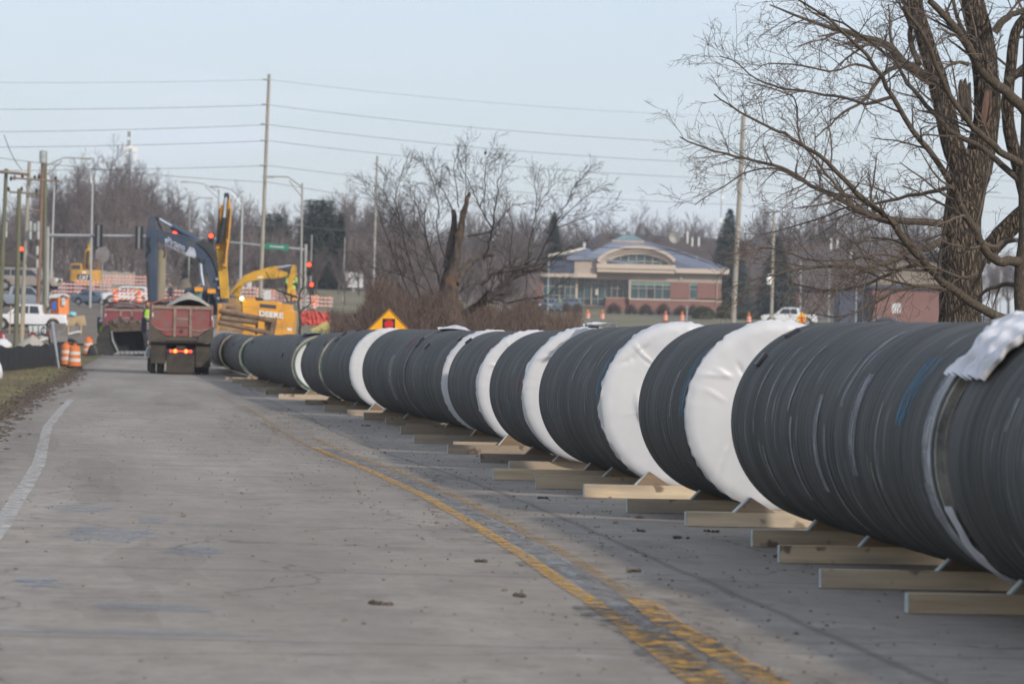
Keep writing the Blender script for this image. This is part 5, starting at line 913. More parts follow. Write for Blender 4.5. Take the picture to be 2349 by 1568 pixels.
for i, (px, py, w, h, lab) in enumerate([(1612, 724, 60, 20, 'long clipped olive hedge at the right corner of the bank'), (1660, 730, 38, 16, 'round clipped hedge ball left of the wooden pole'), (1604, 729, 22, 12, 'small round hedge ball below the olive hedge'), (1708, 728, 40, 14, 'low olive hedge right of the wooden pole'), (1735, 733, 30, 10, 'small low hedge beside the short wooden pole'), (1660, 714, 30, 14, 'dark hedge against the bank side wall'), (2100, 722, 60, 18, 'dark shrub under the white sign left of the trunk'), (1948, 720, 30, 14, 'round shrub at the foot of the thin white pole')]): shrub('hedge', lab, px, py, w, h, 520 + (i % 3) * 4, m_hedge, 2200, 50 + i, True)

# ---------------------------------------------------------------- poles, lamps, signals, wires
def upole(label, top, bot, Y0, w, m, seed=0, name='utility_pole', n=10):
    a, b = Wp(*bot, Y0), Wp(*top, Y0); g = gz(a.x, Y0); root = thing(name, label, 'utility pole', (a.x, Y0, g)); t = Vector((b.x - a.x, 0, b.z - a.z)); a2 = a + t * ((g - .5 - a.z) / max(.1, t.z)) if g < a.z else a
    mb = MB(); mb.tube([a2, a.lerp(b, .5), b], [w * Y0 / FPX / 2, w * Y0 / FPX / 2 * .88, w * Y0 / FPX / 2 * .75], n); mb.build('shaft', m, root, True); return root
P1 = upole('tallest weathered wooden pole, left of centre, carrying five wires', (618, 170), (598, 680), 290, 9.5, m_poles)
for y in (183, 240, 285, 323, 380): mb = MB(); x = 617.5 - (y - 170) * .04; p = Wp(x, y, 290); mb.tube([p + Vector((-.45, -.2, 0)), p + Vector((.1, -.2, 0))], .06, 6); mb.build('insulator', m_ins, P1)
P2 = upole('tall silvery wooden pole right of the bank, in front of the tall spruce', (1706, 265), (1682, 745), 330, 13, m_poles)
upole('short wooden pole with small lamp in front of the smaller spruce', (1776, 483), (1770, 735), 400, 8.5, m_poles)
pL = [upole('leftmost greenish utility pole with a wooden crossarm', (15, 387), (-2, 790), 235, 11.5, m_poleg), upole('front greenish utility pole behind the silt fence', (45, 433), (37, 795), 238, 12.5, m_poleg), upole('silvery utility pole behind the front greenish pole', (68, 371), (50, 775), 255, 10.5, m_poles), upole('reddish-brown utility pole with a small transformer at its tip', (99, 353), (88, 702), 285, 10, m_poler), upole('greenish utility pole right beside the reddish-brown one', (105, 347), (103, 688), 300, 9.5, m_poleg)]
def arm(root, x0, y0, x1, y1, Y, r=.07, nm='crossarm', m=None):
    mb = MB(); mb.tube([Wp(x0, y0, Y), Wp(x1, y1, Y)], r, 5); mb.build(nm, m or m_pole, root)
arm(pL[0], -30, 391, 68, 400, 234.6, .10); arm(pL[2], 22, 440, 92, 445, 254.6, .07); arm(pL[2], 30, 408, 138, 416, 254.4, .07); arm(pL[3], 30, 478, 92, 484, 284.6, .06)
for i, (x, y) in enumerate([(26, 412), (34, 410), (52, 407), (80, 410), (90, 408), (128, 412), (20, 436), (50, 436), (84, 440)]): mb = MB(); p = Wp(x, y, 254.5); mb.lathe([(.02, -.1), (.10, 0), (.10, .12), (.02, .25)], 6, p); mb.build('insulator', m_dkst, pL[2])
for i, (x, y, w, h) in enumerate([(70, 519, 8, 20), (88, 519, 8, 20), (80, 522, 8, 16), (70, 540, 7, 18), (88, 540, 7, 18), (14, 519, 8, 16), (14, 537, 7, 14), (86, 575, 7, 18), (86, 605, 6, 18)]):
    p = Wp(x, y, 254); mb = MB(); s_ = 254 / FPX; mb.lathe([(.001, -h * s_ / 2), (w * s_ / 2, -h * s_ / 2), (w * s_ / 2, h * s_ / 2), (w * s_ * .3, h * s_ / 2 + .05), (.001, h * s_ / 2 + .05)], 10, p); mb.build('transformer', m_ins, pL[0 if x < 20 else 3 if y > 560 else 2], True)
mb = MB(); p = Wp(99, 360, 284.5); mb.lathe([(.001, -.45), (.26, -.45), (.26, .45), (.001, .5)], 10, p); mb.build('transformer', m_ins, pL[3], True)
def lamp(label, top, bot, Y, armend, w=7, m=None, armdrop=(0, 30), lit=False, shaft2=None):
    root = thing('street_lamp', label, 'street lamp', (Wp(*bot, Y).x, Y, gz(Wp(*bot, Y).x, Y))); a, b = Wp(*bot, Y), Wp(*top, Y); a.z = min(a.z, root.location.z) - .1; mb = MB(); mb.tube([a, b], [w * Y / FPX / 2, w * Y / FPX / 2 * .7], 8); mb.build('shaft', m or m_galv, root, True)
    if armend:
        e = Wp(*armend, Y); q = b + Vector((0, 0, -.3)); mid = q.lerp(e, .5) + Vector((0, 0, .35)); mb = MB(); mb.tube([q, q.lerp(mid, .6), mid, e], .05, 5); low_ = q + Vector((0, 0, -armdrop[1] * Y / FPX)); mb.tube([low_, q.lerp(e, .45) + Vector((0, 0, .12))], .045, 5); mb.build('arm', m or m_galv, root)
        dx = -1 if e.x < b.x else 1; mb = MB(); mb.box(e + Vector((dx * .35, 0, -.03)), (.8, .3, .14)); mb.build('luminaire', m_galv, root)
    return root
lamp('metal street lamp with a long arm over the yellow excavator', (694, 420), (690, 745), 270, (628, 405), 6.5, armdrop=(0, 22)); lamp('bright silvery street lamp standing behind the upright yellow boom', (557, 449), (552, 640), 360, (500, 428), 7.5, m_alum, (0, 18)); lamp('thin far street lamp whose arm points left behind the grey boom', (503, 434), (500, 560), 420, (430, 417), 4, armdrop=(0, 16)); lamp('thin far street lamp whose arm points right, inside the boom arch', (436, 462), (434, 640), 430, (474, 454), 3.5, armdrop=(0, 14))
lamp('street lamp beyond the mast arm with a short arm to the left', (213, 414), (209, 625), 380, (202, 413), 6, m_alum, (0, 6)); lamp('street lamp with a long arm reaching right from the cluster of poles', (106, 372), (104, 400), 300, (188, 363), 3, armdrop=(0, 22)); lamp('plain metal pole right of the greenish pole cluster', (125, 425), (117, 640), 350, None, 6, m_alum)
lamp('tall thin metal pole left of the broken tree', (866, 358), (855, 702), 290, None, 7, m_galv); lamp('thin bare pole between the broken tree and the metal lamp', (716, 538), (712, 680), 420, None, 4); lamp('thin pole among the evergreens above the yellow boom', (792, 545), (788, 640), 430, None, 3.5)
for x, y0, y1, lab in ((1838, 598, 725, 'thin white pole on the far lawn right of the white pickup, leftmost of three'), (1904, 598, 715, 'thin white pole on the far lawn, middle one of three'), (1966, 600, 727, 'thin white flagpole by the small brick building, rightmost of three'), (1577, 700, 735, 'short thin post on the lawn before the olive hedge'), (2297, 620, 735, 'thin pole in the gap right of the big trunk'), (1259, 598, 720, 'slim white pole at the left end of the bank')): lamp(lab, (x, y0), (x - 2, y1), 470, None, 3.4, m_alum)
for x, y, lab in ((1765, 642, 'small pale lantern beside the short wooden pole'),):
    p = Wp(x, y, 399.5); root = thing('lantern', lab, 'lantern', p); mb = MB(); mb.lathe([(.001, -.5), (.22, -.45), (.3, .1), (.12, .55), (.001, .6)], 8, p); mb.build('lamp_shade', m_antw, root); mb = MB(); mb.tube([p + Vector((0, 0, .4)), p + Vector((.45, 0, .5))], .04, 4); mb.build('bracket', m_galv, root)
# mast arms with signals
def signal(label, px, py, Y, back=True, h=52, lit=None, horiz=False, sib=True):
    p = Wp(px, py, Y); root = thing('traffic_signal', label, 'traffic signal', p); s_ = Y / FPX
    if back:
        for sx in (-1, 1): mb = MB(); mb.box((p.x + sx * 6 * s_, Y, p.z), (6.2 * s_, .25, h * s_)); mb.build('housing', m_sigblk, root)
        mb = MB(); mb.box((p.x, Y + .05, p.z), (5.5 * s_, .1, h * s_ * .93)); mb.build('bracket', m_alum, root)
    else:
        mb = MB(); mb.box((p.x, Y, p.z - .34 * 1), (.42, .3, 1.1)); mb.build('housing', m_sigblk, root)
        for k, mm in enumerate((m_sigred, m_dark, m_dark)): mb = MB(); mb.ball((p.x, Y - .16, p.z - .34 * k), .17 if k == 0 else .13, (1, .35, 1), 10); mb.build('lens', mm, root)
        if k: mb = MB(); mb.lathe([(.17, -.32), (.17, -.13)], 12, (p.x, Y, p.z), 'Y'); mb.build('visor', m_sigblk, root)
    return root
ma = thing('signal_mast', 'long galvanised mast arm crossing above the road from the left', 'signal mast', (Wp(112, 690, 300).x, 300, gz(-36, 300)))
mb = MB(); mb.tube([Wp(108, 700, 300), Wp(110, 520, 300)], .16, 8); mb.build('shaft', m_galv, ma); mb = MB(); mb.tube([Wp(110, 540, 300), Wp(345, 542, 300), Wp(500, 548, 300)], [.14, .11, .07], 8); mb.build('arm', m_alum, ma, True)
mb2 = thing('signal_mast', 'thin galvanised mast arm reaching left from the metal lamp pole', 'signal mast', (Wp(704, 700, 320).x, 320, gz(-18, 320))); mb = MB(); mb.tube([Wp(700, 720, 320), Wp(702, 560, 320)], .13, 8); mb.build('shaft', m_galv, mb2); mb = MB(); mb.tube([Wp(702, 573, 320), Wp(524, 555, 320)], [.12, .06], 8); mb.build('arm', m_alum, mb2, True)
signal('black signal seen from behind on the mast arm, the left one of two', 227, 541, 299.6); signal('black signal seen from behind on the mast arm, next to the grey boom', 320, 545, 299.6)
signal('lit red signal seen just above the grey boom lettering', 402, 535, 299.6, False); signal('lit red signal left of the upright yellow boom', 485, 541, 299.6, False); signal('lit red signal right of the metal lamp pole', 710, 607, 310, False); signal('lower lit red signal between the barricades and the bicycle sign', 716, 653, 330, False); signal('lit red signal between the left utility poles', 51, 571, 300, False)
p = Wp(636, 566, 319.8); root = thing('street_name_sign', 'green street name sign hanging on the thin mast arm', 'street sign', p); mb = MB(); mb.box(p, (2.0, .04, .48), rot=Matrix.Rotation(.06, 3, 'Y')); mb.build('panel', m_green_sign, root); mb = MB(); mb.box(p + Vector((0, -.03, 0)), (1.2, .01, .14), rot=Matrix.Rotation(.06, 3, 'Y')); mb.build('legend', m_lett, root)
p = Wp(236, 583, 330); root = thing('stop_sign_back', 'octagonal sign seen from its grey back under the left black signal', 'road sign', p); mb = MB(); mb.prism([(p.x + 1.05 / 2 * 1.08 * cos(radians(22.5 + 45 * i)) * 1.15, 330, p.z + 1.05 / 2 * 1.08 * sin(radians(22.5 + 45 * i)) * 1.3) for i in range(8)], (0, .03, 0)); mb.build('panel', m_sback, root); mb = MB(); mb.tube([(p.x, 330.06, p.z + .3), (p.x, 330.06, gz(p.x, 330))], .05, 5); mb.build('post', m_galv, root)
# wires
def wire(a, b, sag, label, n=24, r=.022):
    mb = MB(); mb.tube([a.lerp(b, t / n) - Vector((0, 0, sag * 4 * (t / n) * (1 - t / n))) for t in range(n + 1)], r, 4, cap=False); tag(mb.build('overhead_wire', m_wire), label, 'wire')
for k, (yl, yc, yr, ye) in enumerate([(188, 183, 268, 300), (250, 241, 331, 372), (302, 286, 376, 410), (337, 323, 411, 446), (390, 380, 470, 500)]):
    c_ = Wp(617, yc, 290); wire(Wp(-60, yl + 1, 262), c_, .10, f'thin overhead wire left of the tallest pole, {ORD[k]} of five down from the top' if k else 'thin overhead wire left of the tallest pole, topmost of five', r=.02 if k else .012); e = Wp(1700, yr, 330); wire(c_, e, .45, f'thin overhead wire right of the tallest pole, {ORD[k]} of five down from the top' if k else 'thin overhead wire right of the tallest pole, topmost of five', r=.02 if k else .012); wire(e, Wp(2420, ye + 50, 360), .5, f'thin overhead wire behind the big tree, {ORD[k]} of five down from the top' if k else 'thin overhead wire behind the big tree, topmost of five', r=.02 if k else .012)
wire(Wp(-20, 360, 235), Wp(617, 418, 290), .2, 'lower sagging wire from the left pole cluster to the tallest pole'); wire(Wp(617, 418, 290), Wp(1345, 520, 330), .2, 'lowest wire running right from the tallest pole into the broken tree'); wire(Wp(205, 440, 380), Wp(560, 560, 330), .1, 'thin dark wire slanting down behind the grey boom', r=.02); wire(Wp(600, 512, 300), Wp(1700, 580, 330), .3, 'thick bundled cable crossing behind the metal lamp pole', r=.045); wire(Wp(1240, 585, 330), Wp(1700, 582, 330), .0, 'pale cable crossing in front of the bank roof', r=.02); wire(Wp(10, 310, 225), Wp(50, 388, 235), .25, 'short slack drop wire at the upper left corner')
# birds perch
p = Wp(1114, 351, 304); mb = MB(); mb.ball(p, .12, (1, .8, 1.3), 6); mb.ball(p + Vector((.04, 0, .17)), .06, n=6); tag(mb.build('bird', m_dark), 'small dark bird perched on a wire above the broken tree', 'bird')
# cell towers
def tower(label, px, ptop, pbot, Y, w, panels, m=None):
    a, b = Wp(px - 3, pbot, Y), Wp(px, ptop, Y); g = gz(a.x, Y); root = thing('cell_tower', label, 'cell tower', (a.x, Y, g)); a.z = g; mb = MB(); wv = w * Y / FPX / 2; n = 26
    for sx, sy in ((-1, -1), (1, -1), (0, 1)): mb.tube([a + Vector((sx * wv * 1.6, sy * wv, 0)), b + Vector((sx * wv * .5, sy * wv * .5, 0))], wv * .2, 4)
    for i in range(n):
        for s in (-1, 1):
            t0, t1 = i / n, (i + 1) / n; mb.tube([a.lerp(b, t0) + Vector((s * wv * (1.6 - 1.1 * t0), -wv, 0)), a.lerp(b, t1) + Vector((-s * wv * (1.6 - 1.1 * t1), -wv, 0))], wv * .12, 3)
    mb.build('lattice', M('dark_tower_steel', (.16, .17, .18), .6), root)
    for i, (x, y, ww, h) in enumerate(panels): p = Wp(x, y, Y - 1.5 - i % 3); s_ = Y / FPX; mb = MB(); mb.box(p, (ww * 1.35 * s_, .5, h * 1.1 * s_)); mb.build('antenna_panel', m_antw if ww > 2 else m_galv, root)
    return root
tower('far lattice cell tower with white antenna panels above the left wood', 297, 300, 400, 900, 10, [(286, 340, 3, 9), (300, 341, 6, 16), (309, 342, 8, 10), (314, 344, 4, 12), (281, 341, 2, 8), (293, 345, 3, 16), (312, 360, 5, 12), (288, 360, 3, 8), (296, 318, 4, 6), (292, 300, 8, 2), (304, 301, 8, 2)])
tower('thin far mast with bright white dishes behind the tall spruce', 1657, 380, 520, 950, 3, [(1659, 452, 5, 8), (1659, 472, 4, 5), (1655, 505, 6, 9), (1650, 517, 4, 5)])

# ---------------------------------------------------------------- cars and pickups
def wheel(par, x, y, r, w=.24, side=1):
    mb = MB(); mb.lathe([(r * .62, -w / 2), (r * .96, -w / 2), (r, -w * .3), (r, w * .3), (r * .96, w / 2), (r * .62, w / 2)], 20, (x, y, r), 'Y'); t = mb.build('wheel', m_tyre, par, True)
    mb = MB(); mb.lathe([(.001, 0), (r * .2, .01), (r * .62, -.02), (r * .64, .03)], 16, (x, y - side * w * .42, r), 'Y')
    for k in range(5): a = 2 * pi * k / 5; mb.box((x + cos(a) * r * .36, y - side * w * .47, r + sin(a) * r * .36), (r * .46, .02, r * .14), rot=Matrix.Rotation(-a, 3, 'Y'))
    mb.build('rim', m_rim, t)
def vehicle(label, cat, name, kind, m, loc, rz, group=None, sc=1):
    R_ = thing(name, label, cat, (0, 0, 0), group); w = 1.84
    if kind == 'pickup':
        w = 2.0; L = 5.9; body = [(-2.95, .45), (-2.9, .95), (-2.75, 1.10), (-1.45, 1.18), (-1.30, 1.22), (1.0, 1.22), (2.9, 1.22), (2.95, .70), (2.85, .55), (2.5, .5), (-2.4, .42)]; cab = [(-1.55, 1.18), (-.75, 1.86), (-.55, 1.92), (.85, 1.92), (1.0, 1.86), (1.12, 1.2)]; wx = (-1.95, 1.85); wr = .42; wins = [[(-1.18, 1.24), (-.68, 1.78), (.02, 1.80), (.02, 1.24)], [(.10, 1.24), (.10, 1.80), (.72, 1.78), (.82, 1.24)]]
    elif kind == 'suv':
        L = 4.8; body = [(-2.4, .42), (-2.38, .85), (-2.2, 1.02), (-1.2, 1.12), (2.3, 1.14), (2.4, .9), (2.38, .45)]; cab = [(-1.35, 1.08), (-.6, 1.62), (-.3, 1.70), (1.7, 1.70), (2.0, 1.60), (2.32, 1.12)]; wx = (-1.5, 1.45); wr = .37; wins = [[(-.98, 1.14), (-.5, 1.54), (.1, 1.58), (.1, 1.14)], [(.18, 1.14), (.18, 1.58), (1.0, 1.58), (1.0, 1.14)], [(1.08, 1.14), (1.08, 1.58), (1.65, 1.54), (2.0, 1.16)]]
    else:
        L = 4.7; body = [(-2.35, .35), (-2.32, .70), (-2.1, .82), (-1.1, .93), (1.5, .97), (2.25, .98), (2.35, .75), (2.32, .38)]; cab = [(-1.2, .92), (-.45, 1.38), (-.1, 1.45), (.75, 1.44), (1.1, 1.36), (1.85, .97)]; wx = (-1.45, 1.4); wr = .33; wins = [[(-.85, .98), (-.38, 1.32), (.18, 1.36), (.18, .98)], [(.25, .98), (.25, 1.36), (.85, 1.34), (1.3, 1.0)]]
    def arches(poly):      # carve wheel arches into the lower edge
        lo = []; 
        for x in wx: lo += [(x + (wr + .09) * cos(a), wr + (wr + .09) * sin(a)) for a in [pi * k / 8 for k in range(9)]][::-1]
        top = [p for p in poly]; b = [(poly[0][0], poly[0][1])]
        for x in wx: b += [(x - (wr + .09) * cos(pi * k / 8), max(poly[0][1] - .06, wr + (wr + .09) * sin(pi * k / 8))) for k in range(9)]
        b.append(poly[-1] if kind != 'pickup' else (2.85, .5)); return b
    up = [p for p in body if not (kind == 'pickup' and p in ((2.5, .5), (-2.4, .42)))][1:-1 if kind != 'pickup' else None]
    lowc = arches(body); n = 40; X0, X1 = body[0][0], lowc[-1][0]
    def upz(x): T = sorted(up + [body[0]], key=lambda p: p[0]); return ip([(p[0], p[1]) for p in T], x)
    def loz(x):
        z = body[0][1]
        for c in wx:
            if abs(x - c) < wr + .09: z = max(z, wr + sqrt((wr + .09) ** 2 - (x - c) ** 2))
        return z
    mb = MB(); xs = [X0 + (L * 1.0) * i / 48 - .0 for i in range(49)]; vs = []
    for x in xs:
        zt = ip(sorted([(p[0], p[1]) for p in body[1:] if p[1] > .6], key=lambda q: q[0]), x); zb = min(loz(x), zt - .05); e = min(1, (min(x - xs[0], xs[-1] - x)) / .35); hw = w / 2 * (.86 + .14 * sqrt(max(0, e)))
        vs += [(x, -hw * .97, zb), (x, -hw, (zb + zt) / 2), (x, -hw * .97, zt - .04), (x, -hw * .88, zt), (x, hw * .88, zt), (x, hw * .97, zt - .04), (x, hw, (zb + zt) / 2), (x, hw * .97, zb)]
    fs = [(i * 8 + j, i * 8 + 8 + j, i * 8 + 8 + (j + 1) % 8, i * 8 + (j + 1) % 8) for i in range(48) for j in range(8)]; fs = [f[::-1] for f in fs] + [tuple(range(8)), tuple(range(48 * 8 + 7, 48 * 8 - 1, -1))]
    mb.add(vs, fs); mb.build('body', m, R_, True)
    mb = MB(); cw = w * .46
    def cabp(k, ins): return [(x, k * (cw - (z - cab[0][1]) * .16) , z) for x, z in cab]
    A, B_ = cabp(-1, 0), cabp(1, 0); n = len(A); mb.add(A + B_, [tuple(range(n))[::-1], tuple(range(n, 2 * n))] + [(i, (i + 1) % n, n + (i + 1) % n, n + i)[::1] for i in range(n)]); mb.build('cabin', m, R_)
    for k in (-1, 1):
        for wn_ in wins: mb = MB(); mb.prism([(x, k * (cw - (z - cab[0][1]) * .16 + .006), z) for x, z in wn_], (0, k * .01, 0)); mb.build('side_window', m_win, R_)
    for nm, p, q in (('windscreen', cab[0], cab[1]), ('rear_window', cab[-2], cab[-1])):
        a, b = Vector((p[0], 0, p[1])).lerp(Vector((q[0], 0, q[1])), .12), Vector((p[0], 0, p[1])).lerp(Vector((q[0], 0, q[1])), .92); o_ = Vector((-.012 if nm == 'windscreen' else .012, 0, .01)); yw = cw * .86
        mb = MB(); mb.prism([a + o_ + Vector((0, -yw, 0)), a + o_ + Vector((0, yw, 0)), b + o_ + Vector((0, yw * .88, 0)), b + o_ + Vector((0, -yw * .88, 0))], o_ * .6); mb.build(nm, m_win, R_)
    for x in wx:
        for k in (-1, 1): wheel(R_, x, k * (w / 2 - .14), wr, .24, 1 if k < 0 else -1)
    mb = MB(); mb.bbox((X0 + .25, -w * .42, .22), (X1 - .25, w * .42, body[0][1] + .1)); mb.build('underbody', m_dark, R_)
    zt = up[0][1] if up else .8; hz = .72 if kind == 'sedan' else .88
    for k in (-1, 1): mb = MB(); mb.box((X0 + .02, k * w * .36, hz), (.12, .34, .16)); mb.build('headlight', m_antw, R_); mb = MB(); mb.box((xs[-1] - .02, k * w * .40, hz + .12), (.12, .2, .3)); mb.build('tail_light', m_pdr, R_); mb = MB(); mb.box((cab[0][0] + .35, k * (w / 2 + .06), cab[0][1] + .08), (.12, .2, .14)); mb.build('mirror', m, R_)
    mb = MB(); mb.bbox((X0 - .03, -w * .3, hz - .15), (X0 + .05, w * .3, hz + .05)); mb.build('grille', m_dark, R_)
    if kind == 'pickup': mb = MB(); mb.bbox((1.2, -w * .40, 1.05), (2.85, w * .40, 1.226)); mb.build('bed_opening', m_dark, R_)
    R_.location = loc; R_.rotation_euler = (0, 0, rz); R_.scale = (sc,) * 3; return R_
def car(label, name, kind, m, px, py, Y, rz, sc=1, cat=None, snap=True):
    p = Wp(px, py, Y); return vehicle(label, cat or ('pickup truck' if kind == 'pickup' else 'car'), name, kind, m, (p.x, Y, p.z), rz, sc=sc)
car('white crew cab pickup truck parked behind the front utility poles', 'parked_pickup', 'pickup', m_pw, 66, 757, 285, .06, 1.0)
car('silver-grey pickup truck parked behind the white pickup at the far left', 'parked_pickup', 'pickup', m_pg, 52, 710, 330, pi + .1, 1.05)
car('tan sport utility car behind the grey pickup at the far left', 'parked_car', 'suv', m_pt, 62, 668, 350, pi - .1, 1.25)
car('steel-blue car facing right in the middle of the crossing', 'stopped_car', 'sedan', m_pb, 218, 700, 385, pi - .5, 1.0)
car('white station wagon behind the striped barricades by the boom', 'stopped_car', 'suv', m_pw, 290, 697, 372, .08, 1.0)
car('dark navy car behind the barricades under the ochre excavator', 'stopped_car', 'sedan', m_pd, 150, 676, 432, .1, 1.05)
car('dark blue sedan on the cross road left of the big trunk', 'passing_car', 'sedan', m_pd, 2023, 757, 410, .12, .95)
car('white pickup truck on the cross road right of the wooden pole', 'passing_pickup', 'pickup', m_pw, 1811, 747, 405, -.05, 1.0)
car('dark grey sport utility car with lit headlamp parked at the left end of the bank', 'parked_car', 'suv', m_pb, 1264, 716, 522, pi / 2 - .3, 1.1)
car('dark red car seen inside the boom arch behind the barricades', 'stopped_car', 'suv', m_pdr, 372, 700, 430, .1, .9)
for px, Y, k in ((1300, 548, 'suv'), (2270, 590, 'sedan'), (2105, 560, 'sedan')): car({1300: 'dark parked car half hidden by shrubs before the bank', 2270: 'small blue car far away in the gap right of the big trunk', 2105: 'distant blue car parked just left of the big trunk'}[px], 'parked_car', k, m_pb, px, {1300: 708, 2270: 735, 2105: 728}[px], Y, .1, .9)
p = Wp(1840, 731, 398); root = thing('work_ahead_sign', 'small orange diamond sign in front of the white pickup tailgate', 'road sign', p); mb = MB(); mb.prism([(p.x, 398, p.z + .75), (p.x + .55, 398, p.z), (p.x, 398, p.z - .75), (p.x - .55, 398, p.z)], (0, .03, 0)); mb.build('panel', m_signo, root); mb = MB(); mb.box((p.x, 397.98, p.z - .1), (.25, .02, .6)); mb.build('worker_symbol', m_signr, root); mb = MB(); mb.tube([(p.x, 398.06, gz(p.x, 398) - .1), (p.x, 398.06, p.z)], .04, 5); mb.build('post', m_galv, root)

# ---------------------------------------------------------------- dump trucks
def dump_truck(label, mred, load, loc, rz, lit):
    R_ = thing('dump_truck', label, 'dump truck', (0, 0, 0)); k = .00237
    def T(zx, zy): return ((zx - 700) * k, (1465 - zy) * k)
    def poly(name, pts, y0, y1, m, par=R_): mb = MB(); mb.prism([(T(*p)[0], y0, T(*p)[1]) for p in pts], (0, y1 - y0, 0)); return mb.build(name, m, par)
    def bx_(name, x0, y0, x1, y1, a, b, m, par=R_, bev=0): p, q = T(x0, y0), T(x1, y1); mb = MB(); mb.bbox((p[0], a, q[1]), (q[0], b, p[1])); return mb.build(name, m, par)
    # body shell (local +Y is forwards)
    tg = poly('tailgate', [(205, 355), (1222, 355), (1215, 640), (990, 820), (430, 820), (205, 640)], .06, .14, mred)
    bx_('top_rail', 180, 300, 1235, 358, 0, .16, m_trail, tg); bx_('side_post', 180, 358, 222, 640, .0, .16, mred, tg); bx_('side_post', 1196, 358, 1235, 640, .0, .16, mred, tg); bx_('rib', 556, 358, 602, 830, .0, .10, m_trail, tg); bx_('rib', 828, 358, 872, 830, .0, .10, m_trail, tg); bx_('rib', 606, 640, 824, 665, .01, .09, mred, tg)
    poly('curved_brace', [(205, 640), (300, 690), (420, 715), (555, 700), (555, 720), (420, 738), (290, 712), (205, 665)], .02, .08, m_trail, tg); poly('curved_brace', [(1215, 640), (1120, 690), (1000, 715), (872, 700), (872, 720), (1000, 738), (1130, 712), (1215, 665)], .02, .08, m_trail, tg)
    bx_('rub_mark', 610, 505, 815, 540, .052, .062, m_trail, tg); mb = MB(); q = T(703, 728); mb.lathe([(.001, .0), (.07, .0), (.075, .06)], 10, (q[0], 0, q[1]), 'Y'); mb.build('latch', m_grime, tg)
    bx_('reflector', 192, 430, 214, 500, -.012, .0, m_swhite, tg); bx_('reflector', 1208, 462, 1230, 530, -.012, .0, m_swhite, tg)
    poly('chute_wing', [(180, 625), (432, 832), (432, 915), (180, 915)], -.30, .1, m_grime); poly('chute_wing', [(1238, 650), (986, 832), (986, 930), (1238, 930)], -.30, .1, m_grime); poly('spreader_apron', [(432, 840), (520, 830), (900, 830), (986, 840), (986, 880), (432, 875)], -.22, .1, m_grime); bx_('rear_bar', 180, 900, 1235, 932, -.26, -.1, m_grime)
    bx_('spill_edge', 432, 876, 986, 900, -.34, -.2, m_grime)
    L_ = 5.2; mb = MB(); x0, x1 = T(184, 0)[0], T(1232, 0)[0]; zt, zb = T(0, 300)[1], T(0, 930)[1]; mb.bbox((x0, .14, zb), (x0 + .06, L_, zt)); mb.bbox((x1 - .06, .14, zb), (x1, L_, zt)); mb.bbox((x0 + .06, .14, zb), (x1 - .06, L_, zb + .08)); mb.bbox((x0 + .06, L_ - .08, zb + .08), (x1 - .06, L_, zt + .1)); mb.build('dump_box', mred, R_)
    for s in (x0 + .03, x1 - .03): mb = MB(); mb.tube([(s, .1, zt + .02), (s, L_, zt + .08)], .045, 6); mb.build('side_rail', mred, R_)
    mb = MB(); mb.tube([((x0 + .02) + (x1 - x0 - .04) * i / 20, L_ - .3, zt + .02 + .30 * sin(pi * i / 20) ** .7) for i in range(21)], .045, 6); mb.build('tarp_hoop', mred, R_)
    mb = MB(); mb.box(((x0 + x1) / 2, L_ - .1, zt + .02), (x1 - x0 - .1, .1, .3)); mb.build('headboard', m_dkst, R_)
    # load
    mb = MB(); n = 34; vs = []
    for i in range(n + 1):
        for j in range(n + 1):
            u = i / n; v = j / n; x = x0 + .07 + (x1 - x0 - .14) * u; y = .2 + (L_ - .6) * v
            r = sqrt(((x - .30 if load == 'gravel' else x) / (.95 if load == 'gravel' else 1.2)) ** 2 + ((y - 1.3) / 1.9) ** 2); h = (.62 if load == 'gravel' else .26) * max(0, 1 - r) ** .85 - (.05 if r < 1 else .12) + .02 * noise.noise(Vector((x * 5, y * 5, 1))); vs.append((x, y, zt + .02 + h))
    mb.add(vs, [(i * (n + 1) + j, (i + 1) * (n + 1) + j, (i + 1) * (n + 1) + j + 1, i * (n + 1) + j + 1) for i in range(n) for j in range(n)]); mb.build('gravel_load' if load == 'gravel' else 'soil_load', m_grav if load == 'gravel' else m_mud, R_, True)
    # running gear
    bx_('mud_flap', 182, 935, 442, 1292, -.05, -.02, m_flap); bx_('mud_flap', 950, 940, 1206, 1345, -.05, -.02, m_flap); bx_('mud_flap', 452, 1118, 934, 1448, -.03, 0, m_flap)
    bx_('light_bar', 450, 1045, 935, 1112, -.06, .1, m_dkst); bx_('licence_plate_holder', 620, 985, 770, 1040, -.05, 0, m_grime); bx_('chassis', 440, 925, 950, 1250, .3, 7.2, m_dark)
    for x, r, mm in ((527, 26, m_lampR), (597, 34, m_lampO), (652, 14, m_lampR), (693, 11, m_lampR), (735, 14, m_lampR), (785, 34, m_lampO), (857, 28, m_lampR)):
        q = T(x, 1077); mb = MB(); mb.lathe([(.001, -.09), (r * k * .8, -.085), (r * k, -.06)], 12, (q[0], 0, q[1]), 'Y'); mb.build('tail_lamp', mm if lit else m_pdr, R_)
    for y in (.75, 2.1, 6.3):
        for xs_ in ((185, 275), (312, 420), (962, 1052), (1090, 1188)):
            if y > 5 and xs_[0] in (312, 962): continue
            p, q = T(xs_[0], 0)[0], T(xs_[1], 0)[0]; mb = MB(); r = .52; mb.lathe([(.28, p), (r - .04, p), (r, p + .04), (r, q - .04), (r - .04, q), (.28, q)], 24, (0, y, r), 'X'); t_ = mb.build('wheel', m_tyre, R_, True); mb = MB(); xx = p if p < 0 else q; mb.lathe([(.001, xx * .99), (.29, xx * .97)], 16, (0, y, r), 'X'); mb.build('rim', m_grime, t_)
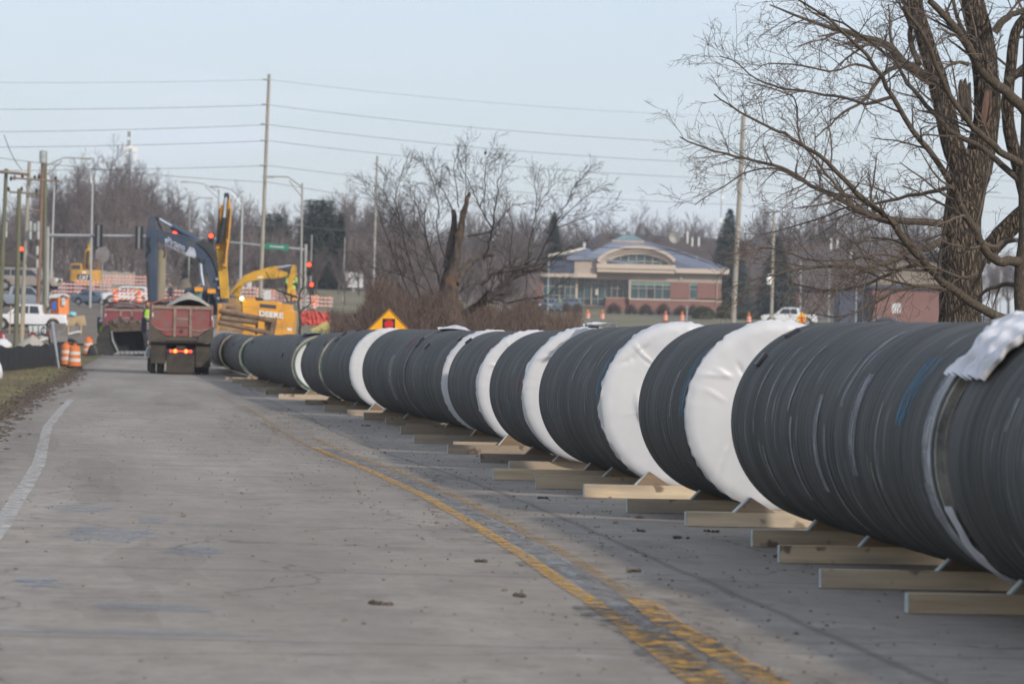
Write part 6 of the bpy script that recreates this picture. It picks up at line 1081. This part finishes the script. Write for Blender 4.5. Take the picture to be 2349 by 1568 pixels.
    mb = MB(); mb.bbox((-1.18, 5.45, .75), (1.18, 7.0, 2.75)); cb = mb.build('cab', m_redb, R_); mb = MB(); mb.bbox((-1.05, 7.0, .7), (1.05, 8.5, 1.75)); mb.build('hood', m_redb, R_)
    mb = MB(); mb.bbox((-.95, 5.43, 1.9), (.95, 5.46, 2.5)); mb.build('rear_window', m_win, cb)
    for s in (-1, 1): mb = MB(); mb.bbox((s * 1.42 - .1, 6.3, 1.6), (s * 1.42 + .1, 6.4, 2.25)); mi = mb.build('mirror', m_swhite if s > 0 else m_bgrey, R_); mb = MB(); mb.tube([(s * 1.18, 6.5, 2.2), (s * 1.42, 6.35, 2.2)], .02, 4); mb.tube([(s * 1.18, 6.5, 1.7), (s * 1.42, 6.35, 1.7)], .02, 4); mb.build('mirror_bracket', m_dkst, mi)
    for s in (-1, 1): mb = MB(); mb.lathe([(.001, 3.6), (.3, 3.6), (.3, 5.0), (.001, 5.0)], 14, (s * 1.05, 0, .8), 'Y'); mb.build('fuel_tank', m_alum, R_)
    mb = MB(); mb.tube([(1.0, 5.35, 1.5), (1.0, 5.35, 3.0)], .07, 8); mb.build('exhaust_stack', m_chrome, R_)
    for s in (-1, 1): mb = MB(); mb.ball((s * 1.1, 8.3, 1.2), .12, n=6); mb.build('headlight', m_antw, R_)
    R_.location = loc; R_.rotation_euler = (0, 0, rz); return R_
p = Wp(415, 857, 156); dump_truck('red dump truck heaped with grey gravel, seen from behind with lit lamps', m_red, 'gravel', (p.x, 156, p.z), .115, True)
p = Wp(283, 812, 226); dump_truck('second wine-red dump truck standing behind the big digging bucket', m_red2, 'soil', (p.x + .1, 226, gz(p.x, 226)), .13, False)

# ---------------------------------------------------------------- excavators
def pz(root, name, pts, Y, d0, d1, m, bp=None, par=None, dy=None):
    q = [Wp(*(bp(*p) if bp else p), Y) for p in pts]; mb = MB(); mb.prism([Vector((v.x, Y + d0, v.z)) for v in q], (0, d1 - d0, 0)); o = mb.build(name, m, par or root)
    bv = o.modifiers.new('bevel', 'BEVEL'); bv.width = .025; bv.segments = 2; bv.limit_method = 'ANGLE'; return o
def pt(root, name, pts, r, Y, d, m, bp=None, par=None, n=10, smooth=True):
    mb = MB(); mb.tube([Wp(*(bp(*p) if bp else p), Y) + Vector((0, d, 0)) for p in pts], r, n); return mb.build(name, m, par or root, smooth)
def track_frame(root, cx, Y, g, L=4.2, along='x', gap=2.4):
    for s in (-1, 1):
        mb = MB(); pr_ = [(L / 2 * cos(a) * (1 if abs(cos(a)) < .9 else 1), .42 + .40 * sin(a)) for a in [2 * pi * i / 20 for i in range(20)]]
        pts = [(-L / 2, .1), (-L / 2 + .3, 0), (L / 2 - .3, 0), (L / 2, .1), (L / 2 + .2, .45), (L / 2, .78), (L / 2 - .3, .88), (-L / 2 + .3, .88), (-L / 2, .78), (-L / 2 - .2, .45)]
        if along == 'x': mb.prism([(cx + a, Y + s * gap / 2 - .3, g + b) for a, b in pts], (0, .6, 0))
        else: mb.prism([(cx + s * gap / 2 - .3, Y + a, g + b) for a, b in pts], (.6, 0, 0))
        mb.build('track', m_dkst, root)
# slate-blue machine whose boom arches over the road
YG = 205.; gG = Wp(480, 720, YG); gr = gz(gG.x, YG)
ex = thing('excavator', 'slate-blue excavator with its boom arched high behind the loaded dump truck', 'excavator', (gG.x, YG, gr))
bm = pz(ex, 'boom', [(351, 529), (358, 526), (380, 530), (420, 539), (452, 551), (478, 569), (500, 603), (512, 645), (523, 700), (500, 706), (486, 665), (476, 630), (467, 606), (454, 590), (430, 579), (402, 569), (370, 556), (353, 541)], YG, -.35, .35, m_bgrey)
st = pz(ex, 'stick', [(343, 503), (346, 496), (352, 495), (357, 499), (360, 520), (362, 545), (362, 600), (361, 695), (342, 700), (337, 610), (335, 572), (336, 545), (340, 522)], YG - .1, -.3, .3, m_bgrey); pt(ex, 'pivot_pin', [(348, 500), (348.1, 500)], 0.14, YG, 0, m_dkst) if False else None
pz(ex, 'stick_face_plate', [(335, 600), (341, 600), (345, 695), (340, 698)], YG - .45, -.05, .1, m_dkst, par=st)
pt(ex, 'piston_rod', [(366, 503), (398, 521)], .085, YG, -.05, m_chrome); pt(ex, 'arm_cylinder', [(395, 519), (440, 543), (468, 560)], [.17, .17, .15], YG, -.05, m_bgrey); pt(ex, 'linkage_bracket', [(350, 499), (361, 500), (366, 505)], .09, YG, 0, m_dkst)
pt(ex, 'boom_cylinder', [(465, 595), (463, 603)], .2, YG, -.5, m_dkst); pt(ex, 'piston_rod', [(462, 600), (464, 628), (469, 657)], .10, YG, -.45, m_chrome); pt(ex, 'boom_cylinder', [(469, 655), (476, 705)], .17, YG, -.45, m_bgrey)
for k, (dx, dy) in enumerate(((0, 0), (4, -3), (8, -5), (12, -7))): pt(ex, 'hydraulic_hose', [(455 + dx, 556 + dy), (474 + dx, 570 + dy), (490 + dx, 592 + dy), (500 + dx, 620 + dy), (505 + dx, 650), (510 + dx, 690)], .055, YG, -.42 + k * .05, m_dkst, n=5)
pt(ex, 'hydraulic_hose', [(345, 545), (343, 560), (347, 575), (338, 583), (340, 590)], .07, YG, -.45, m_dkst, n=5); pt(ex, 'hydraulic_hose', [(364, 510), (370, 520), (374, 532)], .06, YG, -.3, m_dkst, n=5); pt(ex, 'hydraulic_hose', [(377, 570), (380, 582), (377, 592)], .05, YG, -.3, m_dkst, n=5); pt(ex, 'hydraulic_hose', [(354, 532), (372, 534), (395, 538), (420, 544), (445, 555)], .06, YG, -.3, m_dkst, n=5)
for q in ((500, 640), (505, 660), (503, 684), (516, 638), (519, 660)): mb = MB(); mb.box(Wp(*q, YG) + Vector((0, -.5, 0)), (.14, .1, .12)); mb.build('hose_clamp', m_alum, ex)
o_ = Wp(380, 560, YG) + Vector((0, -.36, 0)); u_ = Vector((cos(-.40), 0, sin(-.40))); v_ = Vector((.08, 0, 1)).normalized()
text_mesh(ex, 'Pirtano', m_lett, (1.02, .33), Wp(385.5, 557.5, YG) + Vector((0, -.36, 0)), u_, v_, depth=.012, bold=.02)
text_mesh(ex, 'CONSTRUCTION', m_lett, (1.28, .15), Wp(379.5, 563.0, YG) + Vector((0, -.36, 0)), u_, v_, depth=.012, bold=.01); pz(ex, 'emblem', [(380, 547), (386, 549), (383, 558), (381, 557)], YG, -.375, -.355, m_lett, par=bm)
pz(ex, 'emblem_patch', [(437, 566), (448, 570), (452, 586), (450, 592), (426, 585)], YG, -.375, -.355, m_lett, par=bm)
pz(ex, 'house', [(450, 672), (530, 676), (535, 722), (450, 722)], YG, .4, 3.2, m_bgrey); cb = pz(ex, 'cab', [(428, 662), (452, 658), (470, 662), (472, 722), (424, 722)], YG, -1.2, .0, m_bgrey); pz(ex, 'cab_window', [(452, 666), (468, 668), (468, 690), (452, 690)], YG, -1.24, -1.2, m_blind, par=cb); pz(ex, 'cab_window', [(430, 667), (447, 665), (447, 692), (430, 692)], YG, -1.24, -1.2, m_win, par=cb)
for q in ((462, 664), (491, 668)): mb = MB(); mb.box(Wp(*q, YG) + Vector((0, -1.5, 0)), (.42, .3, .22)); mb.build('amber_beacon', m_lampA, ex)
pt(ex, 'exhaust_stack', [(480, 700), (481, 662)], .10, YG, -.9, m_dkst); track_frame(ex, gG.x + .4, YG + 1.2, gr)
bk_ = pz(ex, 'bucket_linkage', [(334, 690), (362, 690), (358, 722), (340, 726)], YG - .2, -.4, .4, m_dkst)
# yellow machine with lettering, its boom standing upright
dq = BP(487.5, 585, .139, .139); YDE = 186.; c = Wp(600, 760, YDE); g_ = gz(c.x, YDE)
de = thing('excavator', 'yellow excavator lettered DEERE with its boom raised straight up', 'excavator', (c.x, YDE, g_))
hs_ = pz(de, 'engine_hood', [(495, 742), (700, 752), (1090, 765), (1100, 800), (1285, 815), (1290, 905), (1355, 932), (1340, 1100), (1312, 1400), (850, 1392), (495, 1300)], YDE, 0, 2.8, m_dyel, dq)
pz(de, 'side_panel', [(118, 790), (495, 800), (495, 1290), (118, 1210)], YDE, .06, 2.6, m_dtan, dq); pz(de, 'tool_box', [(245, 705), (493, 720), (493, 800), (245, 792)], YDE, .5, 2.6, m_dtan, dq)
pz(de, 'vent_grille', [(785, 800), (1055, 825), (1055, 888), (785, 862)], YDE, -.02, .05, m_vent, dq, hs_); pz(de, 'vent_grille', [(225, 835), (405, 845), (400, 895), (225, 882)], YDE, .03, .1, m_rust, dq); pz(de, 'warning_decal', [(1235, 1200), (1315, 1212), (1312, 1255), (1235, 1245)], YDE, -.015, .01, m_lettw, dq, hs_); pz(de, 'panel_seam', [(1150, 1090), (1156, 1090), (1150, 1390), (1144, 1390)], YDE, -.005, .01, m_dtan, dq, hs_); pz(de, 'panel_seam', [(500, 845), (770, 868), (770, 874), (500, 851)], YDE, -.005, .01, m_dtan, dq, hs_); pz(de, 'exhaust_cap', [(680, 690), (815, 705), (815, 750), (700, 745)], YDE, .8, 1.4, m_dkst, dq)
e0 = Wp(*dq(775, 1003), YDE) + Vector((0, -.012, 0)); e1 = Wp(*dq(1170, 1048), YDE) + Vector((0, -.012, 0)); uu = (e1 - e0); text_mesh(de, 'DEERE', m_lettw, (uu.length, .27), e0, uu.normalized(), (0, 0, 1), depth=.05, bold=.035)
mb = MB(); mb.ball(Wp(*dq(490, 716), YDE) + Vector((0, -.1, 0)), .09, n=8); mb.build('lit_beacon', m_lampG, de); track_frame(de, c.x, YDE + 1.3, g_, 4.6)
vb = BP(372.8, 372.8, .2195, .2195)
pz(de, 'boom', [(640, 350), (692, 370), (714, 480), (706, 640), (690, 800), (672, 940), (668, 1090), (690, 1420), (600, 1420), (560, 930), (556, 870), (578, 600), (590, 470), (622, 440)], YDE, .55, .9, m_hyel, vb); pz(de, 'boom_rail', [(590, 475), (618, 440), (600, 640), (590, 900), (556, 900), (580, 600)], YDE, .2, .6, m_dyel, vb); pz(de, 'boom_rail', [(692, 370), (714, 480), (706, 640), (688, 800), (672, 940), (662, 1090), (622, 1080), (650, 900), (664, 700), (672, 500)], YDE, .2, .6, m_dyel, vb)
pt(de, 'arm_cylinder', [(648, 575), (628, 690), (600, 850)], [.13, .14, .12], YDE, .1, m_dkst, vb); pt(de, 'piston_rod', [(667, 362), (648, 575)], .075, YDE, .08, m_chrome, vb); pt(de, 'pivot_head', [(642, 352), (692, 352)], .17, YDE, .3, m_dkst, vb)
for a, b in (((596, 480), (566, 860)), ((700, 480), (676, 800)), ((668, 820), (640, 1060))): pt(de, 'hydraulic_hose', [a, b], .035, YDE, .12, m_dkst, vb, n=5)
# further yellow machine: arched boom reaching right
YF = 240.; c = Wp(540, 720, YF); fe = thing('excavator', 'yellow excavator behind the lettered one, boom arched right and stick hanging down', 'excavator', (c.x, YF, gz(c.x, YF)))
pz(fe, 'boom', [(275, 640), (400, 480), (520, 345), (690, 265), (860, 240), (1060, 232), (1240, 290), (1250, 345), (1060, 385), (900, 392), (660, 432), (520, 470), (480, 560), (445, 690), (275, 690)], YF, -.3, .3, m_hyel, dq); pt(fe, 'boom_hub', [(408, 570), (412, 574)], .38, YF, -.34, m_dark, dq); pz(fe, 'boom_decal', [(755, 360), (840, 350), (838, 378), (752, 386)], YF, -.33, -.29, m_lettw, dq)
pt(fe, 'arm_cylinder', [(800, 262), (1085, 208)], .13, YF, 0, m_hyel, dq); pt(fe, 'piston_rod', [(1085, 207), (1300, 172)], .07, YF, 0, m_chrome, dq); pz(fe, 'stick', [(1318, 168), (1360, 160), (1392, 195), (1378, 330), (1340, 420), (1300, 600), (1290, 720), (1235, 720), (1240, 560), (1250, 420), (1290, 280)], YF, -.25, .25, m_hyel, dq); mb = MB()
pz(fe, 'stick_linkage', [(1300, 560), (1375, 560), (1390, 740), (1330, 760)], YF, -.2, .2, m_dyel, dq); pz(fe, 'house', [(180, 690), (700, 700), (700, 1100), (180, 1080)], YF, .2, 3, m_dyel, dq); track_frame(fe, c.x + .5, YF + 1.6, gz(c.x, YF))
# ochre machine far left
YO = 445.; oq = BP(0, 619.4, .117, .117); c = Wp(196, 664, YO); oc = thing('excavator', 'far ochre excavator seen from behind with CAT on its counterweight', 'excavator', (c.x, YO, c.z))
mb = MB(); a, b = Wp(162, 618, YO), Wp(229, 652, YO); nn = 12; mb.prism([(a.x + (b.x - a.x) * (.5 - .5 * cos(pi * i / nn)), YO - .45 * sin(pi * i / nn), b.z) for i in range(nn + 1)] + [(b.x, YO + 2.5, b.z), (a.x, YO + 2.5, b.z)], (0, 0, a.z - b.z)); mb.build('counterweight', m_cyel, oc, True)
pz(oc, 'undercarriage', [(170, 652), (224, 652), (224, 664), (170, 664)], YO, 0, 2.6, m_dark); cb = pz(oc, 'cab', [(162, 604), (186, 604), (188, 619), (162, 619)], YO, .4, 2, m_cyel); pz(oc, 'rear_window', [(164, 607), (184, 607), (184, 617), (164, 617)], YO, .34, .42, m_win, par=cb); pz(oc, 'muffler_box', [(214, 601), (229, 601), (229, 619), (214, 619)], YO, .4, 1.4, m_rust)
pl = pz(oc, 'logo_plate', [(180, 629), (207, 630), (207, 644), (180, 643)], YO, -.52, -.44, m_signk); a = Wp(183, 641.5, YO) + Vector((0, -.53, 0)); text_mesh(oc, 'CAT', m_lettw, (1.08, .50), a, (1, 0, 0), (0, 0, 1), depth=.02, bold=.03); pz(oc, 'small_plate', [(190, 622), (199, 622), (199, 627), (190, 627)], YO, -.5, -.44, m_lettw)
ob = BP(0, 315.4, .2195, .2195); pz(oc, 'boom', [(868, 1375), (872, 1240), (882, 1180), (905, 1160), (918, 1095), (932, 1085), (942, 1180), (944, 1375)], YO, 1.2, 1.8, m_hyel, ob); pt(oc, 'boom_cylinder', [(905, 1370), (915, 1180)], .14, YO, .9, m_dkst, ob)

m_buck = M('dark_muddy_steel', (.035, .032, .030), .8, var=.3, scale=2, dirt=(.11, .09, .07), dscale=1.2, damt=.3)
# big bucket resting on the road
bq = BP(212.2, 590.7, .1536, .1536); YBU = 226.; k0 = Wp(*bq(500, 1440), YBU); gB = gz(k0.x, YBU)
YBU = 216.; k0 = Wp(*bq(500, 1440), YBU); gB = k0.z
bu = thing('digging_bucket', 'huge mud-caked digging bucket with toothed lip resting on the road', 'bucket', k0)
def bv_(zx, zy, d): p = Wp(*bq(zx, zy), YBU); return Vector((p.x, YBU + d, p.z))
side = [(90, 1440), (60, 1330), (65, 1210), (120, 1110), (190, 1010), (250, 1000), (290, 1090), (330, 1240), (400, 1400), (400, 1445)]
mb = MB()
def prof_(dx): return
mb.prism([bv_(*p, 0) for p in [(90, 1448), (62, 1340), (66, 1210), (110, 1120), (180, 1015), (250, 1000), (285, 1090), (320, 1230), (395, 1400), (400, 1448)]], (0, 1.5, 0)); mb.build('side_wall', m_buck, bu)
mb = MB(); mb.prism([bv_(*p, .15) for p in [(735, 1090), (790, 1080), (830, 1250), (850, 1448), (790, 1448), (800, 1380), (760, 1200)]], (0, 1.4, 0)); mb.build('side_wall', m_buck, bu)
mb = MB(); mb.prism([bv_(*p, -.05) for p in [(250, 1000), (330, 960), (700, 960), (760, 1010), (770, 1090), (285, 1110)]], (0, 1.5, 0)); mb.build('top_beam', m_mud, bu)
mb = MB(); mb.prism([bv_(*p, 1.2) for p in [(280, 1050), (760, 1050), (840, 1440), (300, 1440)]], (0, .08, 0)); mb.build('back_plate', m_dark, bu); mb = MB(); mb.prism([bv_(*p, -.1) for p in [(395, 1400), (830, 1396), (840, 1440), (310, 1446)]], (0, 1.4, 0)); lp = mb.build('cutting_lip', m_alum, bu)
mb = MB(); mb.prism([bv_(*p, -.14) for p in [(300, 1090), (322, 1230), (398, 1400), (380, 1410), (300, 1240), (285, 1100)]], (0, .1, 0)); mb.build('side_cutter', m_alum, bu)
for i in range(6): x = 440 + i * 68; mb = MB(); mb.prism([bv_(x - 20, 1400, -.14), bv_(x + 24, 1400, -.14), bv_(x + 34, 1432, -.3), bv_(x + 4, 1434, -.3)], (0, .12, .03)); mb.build('tooth', m_alum, lp)
for x0, x1 in ((380, 440), (560, 610)): mb = MB(); mb.prism([bv_(*p, .1) for p in [(x0, 970), (x0 + 6, 890), ((x0 + x1) / 2, 870), (x1, 895), (x1 + 4, 970)]], (0, .25, 0)); mb.build('mounting_ear', m_grime, bu)
mb = MB(); rd = R2(4)
for i in range(40): mb.ball(bv_(rd.uniform(260, 740), rd.uniform(950, 1010), rd.uniform(-.1, .5)), rd.uniform(.06, .2), (1.3, 1, .8), 6, jit=.3, seed=i)
mb.build('caked_mud', m_dirtm, bu)
# trench shield with spreader pipes
YT = 178.; c = Wp(570, 790, YT); ts = thing('trench_shield', 'rusty trench shield with yellow post and long spreader pipes, leaning before the yellow excavator', 'trench shield', (c.x, YT, gz(c.x, YT)))
pz(ts, 'end_plate', [(1005, 1035), (1068, 1045), (1062, 1120), (1010, 1400), (940, 1400), (960, 1200)], YT, -.2, .1, m_rust, dq); pz(ts, 'end_plate', [(860, 1090), (1000, 1110), (960, 1400), (830, 1385), (855, 1240)], YT, .1, .3, m_dtan, dq); pz(ts, 'post', [(92, 800), (150, 800), (140, 1120), (100, 1280), (75, 1280)], YT, -.1, .25, m_dyel, dq); pz(ts, 'side_sheet', [(120, 905), (720, 1000), (740, 1140), (110, 1060)], YT, .25, .3, m_rust, dq)
for a, b, r in (((130, 915), (1040, 1098), .115), ((150, 1035), (750, 1112), .13), ((115, 1105), (960, 1292), .115)): pt(ts, 'spreader_pipe', [a, b], r, YT, -.1, m_rust, dq)
pt(ts, 'spreader_stub', [(740, 1090), (725, 1310)], .06, YT, 0, m_dkst, dq); pz(ts, 'base_rail', [(90, 1215), (520, 1240), (520, 1262), (90, 1240)], YT, -.1, .2, m_dtan, dq)

# ---------------------------------------------------------------- work-site clutter at the left
def F_(px, py, Y): p = Wp(px, py, Y); return Vector((p.x, Y, p.z))
tl = thing('portable_toilet', 'orange portable toilet with pale roof behind the white pickup', 'portable toilet', F_(135, 742, 300)); tl.rotation_euler = (0, 0, 0)
tq = BP(0, 619.4, .117, .117)
def tpz(name, pts, d0, d1, m, par=None): return pz(tl, name, pts, 300, d0, d1, m, tq, par)
f1 = [Wp(*tq(*p), 300) for p in ((1150, 545), (1345, 520), (1345, 1060), (1165, 1060))]; f2 = [Wp(*tq(*p), 300) for p in ((972, 555), (1150, 545), (1165, 1060), (985, 1060))]
for q, dd in ((f1, (0, .35)), (f2, (.55, 0))): 
    for k, v in enumerate(q): v.y += dd[0] if k in (0, 3) else dd[1]
mb = MB(); mb.prism(f1, (-.3, 1.0, 0)); a = mb.build('front_wall', m_toi, tl); mb = MB(); mb.prism(f2, (.35, .9, 0)); mb.build('side_wall', m_oran2, tl)
tpz('roof', [(955, 552), (990, 500), (1080, 465), (1240, 455), (1300, 480), (1365, 520), (1345, 530), (1240, 490), (1160, 545), (1050, 550)], -.2, 1.3, m_toir); tpz('sign_panel', [(1210, 560), (1250, 530), (1290, 560), (1295, 690), (1215, 690)], -.12, -.05, m_swhite, a); tpz('sign_panel', [(1015, 640), (1060, 612), (1108, 620), (1110, 780), (1030, 790)], -.04, .0, m_bluep, a)
cr = thing('plywood_crate', 'plywood crate panels stacked right of the portable toilet', 'crate', F_(180, 770, 262)); pz(cr, 'panel', [(1330, 900), (1660, 890), (1700, 1085), (1350, 1085)], 262, 0, .1, m_ply, tq); pz(cr, 'front_board', [(1350, 1090), (1620, 1080), (1640, 1250), (1355, 1260)], 262, -.4, -.3, m_sback, tq); pz(cr, 'rail', [(1350, 1235), (1600, 1185), (1602, 1215), (1355, 1265)], 262, -.5, -.42, m_lettw, tq)
for x in (1345, 1590): pz(cr, 'corner_post', [(x, 960), (x + 30, 960), (x + 30, 1260), (x, 1260)], 262, -.48, -.3, m_ply, tq)
for nm, lab, cat, q, Y, r, sc_, m in (('tarpaulin_bundle', 'pale cyan tarpaulin bundle on top of the plywood crate', 'tarpaulin', (1425, 865), 262, .24, (1.3, .8, .7), m_cyan), ('plastic_jug', 'small bright blue jug lying left of the plywood crate', 'jug', (1185, 1100), 258, .25, (1.1, .8, .7), m_bluep), ('white_sack', 'bulging white sack behind the left end of the silt fence', 'sack', (80, 1460), 190, .38, (1.2, .8, .8), m_wbag), ('white_sack', 'white sack lying in the left corner in front of the silt fence', 'sack', (-140, 1985), 128, .42, (.9, .8, 1.0), m_wbag), ('rag_heap', 'dark red and white heap at the far left edge behind the fence', 'cloth', (20, 1330), 200, .3, (1, .8, 1.1), m_pdr)):
    p = Wp(*tq(*q), Y); mb = MB(); mb.ball(p, r, sc_, 12, jit=.26, seed=int(q[0])); o = mb.build(nm, m, None, True); sb = o.modifiers.new('s', 'SUBSURF'); sb.levels = sb.render_levels = 1; tag(o, lab, cat)
wt = thing('water_tank', 'square white water tank in a wire cage behind the silt fence', 'tank', F_(88, 785, 232)); pz(wt, 'tank', [(560, 1090), (870, 1085), (890, 1330), (600, 1340)], 232, 0, 1.0, m_tank, tq)
for x in (560, 650, 760, 860): pt(wt, 'cage_bar', [(x, 1085), (x + 15, 1340)], .02, 232, -.05, m_dkst, tq, n=4)
pt(wt, 'cage_bar', [(560, 1220), (880, 1220)], .02, 232, -.06, m_dkst, tq, n=4)
mb = MB(); c = Wp(*tq(640, 1480), 186); rd = R2(8); vs = []; n = 24
for i in range(n + 1):
    for j in range(n + 1): x = (i / n - .5) * 4.2; y = (j / n - .5) * 4; r = sqrt(x * x + y * y); vs.append((c.x + x, 186 + y, gz(c.x, 186) - .1 + max(0, 1.45 - r * .72) + .06 * noise.noise(Vector((x * 3, y * 3, 0)))))
mb.add(vs, [(i * (n + 1) + j, (i + 1) * (n + 1) + j, (i + 1) * (n + 1) + j + 1, i * (n + 1) + j + 1) for i in range(n) for j in range(n)]); tag(mb.build('gravel_heap', m_grav, None, True), 'grey-brown gravel heap behind the black silt fence', 'gravel heap')
pu = thing('equipment_heap', 'jumble of small pumps, hoses and boxes behind the silt fence next to the leaning sign', 'equipment', F_(100, 790, 205)); rd = R2(17)
for i in range(26):
    x, y = rd.uniform(640, 1060), rd.uniform(1250, 1440); p = Wp(*tq(x, y), 205 + rd.uniform(-1, 1)); mb = MB(); mb.box(p, (rd.uniform(.15, .45), rd.uniform(.15, .4), rd.uniform(.12, .35)), rot=Matrix.Rotation(rd.uniform(-.5, .5), 3, 'Y')); mb.build('box', rd.choice([m_dkst, m_swhite, m_ins, m_rust, m_dark, m_sback, m_pdr]), pu)
pt(pu, 'wheel_hoop', [(880 + 55 * cos(t * .45), 1190 + 70 * sin(t * .45)) for t in range(15)], .03, 205, -.3, m_dkst, tq, n=4); pt(pu, 'hose', [(700, 1300), (760, 1270), (860, 1260), (960, 1290), (1050, 1330)], .05, 205, -.2, m_dkst, tq, n=6)
hz_ = thing('black_hose_coil', 'black corrugated hose arching behind the front drums', 'hose', F_(165, 800, 190)); pt(hz_, 'hose', [(1260, 1480), (1300, 1400), (1370, 1370), (1440, 1385), (1490, 1430), (1500, 1500)], .10, 190, 0, m_black, tq, n=8)
ck = thing('traffic_cone_stub', 'black tipped-over cone base beside the rear drums', 'cone', F_(212, 818, 200)); mb = MB(); p = Wp(211, 812, 200); mb.lathe([(.001, -.05), (.28, -.05), (.2, .25), (.08, .5), (.001, .5)], 10, p); mb.build('cone', m_black, ck)
st_ = thing('survey_lath', 'pair of slim timber laths beside the utility poles', 'stake', F_(53, 770, 240))
for x0, y0, x1, y1 in ((49, 726, 51, 775), (58, 700, 55, 770), (26, 700, 22, 765)): pt(st_, 'lath', [(x0, y0), (x1, y1)], .04, 240, 0, m_ply, n=4)
# tall tan column behind the arch
root = thing('concrete_pole', 'thick tan pole standing just behind the stick of the blue excavator', 'utility pole', F_(367, 720, 230)); pt(root, 'shaft', [(372, 574), (370, 640), (366, 712)], [.26, .28, .30], 230, 0, M('tan_weathered_pole', (.26, .22, .15), .9, var=.15, mscale=(3, 3, .3)), n=10)
for (px, py, w, h, Y, lab, m) in ((425, 655, 40, 34, 420, 'brown earth bank framed by the blue boom', m_dirtm), (470, 640, 60, 14, 440, 'sandy soil ridge right of the brown bank', m_dirtm), (1180, 715, 40, 0, 500, '', None)):
    if m: p = Wp(px, py, Y); mb = MB(); mb.ball((p.x, Y, gz(p.x, Y)), 1, (w * Y / FPX / 2, 2, max(.4, Wp(px, py - h / 2, Y).z - gz(p.x, Y))), 16, jit=.06); tag(mb.build('soil_mound', m, None, True), lab, 'soil mound')

# ---------------------------------------------------------------- people (small, far)
def person(label, px, py, Y, face=pi, vest=True, helm=None, arm_up=0):
    p = Wp(px, py, Y); root = thing('person', label, 'person', (0, 0, 0)); J = {}
    V = [(0, 0, .95), (0, .0, 1.15), (0, 0, 1.40), (0, 0, 1.50), (0, .0, 1.56), (-.10, 0, .92), (-.13, .02, .50), (-.14, 0, .09), (-.14, -.14, .04), (.10, 0, .92), (.13, -.03, .50), (.15, 0, .09), (.15, -.14, .04), (-.20, 0, 1.40), (-.26, .02, 1.13), (-.24, -.12, .90), (.20, 0, 1.40), (.27, .0, 1.13), (.22, -.16 - .1 * arm_up, .95 + .3 * arm_up)]
    E_ = [(0, 1), (1, 2), (2, 3), (3, 4), (0, 5), (5, 6), (6, 7), (7, 8), (0, 9), (9, 10), (10, 11), (11, 12), (2, 13), (13, 14), (14, 15), (2, 16), (16, 17), (17, 18)]
    Rr = [.15, .14, .15, .06, .055, .10, .07, .05, .045, .10, .07, .05, .045, .075, .05, .035, .075, .05, .035]
    me = bpy.data.meshes.new('body'); me.from_pydata(V, E_, []); o = bpy.data.objects.new('body', me); COL.objects.link(o); o.parent = root; me.materials.append(m_cloth)
    o.modifiers.new('skin', 'SKIN')
    for i, v in enumerate(me.skin_vertices[0].data): v.radius = (Rr[i], Rr[i] * .8); v.use_root = i == 0
    s_ = o.modifiers.new('sub', 'SUBSURF'); s_.levels = s_.render_levels = 1
    mb = MB(); mb.ball((0, 0, 1.66), .10, (.9, 1, 1.2), 10); mb.ball((0, -.10, 1.645), .022, n=6); mb.build('head', m_skin, root, True)
    mb = MB(); mb.lathe([(.145, 1.70), (.12, 1.71), (.11, 1.76), (.06, 1.81), (.001, 1.82)], 12); mb.build('hard_hat', helm or m_helm, root, True)
    if vest: mb = MB(); mb.lathe([(.19, .92), (.20, 1.1), (.215, 1.3), (.18, 1.43), (.09, 1.47)], 14); v_ = mb.build('vest', m_vest, root, True); v_.scale = (1, .72, 1); mb = MB(); mb.lathe([(.212, 1.05), (.214, 1.10)], 14); b_ = mb.build('reflective_band', m_refl, v_)
    for s, q in ((-1, V[15]), (1, V[18])):
        mb = MB(); mb.ball(q, .04, (.8, .5, 1.1), 6)
        for k in range(4): mb.tube([(q[0] - .03 + .02 * k, q[1], q[2] - .02), (q[0] - .03 + .02 * k, q[1] - .01, q[2] - .08 - .01 * (k in (1, 2)))], .008, 4)
        mb.tube([(q[0] - s * .03, q[1], q[2] + .01), (q[0] - s * .055, q[1] - .02, q[2] - .035)], .009, 4); mb.build('hand', m_skin, root)
    root.location = (p.x, Y, p.z); root.rotation_euler = (0, 0, face); return root
person('worker in hi-vis yellow vest standing by the far yellow stick', 672, 697, 300, .4, helm=m_helm); person('second worker in hi-vis yellow, a little higher left of the metal lamp pole', 679, 672, 345, -.5, helm=m_helmr); person('third hi-vis worker partly behind the hanging yellow stick', 657, 676, 330, 1.2)
person('worker with green vest between the two red dump trucks', 339, 775, 196, .3, helm=m_helmr); person('crouching-height worker in green vest at the left side of the bucket', 231, 802, 231, 1.0); person('worker in dark clothing inside the boom arch near the barricades', 391, 700, 330, 0, False, m_helmr); person('hi-vis worker standing beside the parked grey wagon before the bank', 1283, 712, 523, .4)
